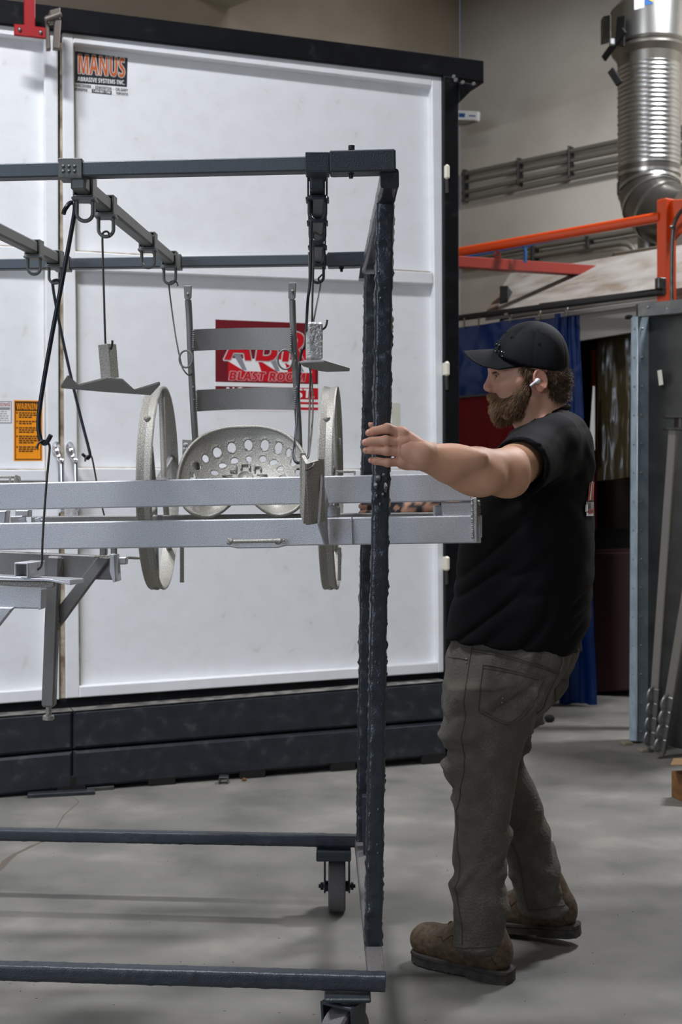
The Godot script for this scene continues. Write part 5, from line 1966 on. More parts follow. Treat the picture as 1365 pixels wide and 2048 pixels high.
func spare_bars() -> void:
	var n := 0
	for q in [[[1349, 858, 6.02], [1304, 1492, 6.35], "leaning steel bar with four loops and a channel head, nearer the flange"], [[1404, 1010, 5.8], [1322, 1500, 6.2], "second leaning steel bar with four loops, cut off by the right edge"]]:
		var a := P(q[0][0], q[0][1], q[0][2])
		var e := P(q[1][0], q[1][1], q[1][2])
		e.y = 0.02
		var t := thing("looped_bar", q[2], "steel bar", e * Vector3(1, 0, 1), "looped bars leaning on the sheet panel")
		var dir := (a - e).normalized()
		var b := MB.new()
		var side := Vector3(0.8, 0, 0.6)
		b.beam(e, a, 0.04, 0.04, side, 0.004)
		part("tube", b, mat(C(150, 146, 140), 0.4, 0.6), t)
		if n == 0:
			b = MB.new()
			b.plate([P(1333, 831, 6.0), P(1395, 832, 5.9), P(1395, 836, 5.9), P(1333, 835, 6.0)], Vector3(0, 0, -0.08), 0.001)
			b.plate([P(1333, 855, 6.0), P(1395, 856, 5.9), P(1395, 860, 5.9), P(1333, 859, 6.0)], Vector3(0, 0, -0.08), 0.001)
			b.plate([P(1358, 834, 5.97), P(1363, 834, 5.96), P(1363, 858, 5.96), P(1358, 858, 5.97)], Vector3(0, 0, -0.08), 0.001)
			part("channel_head", b, M.galv, t)
		for k in 4:
			var f := 0.045 + k * 0.05
			f = (0.06 + 0.075 * k)
			var c := e + dir * f
			b = MB.new()
			b.beam(c + dir * -0.032, c + dir * 0.032, 0.05, 0.05, side, 0.003)
			var col := part("collar", b, M.bar_metal, t)
			b = MB.new()
			var s0 := -side.cross(dir).normalized()
			if s0.x > 0:
				s0 = -s0
			s0 = (s0 + Vector3(-0.9, 0, 0.5)).normalized()
			var z := dir
			b.tube(b.arc(c + s0 * 0.026, z, s0, 0.036, 0.0, PI, 14), 0.0075, 8)
			part("loop", b, M.steel, col)
		n += 1


func floor_bits() -> void:
	# crack in the slab
	var b := MB.new()
	var mid := [FP(-40, 1775), FP(5, 1732), FP(12, 1722), FP(30, 1708), FP(48, 1700), FP(62, 1693), FP(90, 1681), FP(112, 1658), FP(128, 1630), FP(140, 1620), FP(158, 1604), FP(152, 1598), FP(140, 1592)]
	var wd := [0.008, 0.012, 0.013, 0.008, 0.006, 0.008, 0.003, 0.002, 0.002, 0.0025, 0.002, 0.0015, 0.001]
	for i in mid.size() - 1:
		var dirv: Vector3 = (mid[i + 1] - mid[i]).normalized()
		var s := dirv.cross(Vector3.UP)
		var y := Vector3(0, 0.0006, 0)
		b.quad(mid[i] - s * wd[i] + y, mid[i + 1] - s * wd[i + 1] + y, mid[i + 1] + s * wd[i + 1] + y, mid[i] + s * wd[i] + y, Vector3.UP)
	var fl := get_node("floor")
	part("crack", b, M.crack, fl)
	b = MB.new()
	for k in 90:
		var p := FP(rng.randf_range(-20, 1360), rng.randf_range(1570, 2046))
		b.ball(p, Vector3(rng.randf_range(0.001, 0.004), 0.001, rng.randf_range(0.001, 0.003)), 6)
	var gr := part("grit", b, M.crack, fl)
	gr.set_meta("kind", "stuff")
	var steel: Material = M.galv
	for q in [[55, 1590, 190, 1583, "flat steel shim lying under the blast room's left base beam"], [172, 1577, 227, 1573, "short bright steel shim beside the base beam's joint"]]:
		b = MB.new()
		var a := FP(q[0], q[1] + 4)
		var e := FP(q[2], q[3] + 4)
		b.beam(a + Vector3(0, 0.008, 0), e + Vector3(0, 0.008, 0), 0.05, 0.016, Vector3.UP, 0.002)
		single("steel_shim", b, M.black_steel if q[0] < 100 else steel, q[4], "shim", "shims under the base beams")
	b = MB.new()
	var c := FP(448, 1566)
	var px := -c.z / F
	b.box(c + Vector3(-8 * px, 7 * px, 0), Vector3(0.006, 14 * px, 0.05), Basis.IDENTITY, 0.001)
	b.box(c + Vector3(8 * px, 7 * px, 0), Vector3(0.006, 14 * px, 0.05), Basis.IDENTITY, 0.001)
	b.box(c + Vector3(0, 13 * px, 0), Vector3(16 * px, 0.006, 0.05), Basis.IDENTITY, 0.001)
	single("channel_offcut", b, steel, "tiny upside-down steel channel offcut on the floor before the base beams", "offcut")
	b = MB.new()
	b.ball(FP(489, 1562) + Vector3(0, 0.007, 0), Vector3(0.012, 0.008, 0.01), 8)
	single("pebble", b, M.carton, "small tan pebble on the floor right of the steel offcut", "pebble")
	b = MB.new()
	b.ball(FP(1100, 1444) + Vector3(0, 0.02, 0), Vector3(0.03, 0.022, 0.025), 12)
	single("rubber_foot", b, M.booth_dark, "small black rubber lump on the floor behind the man's legs", "rubber foot")
	for q in [[1254, 1489, 0.05, "wood scrap on the floor at the sheet panel's lower left corner"], [1290, 1503, 0.06, "wood scrap under the leaning bars' feet"]]:
		b = MB.new()
		b.box(FP(q[0], q[1]) + Vector3(0, 0.008, 0), Vector3(q[2], 0.016, 0.04), Basis(Vector3.UP, 0.4), 0.003)
		single("wood_scrap", b, M.scrap, q[3], "wood scrap", "wood scraps by the sheet panel")
	# cardboard carton at the right edge
	var t := thing("carton", "brown cardboard carton with an open flap, cut off by the right edge", "box", FP(1390, 1606))
	var k := FP(1390, 1606)
	b = MB.new()
	var bs := Basis(Vector3.UP, 0.25)
	b.box(k + Vector3(0.02, 0.055, -0.05), Vector3(0.14, 0.11, 0.16), bs, 0.003)
	part("body", b, M.carton, t)
	b = MB.new()
	b.plate([k + Vector3(-0.1, 0.158, 0), k + Vector3(0.02, 0.165, 0.03), k + Vector3(0.05, 0.16, -0.12), k + Vector3(-0.05, 0.158, -0.14)], Vector3(0, -0.004, 0), 0.001)
	b.plate([k + Vector3(-0.045, 0.1, 0.035), k + Vector3(0.02, 0.1, 0.05), k + Vector3(0.02, 0.163, 0.03), k + Vector3(-0.045, 0.158, 0.02)], Vector3(0, 0, -0.004), 0.001)
	part("flap", b, mat(C(112, 86, 48), 0.8), t)


# ---------------------------------------------------------------- solid modelling on a grid
class Vol:
	var o: Vector3
	var h: float
	var nx: int
	var ny: int
	var nz: int
	var f := PackedFloat32Array()

	func _init(lo: Vector3, hi: Vector3, cell: float) -> void:
		o = lo
		h = cell
		nx = int((hi.x - lo.x) / cell) + 2
		ny = int((hi.y - lo.y) / cell) + 2
		nz = int((hi.z - lo.z) / cell) + 2
		f.resize(nx * ny * nz)
		f.fill(1.0)

	func span(lo: Vector3, hi: Vector3) -> Array:
		var a := (lo - o) / h
		var b := (hi - o) / h
		return [clampi(int(floor(a.x)), 0, nx - 1), clampi(int(ceil(b.x)), 0, nx - 1), clampi(int(floor(a.y)), 0, ny - 1), clampi(int(ceil(b.y)), 0, ny - 1), clampi(int(floor(a.z)), 0, nz - 1), clampi(int(ceil(b.z)), 0, nz - 1)]

	func cap(a: Vector3, b: Vector3, ra: float, rb: float, k := 0.02, sub := false) -> Vol:      # tapered capsule
		var rm := maxf(ra, rb) + k + h * 3.0
		var s := span(a.min(b) - Vector3.ONE * rm, a.max(b) + Vector3.ONE * rm)
		var ba := b - a
		var bb := maxf(ba.length_squared(), 1e-9)
		for z in range(s[4], s[5] + 1):
			for y in range(s[2], s[3] + 1):
				var base := (z * ny + y) * nx
				for x in range(s[0], s[1] + 1):
					var p := o + Vector3(x, y, z) * h - a
					var t := clampf(p.dot(ba) / bb, 0.0, 1.0)
					var d := (p - ba * t).length() - lerpf(ra, rb, t)
					mix_in(base + x, d, k, sub)
		return self

	func mix_in(i: int, d: float, k: float, sub: bool) -> void:
		var c := f[i]
		if sub:
			d = -d
			var e := maxf(k - absf(c - d), 0.0)
			f[i] = maxf(c, d) + e * e * 0.25 / maxf(k, 1e-6)
		else:
			var e := maxf(k - absf(c - d), 0.0)
			f[i] = minf(c, d) - e * e * 0.25 / maxf(k, 1e-6)

	func ell(c: Vector3, r: Vector3, k := 0.02, bs := Basis.IDENTITY, sub := false) -> Vol:
		var rm := maxf(r.x, maxf(r.y, r.z)) + k + h * 3.0
		var s := span(c - Vector3.ONE * rm, c + Vector3.ONE * rm)
		var inv := bs.inverse()
		var r2 := r * r
		for z in range(s[4], s[5] + 1):
			for y in range(s[2], s[3] + 1):
				var base := (z * ny + y) * nx
				for x in range(s[0], s[1] + 1):
					var p := inv * (o + Vector3(x, y, z) * h - c)
					var k0 := (p / r).length()
					var k1 := (p / r2).length()
					var d := k0 * (k0 - 1.0) / maxf(k1, 1e-6)
					mix_in(base + x, d, k, sub)
		return self

	func loft(rows: Array, yaw: float, k := 0.02, power := 2.3) -> Vol:    # rows [y, x, z, half along the facing axis, half across], from bottom to top
		var lo := Vector3.INF
		var hi := -Vector3.INF
		for r in rows:
			var m: float = maxf(r[3], r[4]) + k + 0.03
			lo = lo.min(Vector3(r[1] - m, r[0] - 0.03, r[2] - m))
			hi = hi.max(Vector3(r[1] + m, r[0] + 0.03, r[2] + m))
		var s := span(lo, hi)
		var ca := cos(yaw)
		var sa := sin(yaw)
		var j := 0
		for y in range(s[2], s[3] + 1):
			var py := o.y + y * h
			while j < rows.size() - 2 and py > rows[j + 1][0]:
				j += 1
			var r0: Array = rows[j]
			var r1: Array = rows[j + 1]
			var t: float = (py - r0[0]) / (r1[0] - r0[0])
			var tc := clampf(t, 0.0, 1.0)
			var m0: Array = rows[maxi(j - 1, 0)]
			var m1: Array = rows[mini(j + 2, rows.size() - 1)]
			var q := []
			for i in range(1, 5):
				q.append(cubic_interpolate_in_time(r0[i], r1[i], m0[i], m1[i], tc, r1[0] - r0[0], (m0[0] - r0[0]) if j > 0 else (r0[0] - r1[0]), (m1[0] - r0[0]) if j < rows.size() - 2 else 2.0 * (r1[0] - r0[0])))
			var cx: float = q[0]
			var cz: float = q[1]
			var ra: float = maxf(q[2], 0.004)
			var rb: float = maxf(q[3], 0.004)
			var over := maxf(rows[0][0] - py, py - rows[-1][0])
			var mn := minf(ra, rb)
			for z in range(s[4], s[5] + 1):
				var base := (z * ny + y) * nx
				for x in range(s[0], s[1] + 1):
					var dx := o.x + x * h - cx
					var dz := o.z + z * h - cz
					var u := absf(dx * ca + dz * sa) / ra
					var v := absf(-dx * sa + dz * ca) / rb
					var e := pow(pow(u, power) + pow(v, power), 1.0 / power)
					var d := (e - 1.0) * mn
					if e > 1e-4:      # true distance along the ray from the axis
						d = (e - 1.0) * sqrt(dx * dx + dz * dz) / e
						if e < 1.0:
							d = maxf(d, (e - 1.0) * mn * 1.5)
					mix_in(base + x, maxf(d, over), k, false)
		return self

	func cut(p: Vector3, n: Vector3, k := 0.004) -> Vol:      # keep what lies behind the plane
		for z in nz:
			for y in ny:
				var base := (z * ny + y) * nx
				for x in nx:
					var d := (o + Vector3(x, y, z) * h - p).dot(n)
					if d > -k - h:
						mix_in(base + x, -d, k, true)
		return self

	func at(p: Vector3) -> float:
		var q := (p - o) / h
		var x := int(floor(q.x))
		var y := int(floor(q.y))
		var z := int(floor(q.z))
		if x < 0 or y < 0 or z < 0 or x >= nx - 1 or y >= ny - 1 or z >= nz - 1:
			return 1.0
		var t := q - Vector3(x, y, z)
		var i := (z * ny + y) * nx + x
		var zz := nx * ny
		var a := lerpf(lerpf(f[i], f[i + 1], t.x), lerpf(f[i + nx], f[i + nx + 1], t.x), t.y)
		var b := lerpf(lerpf(f[i + zz], f[i + zz + 1], t.x), lerpf(f[i + zz + nx], f[i + zz + nx + 1], t.x), t.y)
		return lerpf(a, b, t.z)

	func slope(p: Vector3) -> Vector3:
		var e := h
		return Vector3(at(p + Vector3(e, 0, 0)) - at(p - Vector3(e, 0, 0)), at(p + Vector3(0, e, 0)) - at(p - Vector3(0, e, 0)), at(p + Vector3(0, 0, e)) - at(p - Vector3(0, 0, e))).normalized()

	func march(from: Vector3, dir: Vector3, far: float) -> Vector3:     # first point of the surface along a line
		var t := 0.0
		var was := 0.0
		while t < far:
			if at(from + dir * t) < 0.0:
				var a := was
				var b := t
				for i in 12:
					var m := (a + b) / 2
					if at(from + dir * m) < 0.0:
						b = m
					else:
						a = m
				return from + dir * b
			was = t
			t += h * 0.8
		return Vector3.INF

	func emit(mb: MB, bend = null, paint = null) -> void:       # surface nets
		var id := PackedInt32Array()
		id.resize(nx * ny * nz)
		id.fill(-1)
		var vp := PackedVector3Array()
		var zz := nx * ny
		var offs := [0, 1, nx, nx + 1, zz, zz + 1, zz + nx, zz + nx + 1]
		for z in nz - 1:
			for y in ny - 1:
				var i := (z * ny + y) * nx
				for x in nx - 1:
					var a0 := f[i]
					if absf(a0) > h * 2.5:
						i += 1
						continue
					var a1 := f[i + 1]
					var a2 := f[i + nx]
					var a3 := f[i + nx + 1]
					var a4 := f[i + zz]
					var a5 := f[i + zz + 1]
					var a6 := f[i + zz + nx]
					var a7 := f[i + zz + nx + 1]
					var neg := int(a0 < 0) + int(a1 < 0) + int(a2 < 0) + int(a3 < 0) + int(a4 < 0) + int(a5 < 0) + int(a6 < 0) + int(a7 < 0)
					if neg > 0 and neg < 8:
						var c := Vector3.ZERO
						var n := 0
						if (a0 < 0) != (a1 < 0): c += Vector3(a0 / (a0 - a1), 0, 0); n += 1
						if (a2 < 0) != (a3 < 0): c += Vector3(a2 / (a2 - a3), 1, 0); n += 1
						if (a4 < 0) != (a5 < 0): c += Vector3(a4 / (a4 - a5), 0, 1); n += 1
						if (a6 < 0) != (a7 < 0): c += Vector3(a6 / (a6 - a7), 1, 1); n += 1
						if (a0 < 0) != (a2 < 0): c += Vector3(0, a0 / (a0 - a2), 0); n += 1
						if (a1 < 0) != (a3 < 0): c += Vector3(1, a1 / (a1 - a3), 0); n += 1
						if (a4 < 0) != (a6 < 0): c += Vector3(0, a4 / (a4 - a6), 1); n += 1
						if (a5 < 0) != (a7 < 0): c += Vector3(1, a5 / (a5 - a7), 1); n += 1
						if (a0 < 0) != (a4 < 0): c += Vector3(0, 0, a0 / (a0 - a4)); n += 1
						if (a1 < 0) != (a5 < 0): c += Vector3(1, 0, a1 / (a1 - a5)); n += 1
						if (a2 < 0) != (a6 < 0): c += Vector3(0, 1, a2 / (a2 - a6)); n += 1
						if (a3 < 0) != (a7 < 0): c += Vector3(1, 1, a3 / (a3 - a7)); n += 1
						id[i] = vp.size()
						vp.append(o + (Vector3(x, y, z) + c / n) * h)
					i += 1
		var tri := PackedInt32Array()
		for z in range(1, nz - 1):
			for y in range(1, ny - 1):
				var i := (z * ny + y) * nx + 1
				for x in range(1, nx - 1):
					if id[i] >= 0:
						var s := f[i] < 0
						if s != (f[i + 1] < 0):
							add_quad(tri, id[i], id[i - nx], id[i - nx - zz], id[i - zz], s)
						if s != (f[i + nx] < 0):
							add_quad(tri, id[i], id[i - zz], id[i - zz - 1], id[i - 1], s)
						if s != (f[i + zz] < 0):
							add_quad(tri, id[i], id[i - 1], id[i - 1 - nx], id[i - nx], s)
					i += 1
		var nr := normals(vp, tri)
		if bend != null:
			for i in vp.size():
				vp[i] += nr[i] * float(bend.call(vp[i], nr[i]))
			nr = normals(vp, tri)
		var at0 := mb.v.size()
		var m := tri.size()
		mb.v.resize(at0 + m)
		mb.n.resize(at0 + m)
		var cols := PackedColorArray()
		if paint != null:
			mb.colored = true
			mb.c.resize(at0 + m)
			cols.resize(vp.size())
			for i in vp.size():
				cols[i] = paint.call(vp[i], nr[i])
		for i in m:
			mb.v[at0 + i] = vp[tri[i]]
			mb.n[at0 + i] = nr[tri[i]]
			if mb.colored:
				mb.c[at0 + i] = cols[tri[i]]

	func add_quad(tri: PackedInt32Array, a: int, b: int, c: int, d: int, s: bool) -> void:
		if a < 0 or b < 0 or c < 0 or d < 0:
			return
		if s:
			tri.append_array([a, c, b, a, d, c])
		else:
			tri.append_array([a, b, c, a, c, d])

	func normals(vp: PackedVector3Array, tri: PackedInt32Array) -> PackedVector3Array:
		var nr := PackedVector3Array()
		nr.resize(vp.size())
		for i in range(0, tri.size(), 3):
			var a := tri[i]
			var b := tri[i + 1]
			var c := tri[i + 2]
			var g := (vp[c] - vp[a]).cross(vp[b] - vp[a])
			nr[a] += g
			nr[b] += g
			nr[c] += g
		for i in nr.size():
			nr[i] = nr[i].normalized()
		return nr


# ---------------------------------------------------------------- the man
const YAW := 0.38      # he faces left and a little away

func span_row(v: float, u0: float, u1: float, d: float, half_z: float) -> Array:      # loft row from the outline's left and right column
	var a := P(u0, v, d)
	var b := P(u1, v, d)
	var w := (b.x - a.x) / 2.0
	var fwd := w
	# half width seen = sqrt((fwd cos)^2 + (across sin)^2)
	fwd = sqrt(maxf(w * w - pow(half_z * sin(YAW), 2.0), 0.0004)) / cos(YAW)
	return [a.y, (a.x + b.x) / 2.0, -d, fwd, half_z]

func leg_row(v: float, u0: float, u1: float, d: float, depth: float) -> Array:
	var a := P(u0, v, d)
	var b := P(u1, v, d)
	return [a.y, (a.x + b.x) / 2.0, -d, (b.x - a.x) / 2.0, depth]

func person() -> void:
	var t := thing("person", "bearded man in black cap, black t-shirt and grey-brown jeans, one arm out gripping the post", "person", Vector3(0.5, 0, -3.47))
	M.skin = mat(Color.WHITE, 0.58, 0.0, null, 30.0, bump_tex(81, 0.12, 3.0, 256, 3), 0.25)
	M.skin.vertex_color_use_as_albedo = true
	M.skin.subsurf_scatter_enabled = true
	M.skin.subsurf_scatter_strength = 0.06
	M.shirt = mat(C(11, 11, 12), 0.8, 0.0, null, 60.0, bump_tex(82, 0.3, 3.0, 128, 2), 0.3)
	M.shirt.metallic_specular = 0.25
	M.jeans = mat(Color.WHITE, 0.9, 0.0, noise_tex(83, 0.02, [[0.2, C(73, 69, 62)], [0.5, C(81, 76, 68)], [0.85, C(91, 85, 76)]], 512, 6), 1.6, bump_tex(84, 0.3, 4.0, 256, 2), 0.3)
	M.seam = mat(C(66, 61, 53), 0.9)
	M.boot = mat(Color.WHITE, 0.6, 0.0, noise_tex(85, 0.02, [[0.2, C(50, 38, 25)], [0.5, C(74, 58, 39)], [0.8, C(96, 78, 54)]], 512, 5), 5.0, bump_tex(86, 0.06, 3.0, 256, 3), 0.4)
	M.sole = mat(Color.WHITE, 0.75, 0.0, noise_tex(87, 0.02, [[0.3, C(36, 33, 30)], [0.7, C(60, 54, 46)]], 256, 4), 6.0)
	M.cap = mat(C(17, 18, 21), 0.75, 0.0, null, 70.0, bump_tex(88, 0.4, 4.0, 128, 1), 0.4)
	M.cap.metallic_specular = 0.3
	M.hair = mat(Color.WHITE, 0.6)
	M.hair.vertex_color_use_as_albedo = true
	M.black_shiny = mat(C(16, 16, 18), 0.2, 0.3)
	body(t)
	shirt(t)
	trousers(t)
	boots(t)
	head_wear(t)


var HC := Vector3.ZERO      # middle of the head

func hp(u: float, v: float, z := 0.0) -> Vector3:      # point of the head from its profile: column, row, and metres towards the camera from its midline
	return P(u, v, 3.45 - z)

func skin_tone(p: Vector3, n: Vector3) -> Color:
	var s := sin(p.x * 71.0 + p.y * 37.0) * sin(p.y * 53.0 - p.z * 61.0) * 0.5 + 0.5
	var base := Color(0.52, 0.275, 0.165).lerp(Color(0.58, 0.32, 0.2), s)
	if p.x < 0.19 and p.z > -3.0:      # knuckles and fingertips are redder
		base = base.lerp(Color(0.58, 0.29, 0.21), 0.5)
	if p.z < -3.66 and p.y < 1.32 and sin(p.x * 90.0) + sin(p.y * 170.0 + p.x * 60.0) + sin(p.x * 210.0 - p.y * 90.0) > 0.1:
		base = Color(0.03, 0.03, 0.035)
	if p.y > 1.45:
		base = base.lerp(Color(0.53, 0.28, 0.2), 0.5)
	return base

func body(t: Node3D) -> void:
	var mb := MB.new()
	# trunk, limbs and neck under the clothes
	var S := P(1092, 890, 3.3)
	var E := P(1012, 946, 3.04)
	var W := P(843, 911, 2.875)
	var f1 := P(900, 929, 2.92)
	var f2 := P(955, 941, 2.97)
	var v := Vol.new(Vector3(0.04, 0.06, -3.86), Vector3(0.78, 1.56, -2.78), 0.011)
	var rows := []
	for r in [[1290, 925, 1140, 0.15], [1200, 940, 1160, 0.15], [1100, 950, 1165, 0.16], [1000, 975, 1165, 0.17], [920, 1010, 1160, 0.17], [870, 1050, 1150, 0.15], [835, 1072, 1138, 0.09]]:
		rows.append(span_row(r[0], r[1], r[2], 3.47, r[3]))
	v.loft(rows, YAW, 0.03)
	v.cap(P(1085, 850, 3.46), hp(1080, 770), 0.068, 0.062, 0.03)
	v.cap(S, E, 0.06, 0.05, 0.03)
	v.cap(P(1100, 895, 3.63), P(965, 1010, 3.76), 0.06, 0.048, 0.03)
	v.cap(P(965, 1010, 3.76), P(815, 1020, 3.74), 0.047, 0.033, 0.02)
	v.cap(P(990, 1330, 3.4), P(968, 1560, 3.35), 0.06, 0.045, 0.03).cap(P(968, 1560, 3.35), P(962, 1880, 3.33), 0.045, 0.035, 0.02)
	v.cap(P(1030, 1340, 3.56), P(990, 1540, 3.6), 0.06, 0.045, 0.03).cap(P(990, 1540, 3.6), P(1086, 1790, 3.6), 0.04, 0.035, 0.02)
	v.emit(mb, null, skin_tone)
	# forearm and elbow of the reaching arm
	v = Vol.new(Vector3(0.13, 1.14, -3.2), Vector3(0.53, 1.42, -2.78), 0.006)
	v.cap(W, f1, 0.0315, 0.043, 0.01).cap(f1, f2, 0.043, 0.053, 0.01).cap(f2, E, 0.053, 0.055, 0.012)
	v.cap(E, S.lerp(E, 0.4), 0.054, 0.057, 0.02)
	v.ell(P(925, 917, 2.9), Vector3(0.06, 0.026, 0.03), 0.03)
	v.ell(P(958, 958, 2.95), Vector3(0.06, 0.036, 0.035), 0.03)
	v.ell(P(1026, 962, 3.02), Vector3(0.03, 0.03, 0.03), 0.03)
	v.cap(W, P(815, 902, 2.878), 0.0315, 0.031, 0.01)
	var nz := noisy(90, 9.0, 2)
	v.emit(mb, func(p: Vector3, _n: Vector3) -> float: return nz.get_noise_3dv(p) * 0.0014, skin_tone)
	left_hand(mb)
	right_hand(mb)
	head(mb)
	var o := part("body", mb, M.skin, t)
	nails(o)
	arm_hair(o)
	eyes(o)


func left_hand(mb: MB) -> void:
	var v := Vol.new(Vector3(0.04, 1.315, -2.99), Vector3(0.215, 1.43, -2.82), 0.0024)
	# back of the hand from knuckles to wrist
	var wr := P(846, 911, 2.878)
	var kn := [P(803, 866, 2.872), P(806, 885, 2.868), P(806, 905, 2.868), P(803, 924, 2.872)]
	var rk := [0.0125, 0.0132, 0.0125, 0.011]
	for i in 4:
		v.cap(kn[i] + Vector3(0, 0, -0.004), wr + Vector3(-0.008, (1.5 - i) * 0.012, 0), rk[i] + 0.002, 0.02, 0.012)
	v.cap(P(812, 880, 2.885), P(812, 922, 2.885), 0.015, 0.014, 0.012)
	v.cap(wr, P(868, 913, 2.89), 0.0305, 0.0315, 0.012)
	v.ell(P(832, 922, 2.882), Vector3(0.032, 0.02, 0.019), 0.015)
	# fingers lie across the post and curl round its far edge
	var tips := [[[803, 866, 2.872], [775, 857, 2.862], [749, 862, 2.868], [738, 866, 2.882], 0.0102], [[806, 885, 2.868], [772, 881, 2.858], [742, 883, 2.864], [731, 885, 2.88], 0.0104], [[806, 905, 2.868], [774, 902, 2.858], [745, 900, 2.865], [733, 901, 2.881], 0.0099], [[803, 924, 2.872], [776, 925, 2.863], [752, 922, 2.868], [742.5, 920.5, 2.88], 0.009]]
	for i in 4:
		var f: Array = tips[i]
		var r: float = f[4]
		var a := P(f[0][0], f[0][1], f[0][2])
		var b := P(f[1][0], f[1][1], f[1][2])
		var c := P(f[2][0], f[2][1], f[2][2])
		var e := P(f[3][0], f[3][1], f[3][2])
		var g := Vol.new(Vector3(0.04, 1.315, -2.99), Vector3(0.215, 1.43, -2.82), 0.0024)
		g.cap(a, b, r + 0.0016, r + 0.0006, 0.003).cap(b, c, r + 0.0004, r - 0.0003, 0.003).cap(c, e, r - 0.0003, r - 0.0018, 0.003)
		g.ell(b + Vector3(0, 0, 0.001), Vector3.ONE * (r + 0.0012), 0.004)
		var k := 0.0035
		for q in v.f.size():
			var d := g.f[q]
			if d < 0.05:
				# sharp creases between fingers, soft ones over the knuckles
				var kk := k if v.o.x + (q % v.nx) * v.h < 0.125 else 0.012
				v.mix_in(q, d, kk if v.o.x + (q % v.nx) * v.h > 0.128 else 0.0012, false)
	v.cap(P(799, 874, 2.884), P(799, 921, 2.884), 0.0125, 0.0115, 0.006)
	v.cap(P(806, 902, 2.872), P(804, 923, 2.874), 0.012, 0.0105, 0.008)
	# knuckle heads
	for i in 4:
		v.ell(kn[i] + Vector3(0.003, 0, 0.006), Vector3(0.009, 0.0078, 0.008), 0.008)
	# thumb round the back of the post
	v.cap(P(824, 884, 2.895), P(800, 868, 2.94), 0.017, 0.0135, 0.015).cap(P(800, 868, 2.94), P(768, 857, 2.962), 0.0125, 0.0115, 0.004).cap(P(768, 857, 2.962), P(745, 849, 2.958), 0.0115, 0.0095, 0.004)
	var nz := noisy(91, 22.0, 2)
	v.emit(mb, func(p: Vector3, _n: Vector3) -> float: return nz.get_noise_3dv(p) * 0.0006, skin_tone)


func right_hand(mb: MB) -> void:
	var v := Vol.new(Vector3(0.04, 1.15, -3.83), Vector3(0.24, 1.3, -3.64), 0.0045)
	var w := P(815, 1020, 3.74)
	for i in 4:
		var y := 0.032 - i * 0.021
		var k := Vector3(0.142, w.y + y, -3.735)
		v.cap(k, w + Vector3(-0.01, y * 0.4, 0), 0.0135, 0.02, 0.012)
		v.cap(k, Vector3(0.1, k.y + 0.003, -3.735), 0.011, 0.0105, 0.003).cap(Vector3(0.1, k.y + 0.003, -3.735), Vector3(0.068, k.y + 0.001, -3.738), 0.0102, 0.0098, 0.003).cap(Vector3(0.068, k.y + 0.001, -3.738), Vector3(0.058, k.y, -3.758), 0.0098, 0.008, 0.003)
	v.cap(Vector3(0.16, w.y + 0.03, -3.76), Vector3(0.125, w.y + 0.045, -3.802), 0.016, 0.013, 0.01).cap(Vector3(0.125, w.y + 0.045, -3.802), Vector3(0.09, w.y + 0.05, -3.808), 0.012, 0.009, 0.004)
	v.emit(mb, null, skin_tone)


func nails(o: Node) -> void:
	for q in [[737.5, 865, 2.873, 0.5], [730.8, 884, 2.871, 0.5], [732.8, 900, 2.872, 0.45], [742, 920.5, 2.872, 0.45]]:
		var b := MB.new()
		var d: float = q[2]
		b.ball(P(q[0], q[1], d), Vector3(0.0028, 0.0058, 0.0075), 10, Basis(Vector3.UP, -0.5))
		part("fingernail", b, mat(C(214, 160, 146), 0.35), o)


func arm_hair(o: Node) -> void:
	var mb := MB.new()
	var r := RandomNumberGenerator.new()
	r.seed = 5
	var top := [[838, 884, 2.875], [870, 888, 2.9], [900, 892, 2.92], [930, 894, 2.945], [960, 896, 2.97], [990, 898, 3.0]]
	for i in 260:
		var f := r.randf() * 4.99
		var k := int(f)
		var p := P(lerpf(top[k][0], top[k + 1][0], f - k), lerpf(top[k][1], top[k + 1][1], f - k) + 3, lerpf(top[k][2], top[k + 1][2], f - k)) + Vector3(0, 0, r.randf_range(-0.015, 0.02))
		var e := p + Vector3(r.randf_range(-0.004, 0.008), r.randf_range(0.002, 0.007), r.randf_range(-0.002, 0.004))
		mb.tube([p - Vector3(0, 0.004, 0), p, e], [0.0003, 0.0003, 0.0001], 3)
	var h := part("arm_hair", mb, mat(C(96, 66, 44), 0.6), o)
	h.set_meta("kind", "stuff")


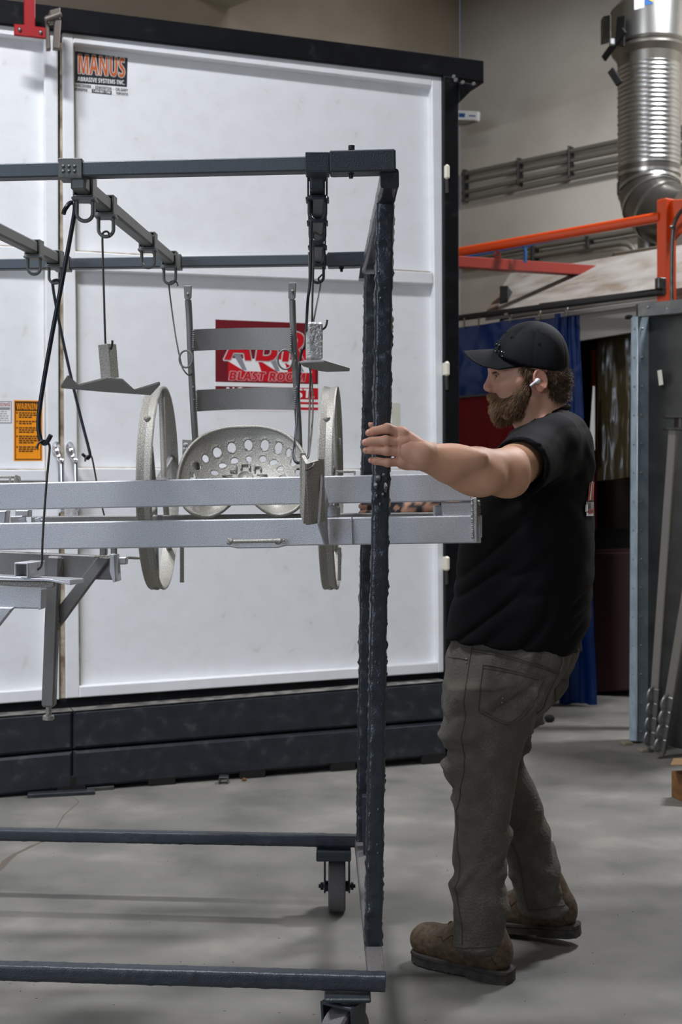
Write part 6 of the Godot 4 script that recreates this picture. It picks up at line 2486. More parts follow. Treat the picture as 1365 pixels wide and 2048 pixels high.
func head(mb: MB) -> void:
	var lo := hp(945, 870) + Vector3(0, 0, -0.115)
	var hi := hp(1160, 640) + Vector3(0, 0, 0.125)
	var v := Vol.new(lo, hi, 0.0034)
	v.ell(hp(1064, 728), Vector3(0.09, 0.1, 0.079), 0.02)                      # skull
	v.ell(hp(1030, 755), Vector3(0.062, 0.088, 0.066), 0.03)                    # face mass
	v.ell(hp(1028, 797), Vector3(0.05, 0.05, 0.05), 0.03)                      # jaw
	v.ell(hp(1012, 822), Vector3(0.024, 0.02, 0.028), 0.02)                   # chin
	v.cap(hp(1058, 800, 0.05), hp(1016, 826, 0.032), 0.02, 0.018, 0.02)         # jaw edge
	v.cap(hp(1058, 800, -0.05), hp(1016, 826, -0.032), 0.02, 0.018, 0.02)
	v.cap(hp(988, 741, 0.022), hp(1010, 740, 0.046), 0.011, 0.012, 0.012)       # brow
	v.cap(hp(988, 741, -0.022), hp(1010, 740, -0.046), 0.011, 0.012, 0.012)
	v.cap(hp(985, 738), hp(988, 750), 0.012, 0.009, 0.012)
	v.cap(hp(1006, 770, 0.036), hp(1038, 764, 0.058), 0.014, 0.013, 0.02)       # cheekbones
	v.cap(hp(1006, 770, -0.036), hp(1038, 764, -0.058), 0.014, 0.013, 0.02)
	v.ell(hp(996, 750.5, 0.03), Vector3(0.014, 0.0095, 0.013), 0.009, Basis.IDENTITY, true)   # eye sockets
	v.ell(hp(996, 750.5, -0.03), Vector3(0.014, 0.0095, 0.013), 0.009, Basis.IDENTITY, true)
	v.cap(hp(985, 748), hp(977.5, 772), 0.0085, 0.0115, 0.008)                  # nose
	v.ell(hp(976.5, 775), Vector3(0.0112, 0.0105, 0.0115), 0.008)
	v.ell(hp(981, 779, 0.0125), Vector3(0.0105, 0.0085, 0.0075), 0.005)         # nostril wings
	v.ell(hp(981, 779, -0.0125), Vector3(0.0105, 0.0085, 0.0075), 0.005)
	v.ell(hp(979, 784, 0.008), Vector3(0.004, 0.003, 0.0035), 0.002, Basis.IDENTITY, true)
	v.ell(hp(979, 784, -0.008), Vector3(0.004, 0.003, 0.0035), 0.002, Basis.IDENTITY, true)
	v.ell(hp(997, 797), Vector3(0.017, 0.017, 0.028), 0.012)                    # mouth
	v.ell(hp(988, 799.5), Vector3(0.009, 0.005, 0.02), 0.004)                     # lips
	v.ell(hp(988, 806), Vector3(0.0095, 0.0055, 0.018), 0.004)
	v.cap(hp(996, 756, 0.036), hp(1004, 748, 0.04), 0.004, 0.004, 0.004)         # eyelid folds
	# neck
	v.cap(hp(1078, 775), P(1090, 850, 3.46), 0.062, 0.07, 0.03)
	v.cap(hp(1050, 812), P(1075, 860, 3.45), 0.04, 0.05, 0.03)
	v.cap(hp(1068, 795, 0.048), P(1052, 858, 3.43), 0.015, 0.014, 0.02)
	for s in [1.0, -1.0]:     # ears
		var c := hp(1080, 761, s * 0.081)
		var bs := Basis(Vector3.FORWARD, -0.2) * Basis(Vector3.UP, s * 0.28)
		v.ell(c, Vector3(0.0195, 0.0295, 0.0075), 0.004, bs)
		v.ell(c + bs * Vector3(-0.002, 0.003, s * 0.008), Vector3(0.0125, 0.0205, 0.006), 0.003, bs, true)
		for k in 9:     # rim of the ear
			var a0 := -0.9 + k * 0.42
			var a1 := a0 + 0.42
			v.cap(c + bs * Vector3(cos(a0) * 0.0175, sin(a0) * 0.0275, s * 0.005), c + bs * Vector3(cos(a1) * 0.0175, sin(a1) * 0.0275, s * 0.005), 0.0036, 0.0036, 0.002)
		v.ell(c + bs * Vector3(-0.004, -0.0245, s * 0.003), Vector3(0.0088, 0.009, 0.0055), 0.005)     # lobe
		v.ell(c + bs * Vector3(-0.0155, -0.004, s * 0.004), Vector3(0.004, 0.007, 0.004), 0.004)       # tragus
	var paint := func(p: Vector3, n: Vector3) -> Color:
		var c := skin_tone(p, n)
		var q := p - hp(1080, 761, 0.085)
		if q.length() < 0.04:
			c = c.lerp(Color(0.62, 0.26, 0.19), 0.55)
		q = p - hp(975, 776)
		if q.length() < 0.02:
			c = c.lerp(Color(0.6, 0.27, 0.2), 0.5)
		if (p - hp(982, 802)).length() < 0.012:
			c = c.lerp(Color(0.5, 0.2, 0.17), 0.6)
		if p.y < hp(0, 800).y and p.x > hp(1060, 0).x:
			c = c.lerp(Color(0.6, 0.3, 0.2), 0.5)
		return c
	v.emit(mb, null, paint)
	M.head_vol = v


func eyes(o: Node) -> void:
	for s in [1.0, -1.0]:
		var b := MB.new()
		b.ball(hp(999.5, 750.5, s * 0.03), Vector3.ONE * 0.0112, 16)
		var e := part("eye", b, mat(C(170, 158, 150), 0.25), o)
		b = MB.new()
		b.ball(hp(999.5, 750.5, s * 0.03) + Vector3(-0.0074, -0.001, s * 0.0034), Vector3(0.0044, 0.0052, 0.0052), 12)
		part("iris", b, mat(C(52, 56, 58), 0.15), e)
		b = MB.new()
		b.tube(b.arc(hp(999.5, 750.5, s * 0.03), Vector3(-1, 0.25, s * 0.15).normalized(), Vector3(0.1, 0, s).normalized(), 0.0118, -1.2, 1.2, 12), 0.0032, 6)
		part("eyelid", b, mat(C(150, 104, 84), 0.6), o)


# ---------------------------------------------------------------- clothes
func shirt(t: Node3D) -> void:
	var v := Vol.new(Vector3(0.24, 0.79, -3.84), Vector3(0.72, 1.52, -3.0), 0.0072)
	var rows := []
	for r in [[1330, 896, 1159, 0.185], [1300, 892, 1164, 0.19], [1270, 895, 1168, 0.193], [1240, 900, 1176, 0.195], [1200, 906, 1184, 0.197], [1160, 911, 1185.5, 0.197], [1120, 917, 1184.5, 0.197], [1080, 925, 1187, 0.2], [1040, 938, 1189, 0.205], [1000, 952, 1189, 0.21], [960, 966, 1187, 0.21], [920, 985, 1181, 0.205], [890, 1008, 1173, 0.19], [865, 1030, 1164, 0.16], [845, 1048, 1153, 0.118], [828, 1066, 1141, 0.09], [812, 1080, 1131, 0.076]]:
		rows.append(span_row(r[0], r[1], r[2], 3.47, r[3]))
	v.loft(rows, YAW, 0.02, 2.35)
	var S := P(1092, 893, 3.3)
	var H := P(1044, 930, 3.115)
	v.cap(S, H, 0.08, 0.074, 0.05)
	v.cap(P(1085, 862, 3.4), S, 0.07, 0.085, 0.05)
	var S2 := P(1100, 900, 3.63)
	v.cap(P(1095, 862, 3.54), S2, 0.07, 0.082, 0.05)
	v.cap(S2, P(1030, 960, 3.7), 0.082, 0.076, 0.04)
	v.ell(P(1140, 905, 3.42), Vector3(0.06, 0.09, 0.1), 0.06)
	# sleeve mouth, hem and neck opening
	var dir := (H - S).normalized()
	var sl := H + dir * 0.022
	var s := v.span(sl - Vector3.ONE * 0.12, sl + Vector3.ONE * 0.14)
	for z in range(s[4], s[5] + 1):
		for y in range(s[2], s[3] + 1):
			for x in range(s[0], s[1] + 1):
				var d := (v.o + Vector3(x, y, z) * v.h - sl).dot(dir)
				if d > -0.01:
					v.mix_in((z * v.ny + y) * v.nx + x, -d, 0.004, true)
	v.cap(sl + dir * 0.02, sl - dir * 0.02, 0.064, 0.06, 0.008, true)
	v.cut(P(1030, 1294, 3.45), (Vector3(-0.11, -1, 0.03)).normalized(), 0.003)
	v.cut(P(1085, 834, 3.46), (Vector3(-0.42, 1, 0.02)).normalized(), 0.006)
	v.cap(P(1085, 830, 3.46), hp(1080, 770), 0.067, 0.066, 0.008, true)
	var nz := noisy(92, 1.0, 3)
	nz.fractal_type = FastNoiseLite.FRACTAL_RIDGED
	var nb := noisy(93, 4.0, 3)
	var ns := noisy(193, 1.0, 2)
	var y0 := P(0, 1190, 3.4).y
	var axis := S
	var arm_y := P(0, 960, 3.3).y
	var bend := func(p: Vector3, n: Vector3) -> float:
		# folds: diagonal drags over the waist, radiating ones at the armpit, small ones at the hem
		var q := Vector3(p.x * 1.2 + p.y * 1.0, p.y * 6.5 - p.x * 5.5, p.z * 1.6)
		var low := smoothstep(1.25, 0.92, p.y)
		var d := 0.002 - pow(1.0 - absf(ns.get_noise_3dv(q * 0.9)), 6.0) * 0.01 * (0.2 + low)
		d += ns.get_noise_3dv(q * 0.45) * 0.008 * low
		var r := p - P(1075, 975, 3.35)
		var ang := atan2(r.y, r.x)
		var near := exp(-r.length_squared() / 0.016)
		d += sin(ang * 11.0 + r.length() * 20.0) * 0.0045 * near
		var up := exp(-(p - P(1120, 880, 3.4)).length_squared() / 0.012)
		d += sin((p.x * 0.9 + p.y * 0.5) * 150.0 + nb.get_noise_3dv(p) * 2.5) * 0.004 * up
		d += nb.get_noise_3dv(p * 1.3) * 0.004
		return d
	var mb := MB.new()
	v.emit(mb, bend)
	var o := part("shirt", mb, M.shirt, t)
	# ribbed collar and hem stitching
	var ring := []
	for k in 33:
		var a := TAU * k / 32.0
		var c := P(1086, 835, 3.46)
		var dirn := Vector3(cos(a), 0.0, sin(a))
		var p := c + dirn * 0.069
		p.y = c.y + 0.42 * (p.x - c.x) - 0.02 * (p.z - c.z)
		ring.append(p)
	mb = MB.new()
	mb.tube(ring, 0.008, 8)
	part("collar", mb, M.shirt, o)
	# back print, laid on the cloth
	var layers := []
	var cam := Vector3(0, EYE, 0)
	var lay := func(px: Array, lift: float) -> Array:
		var out := []
		for q in px:
			var ray := (P(q[0], q[1], 3.4) - cam).normalized()
			var hit := v.march(cam + ray * 2.9, ray, 1.0)
			if hit == Vector3.INF:
				hit = P(q[0], q[1], 3.5)
			var nn := v.slope(hit)
			out.append(hit + nn * (float(bend.call(hit, nn)) + lift))
		return out
	var cols := {"grey": M.print_grey, "white": M.print_white, "red": mat(C(190, 66, 44), 0.7), "dark": M.print_black}
	for q in [["grey", [1172, 1004, 1185, 1004, 1186, 1032, 1171, 1032], 0.003], ["white", [1171, 1010, 1175, 1008, 1175, 1022, 1170, 1024], 0.0036], ["dark", [1176, 1006, 1180, 1006, 1180, 1018, 1176, 1018], 0.0036], ["white", [1172, 1026, 1184, 1025, 1184, 1032, 1171, 1032], 0.0036], ["red", [1176, 1019, 1185, 1018, 1185, 1027, 1176, 1028], 0.0042], ["dark", [1178, 1021, 1183, 1020, 1183, 1025, 1178, 1026], 0.0048], ["red", [1174, 985, 1177, 964, 1179, 964, 1177, 1000, 1174, 1004], 0.0036], ["white", [1178, 980, 1182, 962, 1183.5, 962, 1181, 1000, 1177, 1001], 0.003], ["red", [1180, 985, 1183, 963, 1185.5, 963, 1184, 1001, 1180, 1001], 0.0042]]:
		var px := []
		for i in range(0, q[1].size(), 2):
			px.append([q[1][i], q[1][i + 1]])
		var pts: Array = lay.call(px, q[2])
		var m2 := MB.new()
		var nrm: Vector3 = v.slope(pts[0])
		for i in range(1, pts.size() - 1):
			m2.flat(pts[0], pts[i], pts[i + 1], nrm)
		layers.append([m2, cols[q[0]]])
	print_part("back_print", layers, o, "red, white and grey print on the back")


func trousers(t: Node3D) -> void:
	var v := Vol.new(Vector3(0.235, 0.045, -3.84), Vector3(0.71, 0.98, -3.14), 0.0068)
	var rows := []
	for r in [[1455, 890, 1050, 0.155], [1430, 888, 1085, 0.172], [1400, 888.5, 1112, 0.186], [1370, 890.5, 1131, 0.19], [1340, 894, 1142, 0.19], [1310, 898.5, 1152, 0.185], [1280, 905, 1157, 0.178], [1255, 910, 1158, 0.172]]:
		rows.append(span_row(r[0], r[1], r[2], 3.47, r[3]))
	v.loft(rows, YAW, 0.02, 2.3)
	rows = []
	for r in [[1899, 912, 1009, 0.058], [1880, 910.5, 1012, 0.062], [1850, 908.5, 1012.5, 0.066], [1810, 907, 1013, 0.068], [1770, 907, 1014, 0.07], [1730, 907.5, 1016.5, 0.072], [1690, 908.5, 1019, 0.074], [1650, 910, 1021.5, 0.076], [1610, 908.5, 1025, 0.08], [1570, 900, 1031.5, 0.086], [1530, 892, 1037, 0.092], [1490, 888, 1047, 0.1], [1450, 887, 1062, 0.108], [1410, 888, 1080, 0.112], [1370, 892, 1085, 0.11]]:
		rows.append(leg_row(r[0], r[1], r[2], 3.365 + 0.0002 * (r[0] - 1400) * -0.15, r[3]))
	v.loft(rows, 0.0, 0.03, 2.3)
	rows = []
	for r in [[1826, 1038, 1137, 0.06], [1800, 1034, 1131, 0.063], [1760, 1024, 1119, 0.066], [1720, 1012, 1110, 0.07], [1680, 992, 1101, 0.074], [1640, 970, 1092, 0.078], [1600, 948, 1081, 0.084], [1570, 935, 1069, 0.09], [1540, 925, 1053, 0.094], [1510, 920, 1044, 0.1], [1470, 918, 1062, 0.108], [1430, 925, 1085, 0.112], [1390, 940, 1095, 0.11]]:
		rows.append(leg_row(r[0], r[1], r[2], 3.6, r[3]))
	v.loft(rows, 0.0, 0.03, 2.3)
	var nz := noisy(94, 1.0, 3)
	nz.fractal_type = FastNoiseLite.FRACTAL_RIDGED
	var nb := noisy(95, 6.0, 3)
	var hemL := P(0, 1899, 3.36).y
	var kneeL := P(0, 1560, 3.36).y
	var ns := noisy(194, 1.0, 2)
	var bend := func(p: Vector3, n: Vector3) -> float:
		# bunching at hem and knee, slanting creases down the thigh
		var hem := exp(-pow((p.y - 0.2) / 0.12, 2.0))
		var knee := exp(-pow((p.y - 0.52) / 0.13, 2.0))
		var hip := exp(-pow((p.y - 0.72) / 0.1, 2.0))
		# stacked waves, warped and broken up so that each fold runs only part of the way round
		var w1 := ns.get_noise_3dv(p * 3.0) * 5.0
		var m1 := smoothstep(-0.1, 0.35, ns.get_noise_3dv(p * 4.5 + Vector3(3, 9, 1)))
		var m2 := smoothstep(0.0, 0.4, ns.get_noise_3dv(p * 4.0 + Vector3(8, 2, 5)))
		var s1 := sin(p.y * 62.0 + p.x * 22.0 + w1)
		var s2 := sin(p.y * 40.0 - p.x * 52.0 + p.z * 12.0 + w1 * 1.2)
		s1 = s1 * absf(s1)
		s2 = s2 * absf(s2)
		var d := s1 * m1 * (0.0035 + 0.0085 * hem + 0.0115 * knee + 0.005 * hip) + s2 * m2 * (0.003 + 0.0075 * hem + 0.0085 * knee + 0.008 * hip)
		d += nb.get_noise_3dv(p * 0.8) * 0.005
		if p.y < 0.12 and p.x < 0.45:
			d += 0.004 * exp(-pow((p.y - hemL - 0.018) / 0.01, 2.0))
		return d
	var mb := MB.new()
	v.emit(mb, bend)
	var o := part("trousers", mb, M.jeans, t)
	# seams, pockets and loops lie on the cloth
	var cam := Vector3(0, EYE, 0)
	var lay := func(px: Array, lift: float, per: int) -> Array:
		var out := []
		for i in px.size() - 1:
			for k in per:
				var u := lerpf(px[i][0], px[i + 1][0], float(k) / per)
				var w := lerpf(px[i][1], px[i + 1][1], float(k) / per)
				var ray := (P(u, w, 3.4) - cam).normalized()
				var hit := v.march(cam + ray * 2.9, ray, 1.2)
				if hit != Vector3.INF:
					var nn := v.slope(hit)
					out.append(hit + nn * (float(bend.call(hit, nn)) + lift))
		return out
	var put := func(px: Array, called: String, r: float, m: Material, lift := 0.0005) -> void:
		var pts: Array = lay.call(px, lift, 8)
		if pts.size() > 2:
			var b := MB.new()
			b.tube(pts, r, 6)
			part(called, b, m, o)
	put.call([[945, 1292], [938, 1330], [931, 1380], [928, 1440], [926, 1500], [929, 1540], [921, 1590], [914, 1640], [917, 1700], [921, 1760], [918, 1800], [923, 1850], [926, 1895]], "side_seam", 0.0016, M.seam)
	put.call([[946, 1298], [985, 1304], [1040, 1318], [1085, 1332], [1117, 1345]], "yoke_seam", 0.0018, M.seam)
	put.call([[946, 1303], [985, 1309], [1040, 1323], [1085, 1337], [1117, 1349]], "yoke_seam", 0.0012, M.seam)
	put.call([[1117, 1345], [1104, 1370], [1094, 1395], [1088, 1415], [1075, 1432]], "back_seam", 0.0015, M.seam)
	put.call([[967, 1329], [1000, 1334], [1040, 1343], [1075, 1352], [1092, 1356]], "pocket_edge", 0.0024, M.jeans)
	put.call([[967, 1336], [1000, 1341], [1040, 1350], [1084, 1362]], "pocket_edge", 0.0012, M.seam)
	put.call([[967, 1329], [962, 1370], [958, 1424], [985, 1438], [1015, 1450], [1040, 1432], [1063, 1412], [1074, 1382], [1090, 1358]], "pocket_edge", 0.0018, M.seam)
	put.call([[963, 1420], [988, 1434], [1015, 1444], [1040, 1427], [1060, 1409]], "pocket_edge", 0.001, M.seam)
	put.call([[1138, 1363], [1129, 1363], [1115, 1393], [1100, 1425], [1086, 1446]], "pocket_edge", 0.002, M.seam)
	put.call([[897, 1314], [915, 1316], [940, 1320]], "pocket_edge", 0.0016, M.seam)
	put.call([[1022, 1680], [1036, 1712], [1046, 1760], [1053, 1800], [1059, 1822]], "inseam", 0.0018, M.seam)
	put.call([[1122, 1312], [1124, 1325], [1118, 1345]], "belt_loop", 0.0035, M.jeans, 0.002)
	put.call([[912, 1891], [930, 1895], [960, 1894], [1010, 1889]], "hem", 0.0016, M.seam)
	put.call([[1058, 1818], [1090, 1818], [1136, 1809]], "hem", 0.0016, M.seam)
	for q in [[933, 1318], [933, 1325], [1005, 1396], [1005, 1405]]:
		var pts: Array = lay.call([[q[0], q[1]], [q[0] + 1, q[1]]], 0.0015, 1)
		if pts.size():
			var b := MB.new()
			b.ball(pts[0], Vector3.ONE * 0.0022, 8)
			part("rivet", b, M.steel, o)


func boots(t: Node3D) -> void:
	# each boot in its own axes: x forward from the heel, y up, z towards its outer side
	var n := 0
	for q in [[P(1014, 1972, 3.3), 0.60, 0.0, 0.31, 0.0], [P(1152, 1872, 3.57), 0.5, 0.09, 0.31, 0.028]]:
		var heel: Vector3 = q[0]
		heel.y = q[4]
		var fw := Vector3(-cos(q[1]), -sin(q[2]) * 1.0, -sin(q[1])).normalized()
		var sd := Vector3(-sin(q[1]), 0, cos(q[1]))
		var up := sd.cross(fw).normalized()
		if up.y < 0:
			up = -up
		var L: float = q[3]
		var T := func(x: float, y: float, z: float) -> Vector3:
			return heel + fw * x + up * y + sd * (z - 0.02)
		var v := Vol.new(heel - Vector3(L + 0.04, 0.02, L * 0.75), heel + Vector3(0.08, 0.23, 0.12), 0.0055)
		v.cap(T.call(0.052, 0.085, 0), T.call(0.085, 0.165, 0), 0.05, 0.046, 0.03)
		v.cap(T.call(0.045, 0.06, 0), T.call(0.12, 0.065, 0), 0.042, 0.042, 0.03)
		v.cap(T.call(0.09, 0.13, 0), T.call(0.17, 0.075, 0), 0.044, 0.04, 0.03)
		v.cap(T.call(0.12, 0.064, 0), T.call(0.21, 0.06, -0.003), 0.045, 0.045, 0.03)
		v.ell(T.call(0.243, 0.062, -0.004), Vector3(0.056, 0.046, 0.047), 0.02, Basis(-fw, up, sd))
		v.cut(T.call(0.1, 0.027, 0), -up, 0.003)
		var mb := MB.new()
		var nz := noisy(96 + n, 12.0, 3)
		v.emit(mb, func(p: Vector3, _n: Vector3) -> float: return nz.get_noise_3dv(p) * 0.0018)
		var o := part("boot", mb, M.boot, t)
		# welt and lugged sole
		var half := [[-0.004, 0.0], [0.0, 0.022], [0.02, 0.035], [0.06, 0.038], [0.11, 0.036], [0.17, 0.041], [0.22, 0.044], [0.26, 0.038], [0.283, 0.022], [0.291, 0.0]]
		var outline := func(y: float, grow: float, from: float, to: float) -> Array:
			var near := []
			var offside := []
			for w in half:
				if w[0] < from - 0.001 or w[0] > to + 0.001:
					continue
				var gx: float = -grow if w[0] < 0.01 else (grow if w[0] > 0.28 else 0.0)
				near.append(T.call(w[0] + gx, y, w[1] + (grow if w[1] > 0 else 0.0)))
				if w[1] > 0:
					offside.push_front(T.call(w[0] + gx, y, -w[1] - grow))
			return near + offside
		mb = MB.new()
		mb.plate(outline.call(0.036, 0.0035, -1.0, 1.0), -up * 0.011, 0.004)
		part("welt", mb, M.sole, o)
		mb = MB.new()
		mb.plate(outline.call(0.026, 0.002, 0.1, 1.0), -up * 0.021, 0.003)
		var sole := part("sole", mb, M.sole, o)
		mb = MB.new()
		mb.plate(outline.call(0.026, 0.003, -1.0, 0.11), -up * 0.0255, 0.003)
		part("heel", mb, M.sole, sole)
		for k in 7:
			for s in [-1.0, 1.0]:
				mb = MB.new()
				mb.box(T.call(0.15 + k * 0.018, 0.004, s * (0.034 - 0.0012 * absf(k - 3.0))), Vector3(0.011, 0.009, 0.016), Basis(-fw, up, sd), 0.002)
				part("lug", mb, M.sole, sole)
		# seams over the leather
		for w in [[[0.012, 0.035, 0.038], [0.03, 0.075, 0.044], [0.035, 0.11, 0.046], [0.03, 0.14, 0.047]], [[0.1, 0.11, 0.05], [0.15, 0.105, 0.046], [0.175, 0.085, 0.045], [0.18, 0.095, 0.038], [0.2, 0.09, 0.03]], [[0.04, 0.118, 0.05], [0.08, 0.122, 0.055], [0.11, 0.115, 0.05]]]:
			var pts := []
			for k in w.size() - 1:
				for m in 6:
					var f := m / 6.0
					var p: Vector3 = T.call(lerpf(w[k][0], w[k + 1][0], f), lerpf(w[k][1], w[k + 1][1], f), 0.09)
					var hit := v.march(p, -sd, 0.12)
					if hit != Vector3.INF:
						pts.append(hit + sd * 0.0006)
			if pts.size() > 2:
				mb = MB.new()
				mb.tube(pts, 0.0013, 6)
				part("seam", mb, mat(C(48, 34, 20), 0.8), o)
		# laces up the front
		for k in 4:
			mb = MB.new()
			var x := 0.19 - k * 0.022
			var y := 0.098 + k * 0.017
			mb.tube(smooth([T.call(x, y - 0.012, -0.026), T.call(x + 0.008, y + 0.004, -0.012), T.call(x + 0.01, y + 0.008, 0), T.call(x + 0.008, y + 0.004, 0.012), T.call(x, y - 0.012, 0.026)], 4), 0.0028, 7)
			part("lace", mb, mat(C(70, 44, 26), 0.8), o)
		n += 1


func strands(mb: MB, count: int, sd: int, spot: Callable, fall: Callable, length: float, r: float, dark: Color, light: Color) -> void:
	var g := RandomNumberGenerator.new()
	g.seed = sd
	mb.colored = true
	for i in count:
		var a: Array = spot.call(g)
		if a.is_empty():
			continue
		var p: Vector3 = a[0]
		var n: Vector3 = a[1]
		var d: Vector3 = fall.call(p, n, g)
		var l := length * g.randf_range(0.6, 1.2)
		mb.tint = dark.lerp(light, clampf(g.randf() * 0.7 + 0.3 * clampf((hp(1045, 0).x - p.x) / 0.09, -0.6, 1.0), 0.0, 1.0))
		var q := p - n * 0.002
		var pts := [q]
		for k in 3:
			var f := (k + 1) / 3.0
			pts.append(p + (n * (1.0 - f) * 0.7 + d * (0.4 + f)).normalized() * l * f)
		mb.tube(pts, [r, r, r * 0.8, r * 0.25], 3)


func head_wear(t: Node3D) -> void:
	var hv: Vol = M.head_vol
	# beard: a shaped mass grown from the jaw, covered in hairs
	var v := Vol.new(hp(955, 875) + Vector3(0, 0, -0.1), hp(1080, 725) + Vector3(0, 0, 0.1), 0.0042)
	for s in [1.0, -1.0]:
		v.cap(hp(1056, 750, s * 0.067), hp(1050, 786, s * 0.064), 0.006, 0.014, 0.018)
		v.cap(hp(1050, 786, s * 0.06), hp(1032, 820, s * 0.042), 0.018, 0.022, 0.02)
		v.cap(hp(1032, 820, s * 0.036), hp(1010, 830, s * 0.014), 0.022, 0.021, 0.02)
		v.cap(hp(1042, 796, s * 0.054), hp(1010, 812, s * 0.032), 0.017, 0.02, 0.02)
		v.cap(hp(987.5, 789, s * 0.003), hp(994, 795, s * 0.022), 0.0082, 0.009, 0.01)
		v.cap(hp(994, 795, s * 0.022), hp(1004, 812, s * 0.028), 0.009, 0.015, 0.018)
	v.cap(hp(995, 815), hp(1010, 832), 0.0155, 0.019, 0.02)
	v.cap(hp(1010, 832), hp(1034, 833), 0.015, 0.014, 0.02)
	v.ell(hp(979, 803.5), Vector3(0.008, 0.003, 0.012), 0.004, Basis.IDENTITY, true)
	var nz := noisy(98, 16.0, 3)
	var dark := Color(0.05, 0.027, 0.014)
	var light := Color(0.29, 0.16, 0.075)
	var lo := hp(0, 845).y
	var shade := func(p: Vector3, _n: Vector3) -> Color:
		var f := clampf((hp(1045, 0).x - p.x) / 0.09, 0.0, 1.0)
		return dark.lerp(light, 0.05 + 0.55 * f * f)
	var mb := MB.new()
	v.emit(mb, func(p: Vector3, _n: Vector3) -> float: return nz.get_noise_3dv(p) * 0.004, shade)
	var spot := func(g: RandomNumberGenerator) -> Array:
		var p := hp(g.randf_range(972, 1062), g.randf_range(745, 850), 0.1)
		var hit := v.march(p, Vector3(0, 0, -1), 0.12)
		if g.randf() < 0.35:
			p = hp(955, g.randf_range(786, 856), g.randf_range(-0.05, 0.05))
			hit = v.march(p, Vector3(1, 0, 0), 0.12)
		if hit == Vector3.INF or hv.at(hit) < -0.001:
			return []
		return [hit, v.slope(hit)]
	var fall := func(p: Vector3, n: Vector3, g: RandomNumberGenerator) -> Vector3:
		return (Vector3(-0.55, -0.85, 0.0) + n * 0.35 + Vector3(g.randf_range(-0.3, 0.3), g.randf_range(-0.3, 0.3), g.randf_range(-0.3, 0.3))).normalized()
	strands(mb, 4200, 7, spot, fall, 0.013, 0.0005, dark.darkened(0.3), Color(0.42, 0.24, 0.11))
	part("beard", mb, M.hair, t)
	# hair below the cap: temple, nape and the curl at the back
	v = Vol.new(hp(1020, 825) + Vector3(0, 0, -0.1), hp(1170, 705) + Vector3(0, 0, 0.105), 0.0042)
	for s in [1.0, -1.0]:
		v.cap(hp(1046, 738, s * 0.069), hp(1062, 745, s * 0.074), 0.01, 0.011, 0.008)
		v.cap(hp(1052, 738, s * 0.072), hp(1054, 758, s * 0.069), 0.009, 0.006, 0.006)
		v.cap(hp(1106, 750, s * 0.062), hp(1112, 790, s * 0.048), 0.02, 0.016, 0.015)
		v.cap(hp(1120, 752, s * 0.04), hp(1122, 792, s * 0.03), 0.024, 0.018, 0.02)
	v.cap(hp(1126, 752), hp(1126, 790), 0.024, 0.016, 0.02)
	v.cap(hp(1130, 754), hp(1142, 765), 0.017, 0.009, 0.01)
	mb = MB.new()
	var shade2 := func(p: Vector3, _n: Vector3) -> Color:
		return dark.lerp(light, 0.2 + 0.25 * clampf((p.x - hp(1100, 0).x) / 0.06, 0.0, 1.0))
	v.emit(mb, func(p: Vector3, _n: Vector3) -> float: return nz.get_noise_3dv(p) * 0.005, shade2)
	spot = func(g: RandomNumberGenerator) -> Array:
		var p := hp(g.randf_range(1090, 1150), g.randf_range(735, 805), 0.1)
		if g.randf() < 0.25:
			p = hp(g.randf_range(1038, 1070), g.randf_range(728, 768), 0.1)
		var hit := v.march(p, Vector3(0, 0, -1), 0.12)
		if hit == Vector3.INF or hv.at(hit) < -0.001:
			return []
		return [hit, v.slope(hit)]
	fall = func(p: Vector3, n: Vector3, g: RandomNumberGenerator) -> Vector3:
		var back := clampf((p.x - hp(1085, 0).x) / 0.05, 0.0, 1.0)
		return (Vector3(0.5 * back + 0.1, -0.9 + 0.7 * back, 0.1) + n * 0.2 + Vector3(g.randf_range(-0.5, 0.5), g.randf_range(-0.5, 0.5), g.randf_range(-0.3, 0.3))).normalized()
	strands(mb, 2000, 8, spot, fall, 0.017, 0.00055, dark.darkened(0.2), light)
	part("hair", mb, M.hair, t)
	# eyebrow
	mb = MB.new()
	mb.colored = true
	var g2 := RandomNumberGenerator.new()
	g2.seed = 3
	for i in 90:
		mb.tint = dark.lerp(light, g2.randf() * 0.6)
		var f := g2.randf()
		var p := hp(lerpf(984, 1012, f), 741 + g2.randf_range(-2.5, 2.5) - 2.0 * f, 0.1)
		var hit := hv.march(p, Vector3(0, 0, -1), 0.12)
		if hit != Vector3.INF:
			mb.tube([hit, hit + Vector3(0.006, 0.0015, 0.0016)], [0.0005, 0.0002], 3)
	part("eyebrow", mb, M.hair, t)
	earbud(t)
	cap(t)


func earbud(t: Node3D) -> void:
	var b := MB.new()
	var c := hp(1076, 762, 0.094)
	b.ball(c, Vector3(0.0078, 0.0078, 0.006), 16)
	b.tube([c + Vector3(0, 0, 0.003), c + Vector3(-0.008, -0.004, 0.003), c + Vector3(-0.0185, -0.0125, -0.001)], [0.0042, 0.0034, 0.0032], 12)
	var w := part("earbud", b, mat(C(240, 240, 242), 0.25), t, "white wireless earbud in his ear")
	b = MB.new()
	b.box(c + Vector3(-0.001, 0.0, 0.0062), Vector3(0.0022, 0.006, 0.001), Basis(Vector3.FORWARD, 0.6), 0.0004)
	part("vent", b, M.print_black, w)
	b = MB.new()
	b.ball(c + Vector3(-0.0185, -0.0125, -0.001), Vector3(0.0033, 0.0033, 0.0033), 8)
	part("stem_tip", b, M.steel, w)


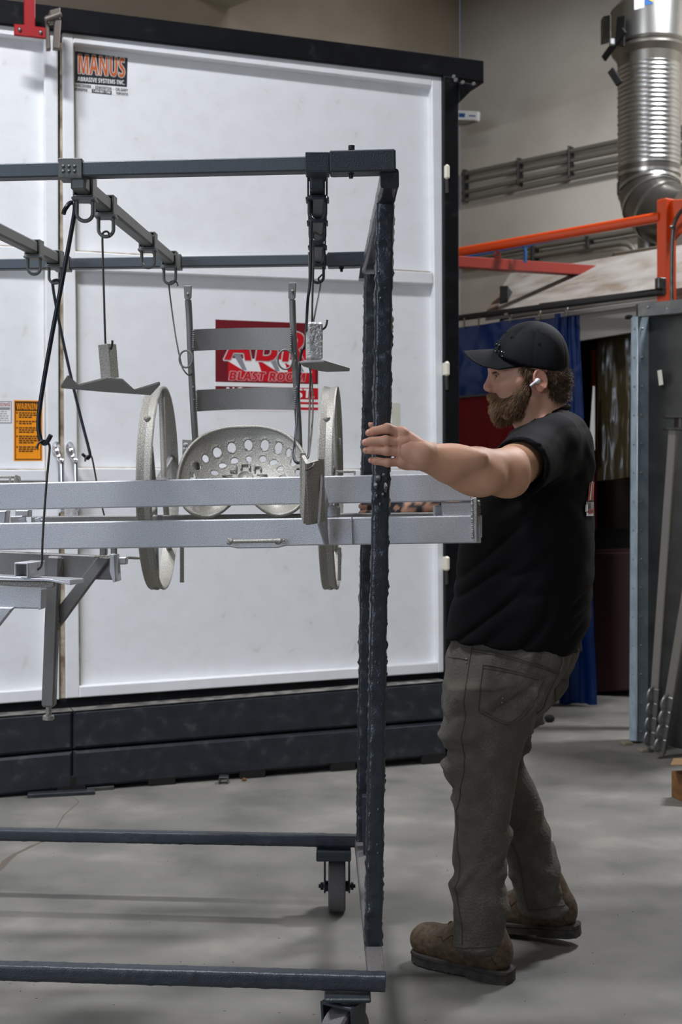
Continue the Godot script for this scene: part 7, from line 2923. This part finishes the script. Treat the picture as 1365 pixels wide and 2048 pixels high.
func cap(t: Node3D) -> void:
	var v := Vol.new(hp(965, 775) + Vector3(0, 0, -0.13), hp(1165, 625) + Vector3(0, 0, 0.13), 0.0042)
	v.ell(hp(1073, 724), Vector3(0.08, 0.108, 0.09), 0.02)
	v.ell(hp(1040, 728), Vector3(0.066, 0.1, 0.086), 0.04)
	v.ell(hp(1091, 730), Vector3(0.053, 0.09, 0.084), 0.035)
	v.ell(hp(1018, 728), Vector3(0.034, 0.055, 0.072), 0.035)
	# lower edge rises towards the front
	v.cut(hp(1080, 745.5), Vector3(-0.14, -1, 0).normalized(), 0.004)
	v.cut(hp(1020, 731), Vector3(-0.42, -1, 0).normalized(), 0.006)
	v.ell(hp(1072, 745), Vector3(0.075, 0.05, 0.074), 0.003, Basis.IDENTITY, true)
	var crown := hp(1084, 646)
	var nz := noisy(99, 5.0, 2)
	var bend := func(p: Vector3, _n: Vector3) -> float:
		# six panels meet at the button; a crease runs down from it on the near side
		var q := p - crown
		var a := atan2(q.z, q.x)
		var d := -0.0012 * exp(-pow(sin(a * 3.0 + 0.5) / 0.09, 2.0))
		var line := hp(1074, 655, 0).lerp(hp(1036, 700, 0.075), 0.5)
		var u := (p - hp(1073, 656, 0.02))
		var dir := (hp(1034, 702, 0.08) - hp(1073, 656, 0.02)).normalized()
		var tt := u.dot(dir)
		if p.z > -3.44 and tt > 0.0 and tt < 0.09:
			var off := (u - dir * tt)
			d -= 0.009 * exp(-pow(off.dot(Vector3(-0.75, -0.66, 0)) / 0.007, 2.0)) * sin(PI * tt / 0.09)
		return d + nz.get_noise_3dv(p) * 0.0015
	var mb := MB.new()
	v.emit(mb, bend)
	var o := part("cap", mb, M.cap, t)
	# curved brim
	mb = MB.new()
	var rows := []
	var nu := 12
	var nv := 18
	for i in nu + 1:
		var f := float(i) / nu
		var row := []
		for j in nv + 1:
			var s := -1.0 + 2.0 * j / nv
			var out := sqrt(maxf(1.0 - s * s * 0.98, 0.0))
			var rootx := lerpf(1020.0, 1052.0, s * s)
			var rooty := lerpf(697.0, 731.0, s * s)
			var tipx := lerpf(1020.0, 929.0, pow(out, 0.75))
			var p := hp(lerpf(rootx, minf(tipx, rootx), f), lerpf(rooty, 698.5 + 36.0 * pow(absf(s), 1.7) + 3.0 * f, f), s * lerpf(0.078, 0.083, f))
			row.append(p)
		rows.append(row)
	var th := Vector3(0, -0.0035, 0)
	for i in nu:
		for j in nv:
			var a: Vector3 = rows[i][j]
			var b: Vector3 = rows[i][j + 1]
			var c: Vector3 = rows[i + 1][j + 1]
			var d: Vector3 = rows[i + 1][j]
			mb.quad(a, b, c, d, Vector3.UP)
			mb.quad(a + th, b + th, c + th, d + th, Vector3.DOWN)
	var rim := []
	for j in nv + 1:
		rim.append(rows[nu][j] + th * 0.5)
	mb.tube(rim, 0.0022, 6)
	part("brim", mb, M.cap, o)
	mb = MB.new()
	mb.ball(crown + Vector3(0, -0.002, 0), Vector3(0.0085, 0.0045, 0.0085), 14)
	part("button", mb, M.cap, o)
	# raised glossy emblem on the front quarter
	var layers := []
	var dk := MB.new()
	var sv := MB.new()
	var place := func(u: float, w: float) -> Vector3:
		var hit := v.march(hp(u, w, 0.14), Vector3(0, 0, -1), 0.2)
		return hit + v.slope(hit) * 0.0015 if hit != Vector3.INF else hp(u, w, 0.05)
	for q in [[993, 690, 5, 7], [999, 694, 5, 8], [1004, 697, 4, 8], [1009, 699, 4, 8], [1013, 703, 3, 6], [997, 700, 3, 4]]:
		var p: Vector3 = place.call(q[0], q[1])
		dk.box(p, Vector3(q[2], q[3], 2.5) * 0.00135, Basis(Vector3.FORWARD, 0.35) * Basis(Vector3.UP, -0.5), 0.0008)
	for q in [[994, 688, 2], [999, 690, 1.5], [1003, 692, 2], [1008, 694, 2.2], [1013, 697, 2.5], [1017, 699, 1.5], [1013.5, 706, 3]]:
		sv.ball(place.call(q[0], q[1]) + Vector3(0, 0, 0.001), Vector3.ONE * q[2] * 0.0009, 8)
	layers.append([dk, M.black_shiny])
	layers.append([sv, M.chrome])
	print_part("emblem", layers, o, "small glossy black and silver emblem")
	for q in [[1025, 655], [1085, 684], [1115, 690], [1033, 668]]:
		mb = MB.new()
		mb.lathe(Transform3D(Basis(Vector3.RIGHT, PI / 2), place.call(q[0], q[1]) + Vector3(0, 0, -0.001)), [Vector2(0.0015, 0.0), Vector2(0.003, 0.001), Vector2(0.0042, 0.0)], 12)
		part("eyelet", mb, M.cap, o)
	M.erase("head_vol")
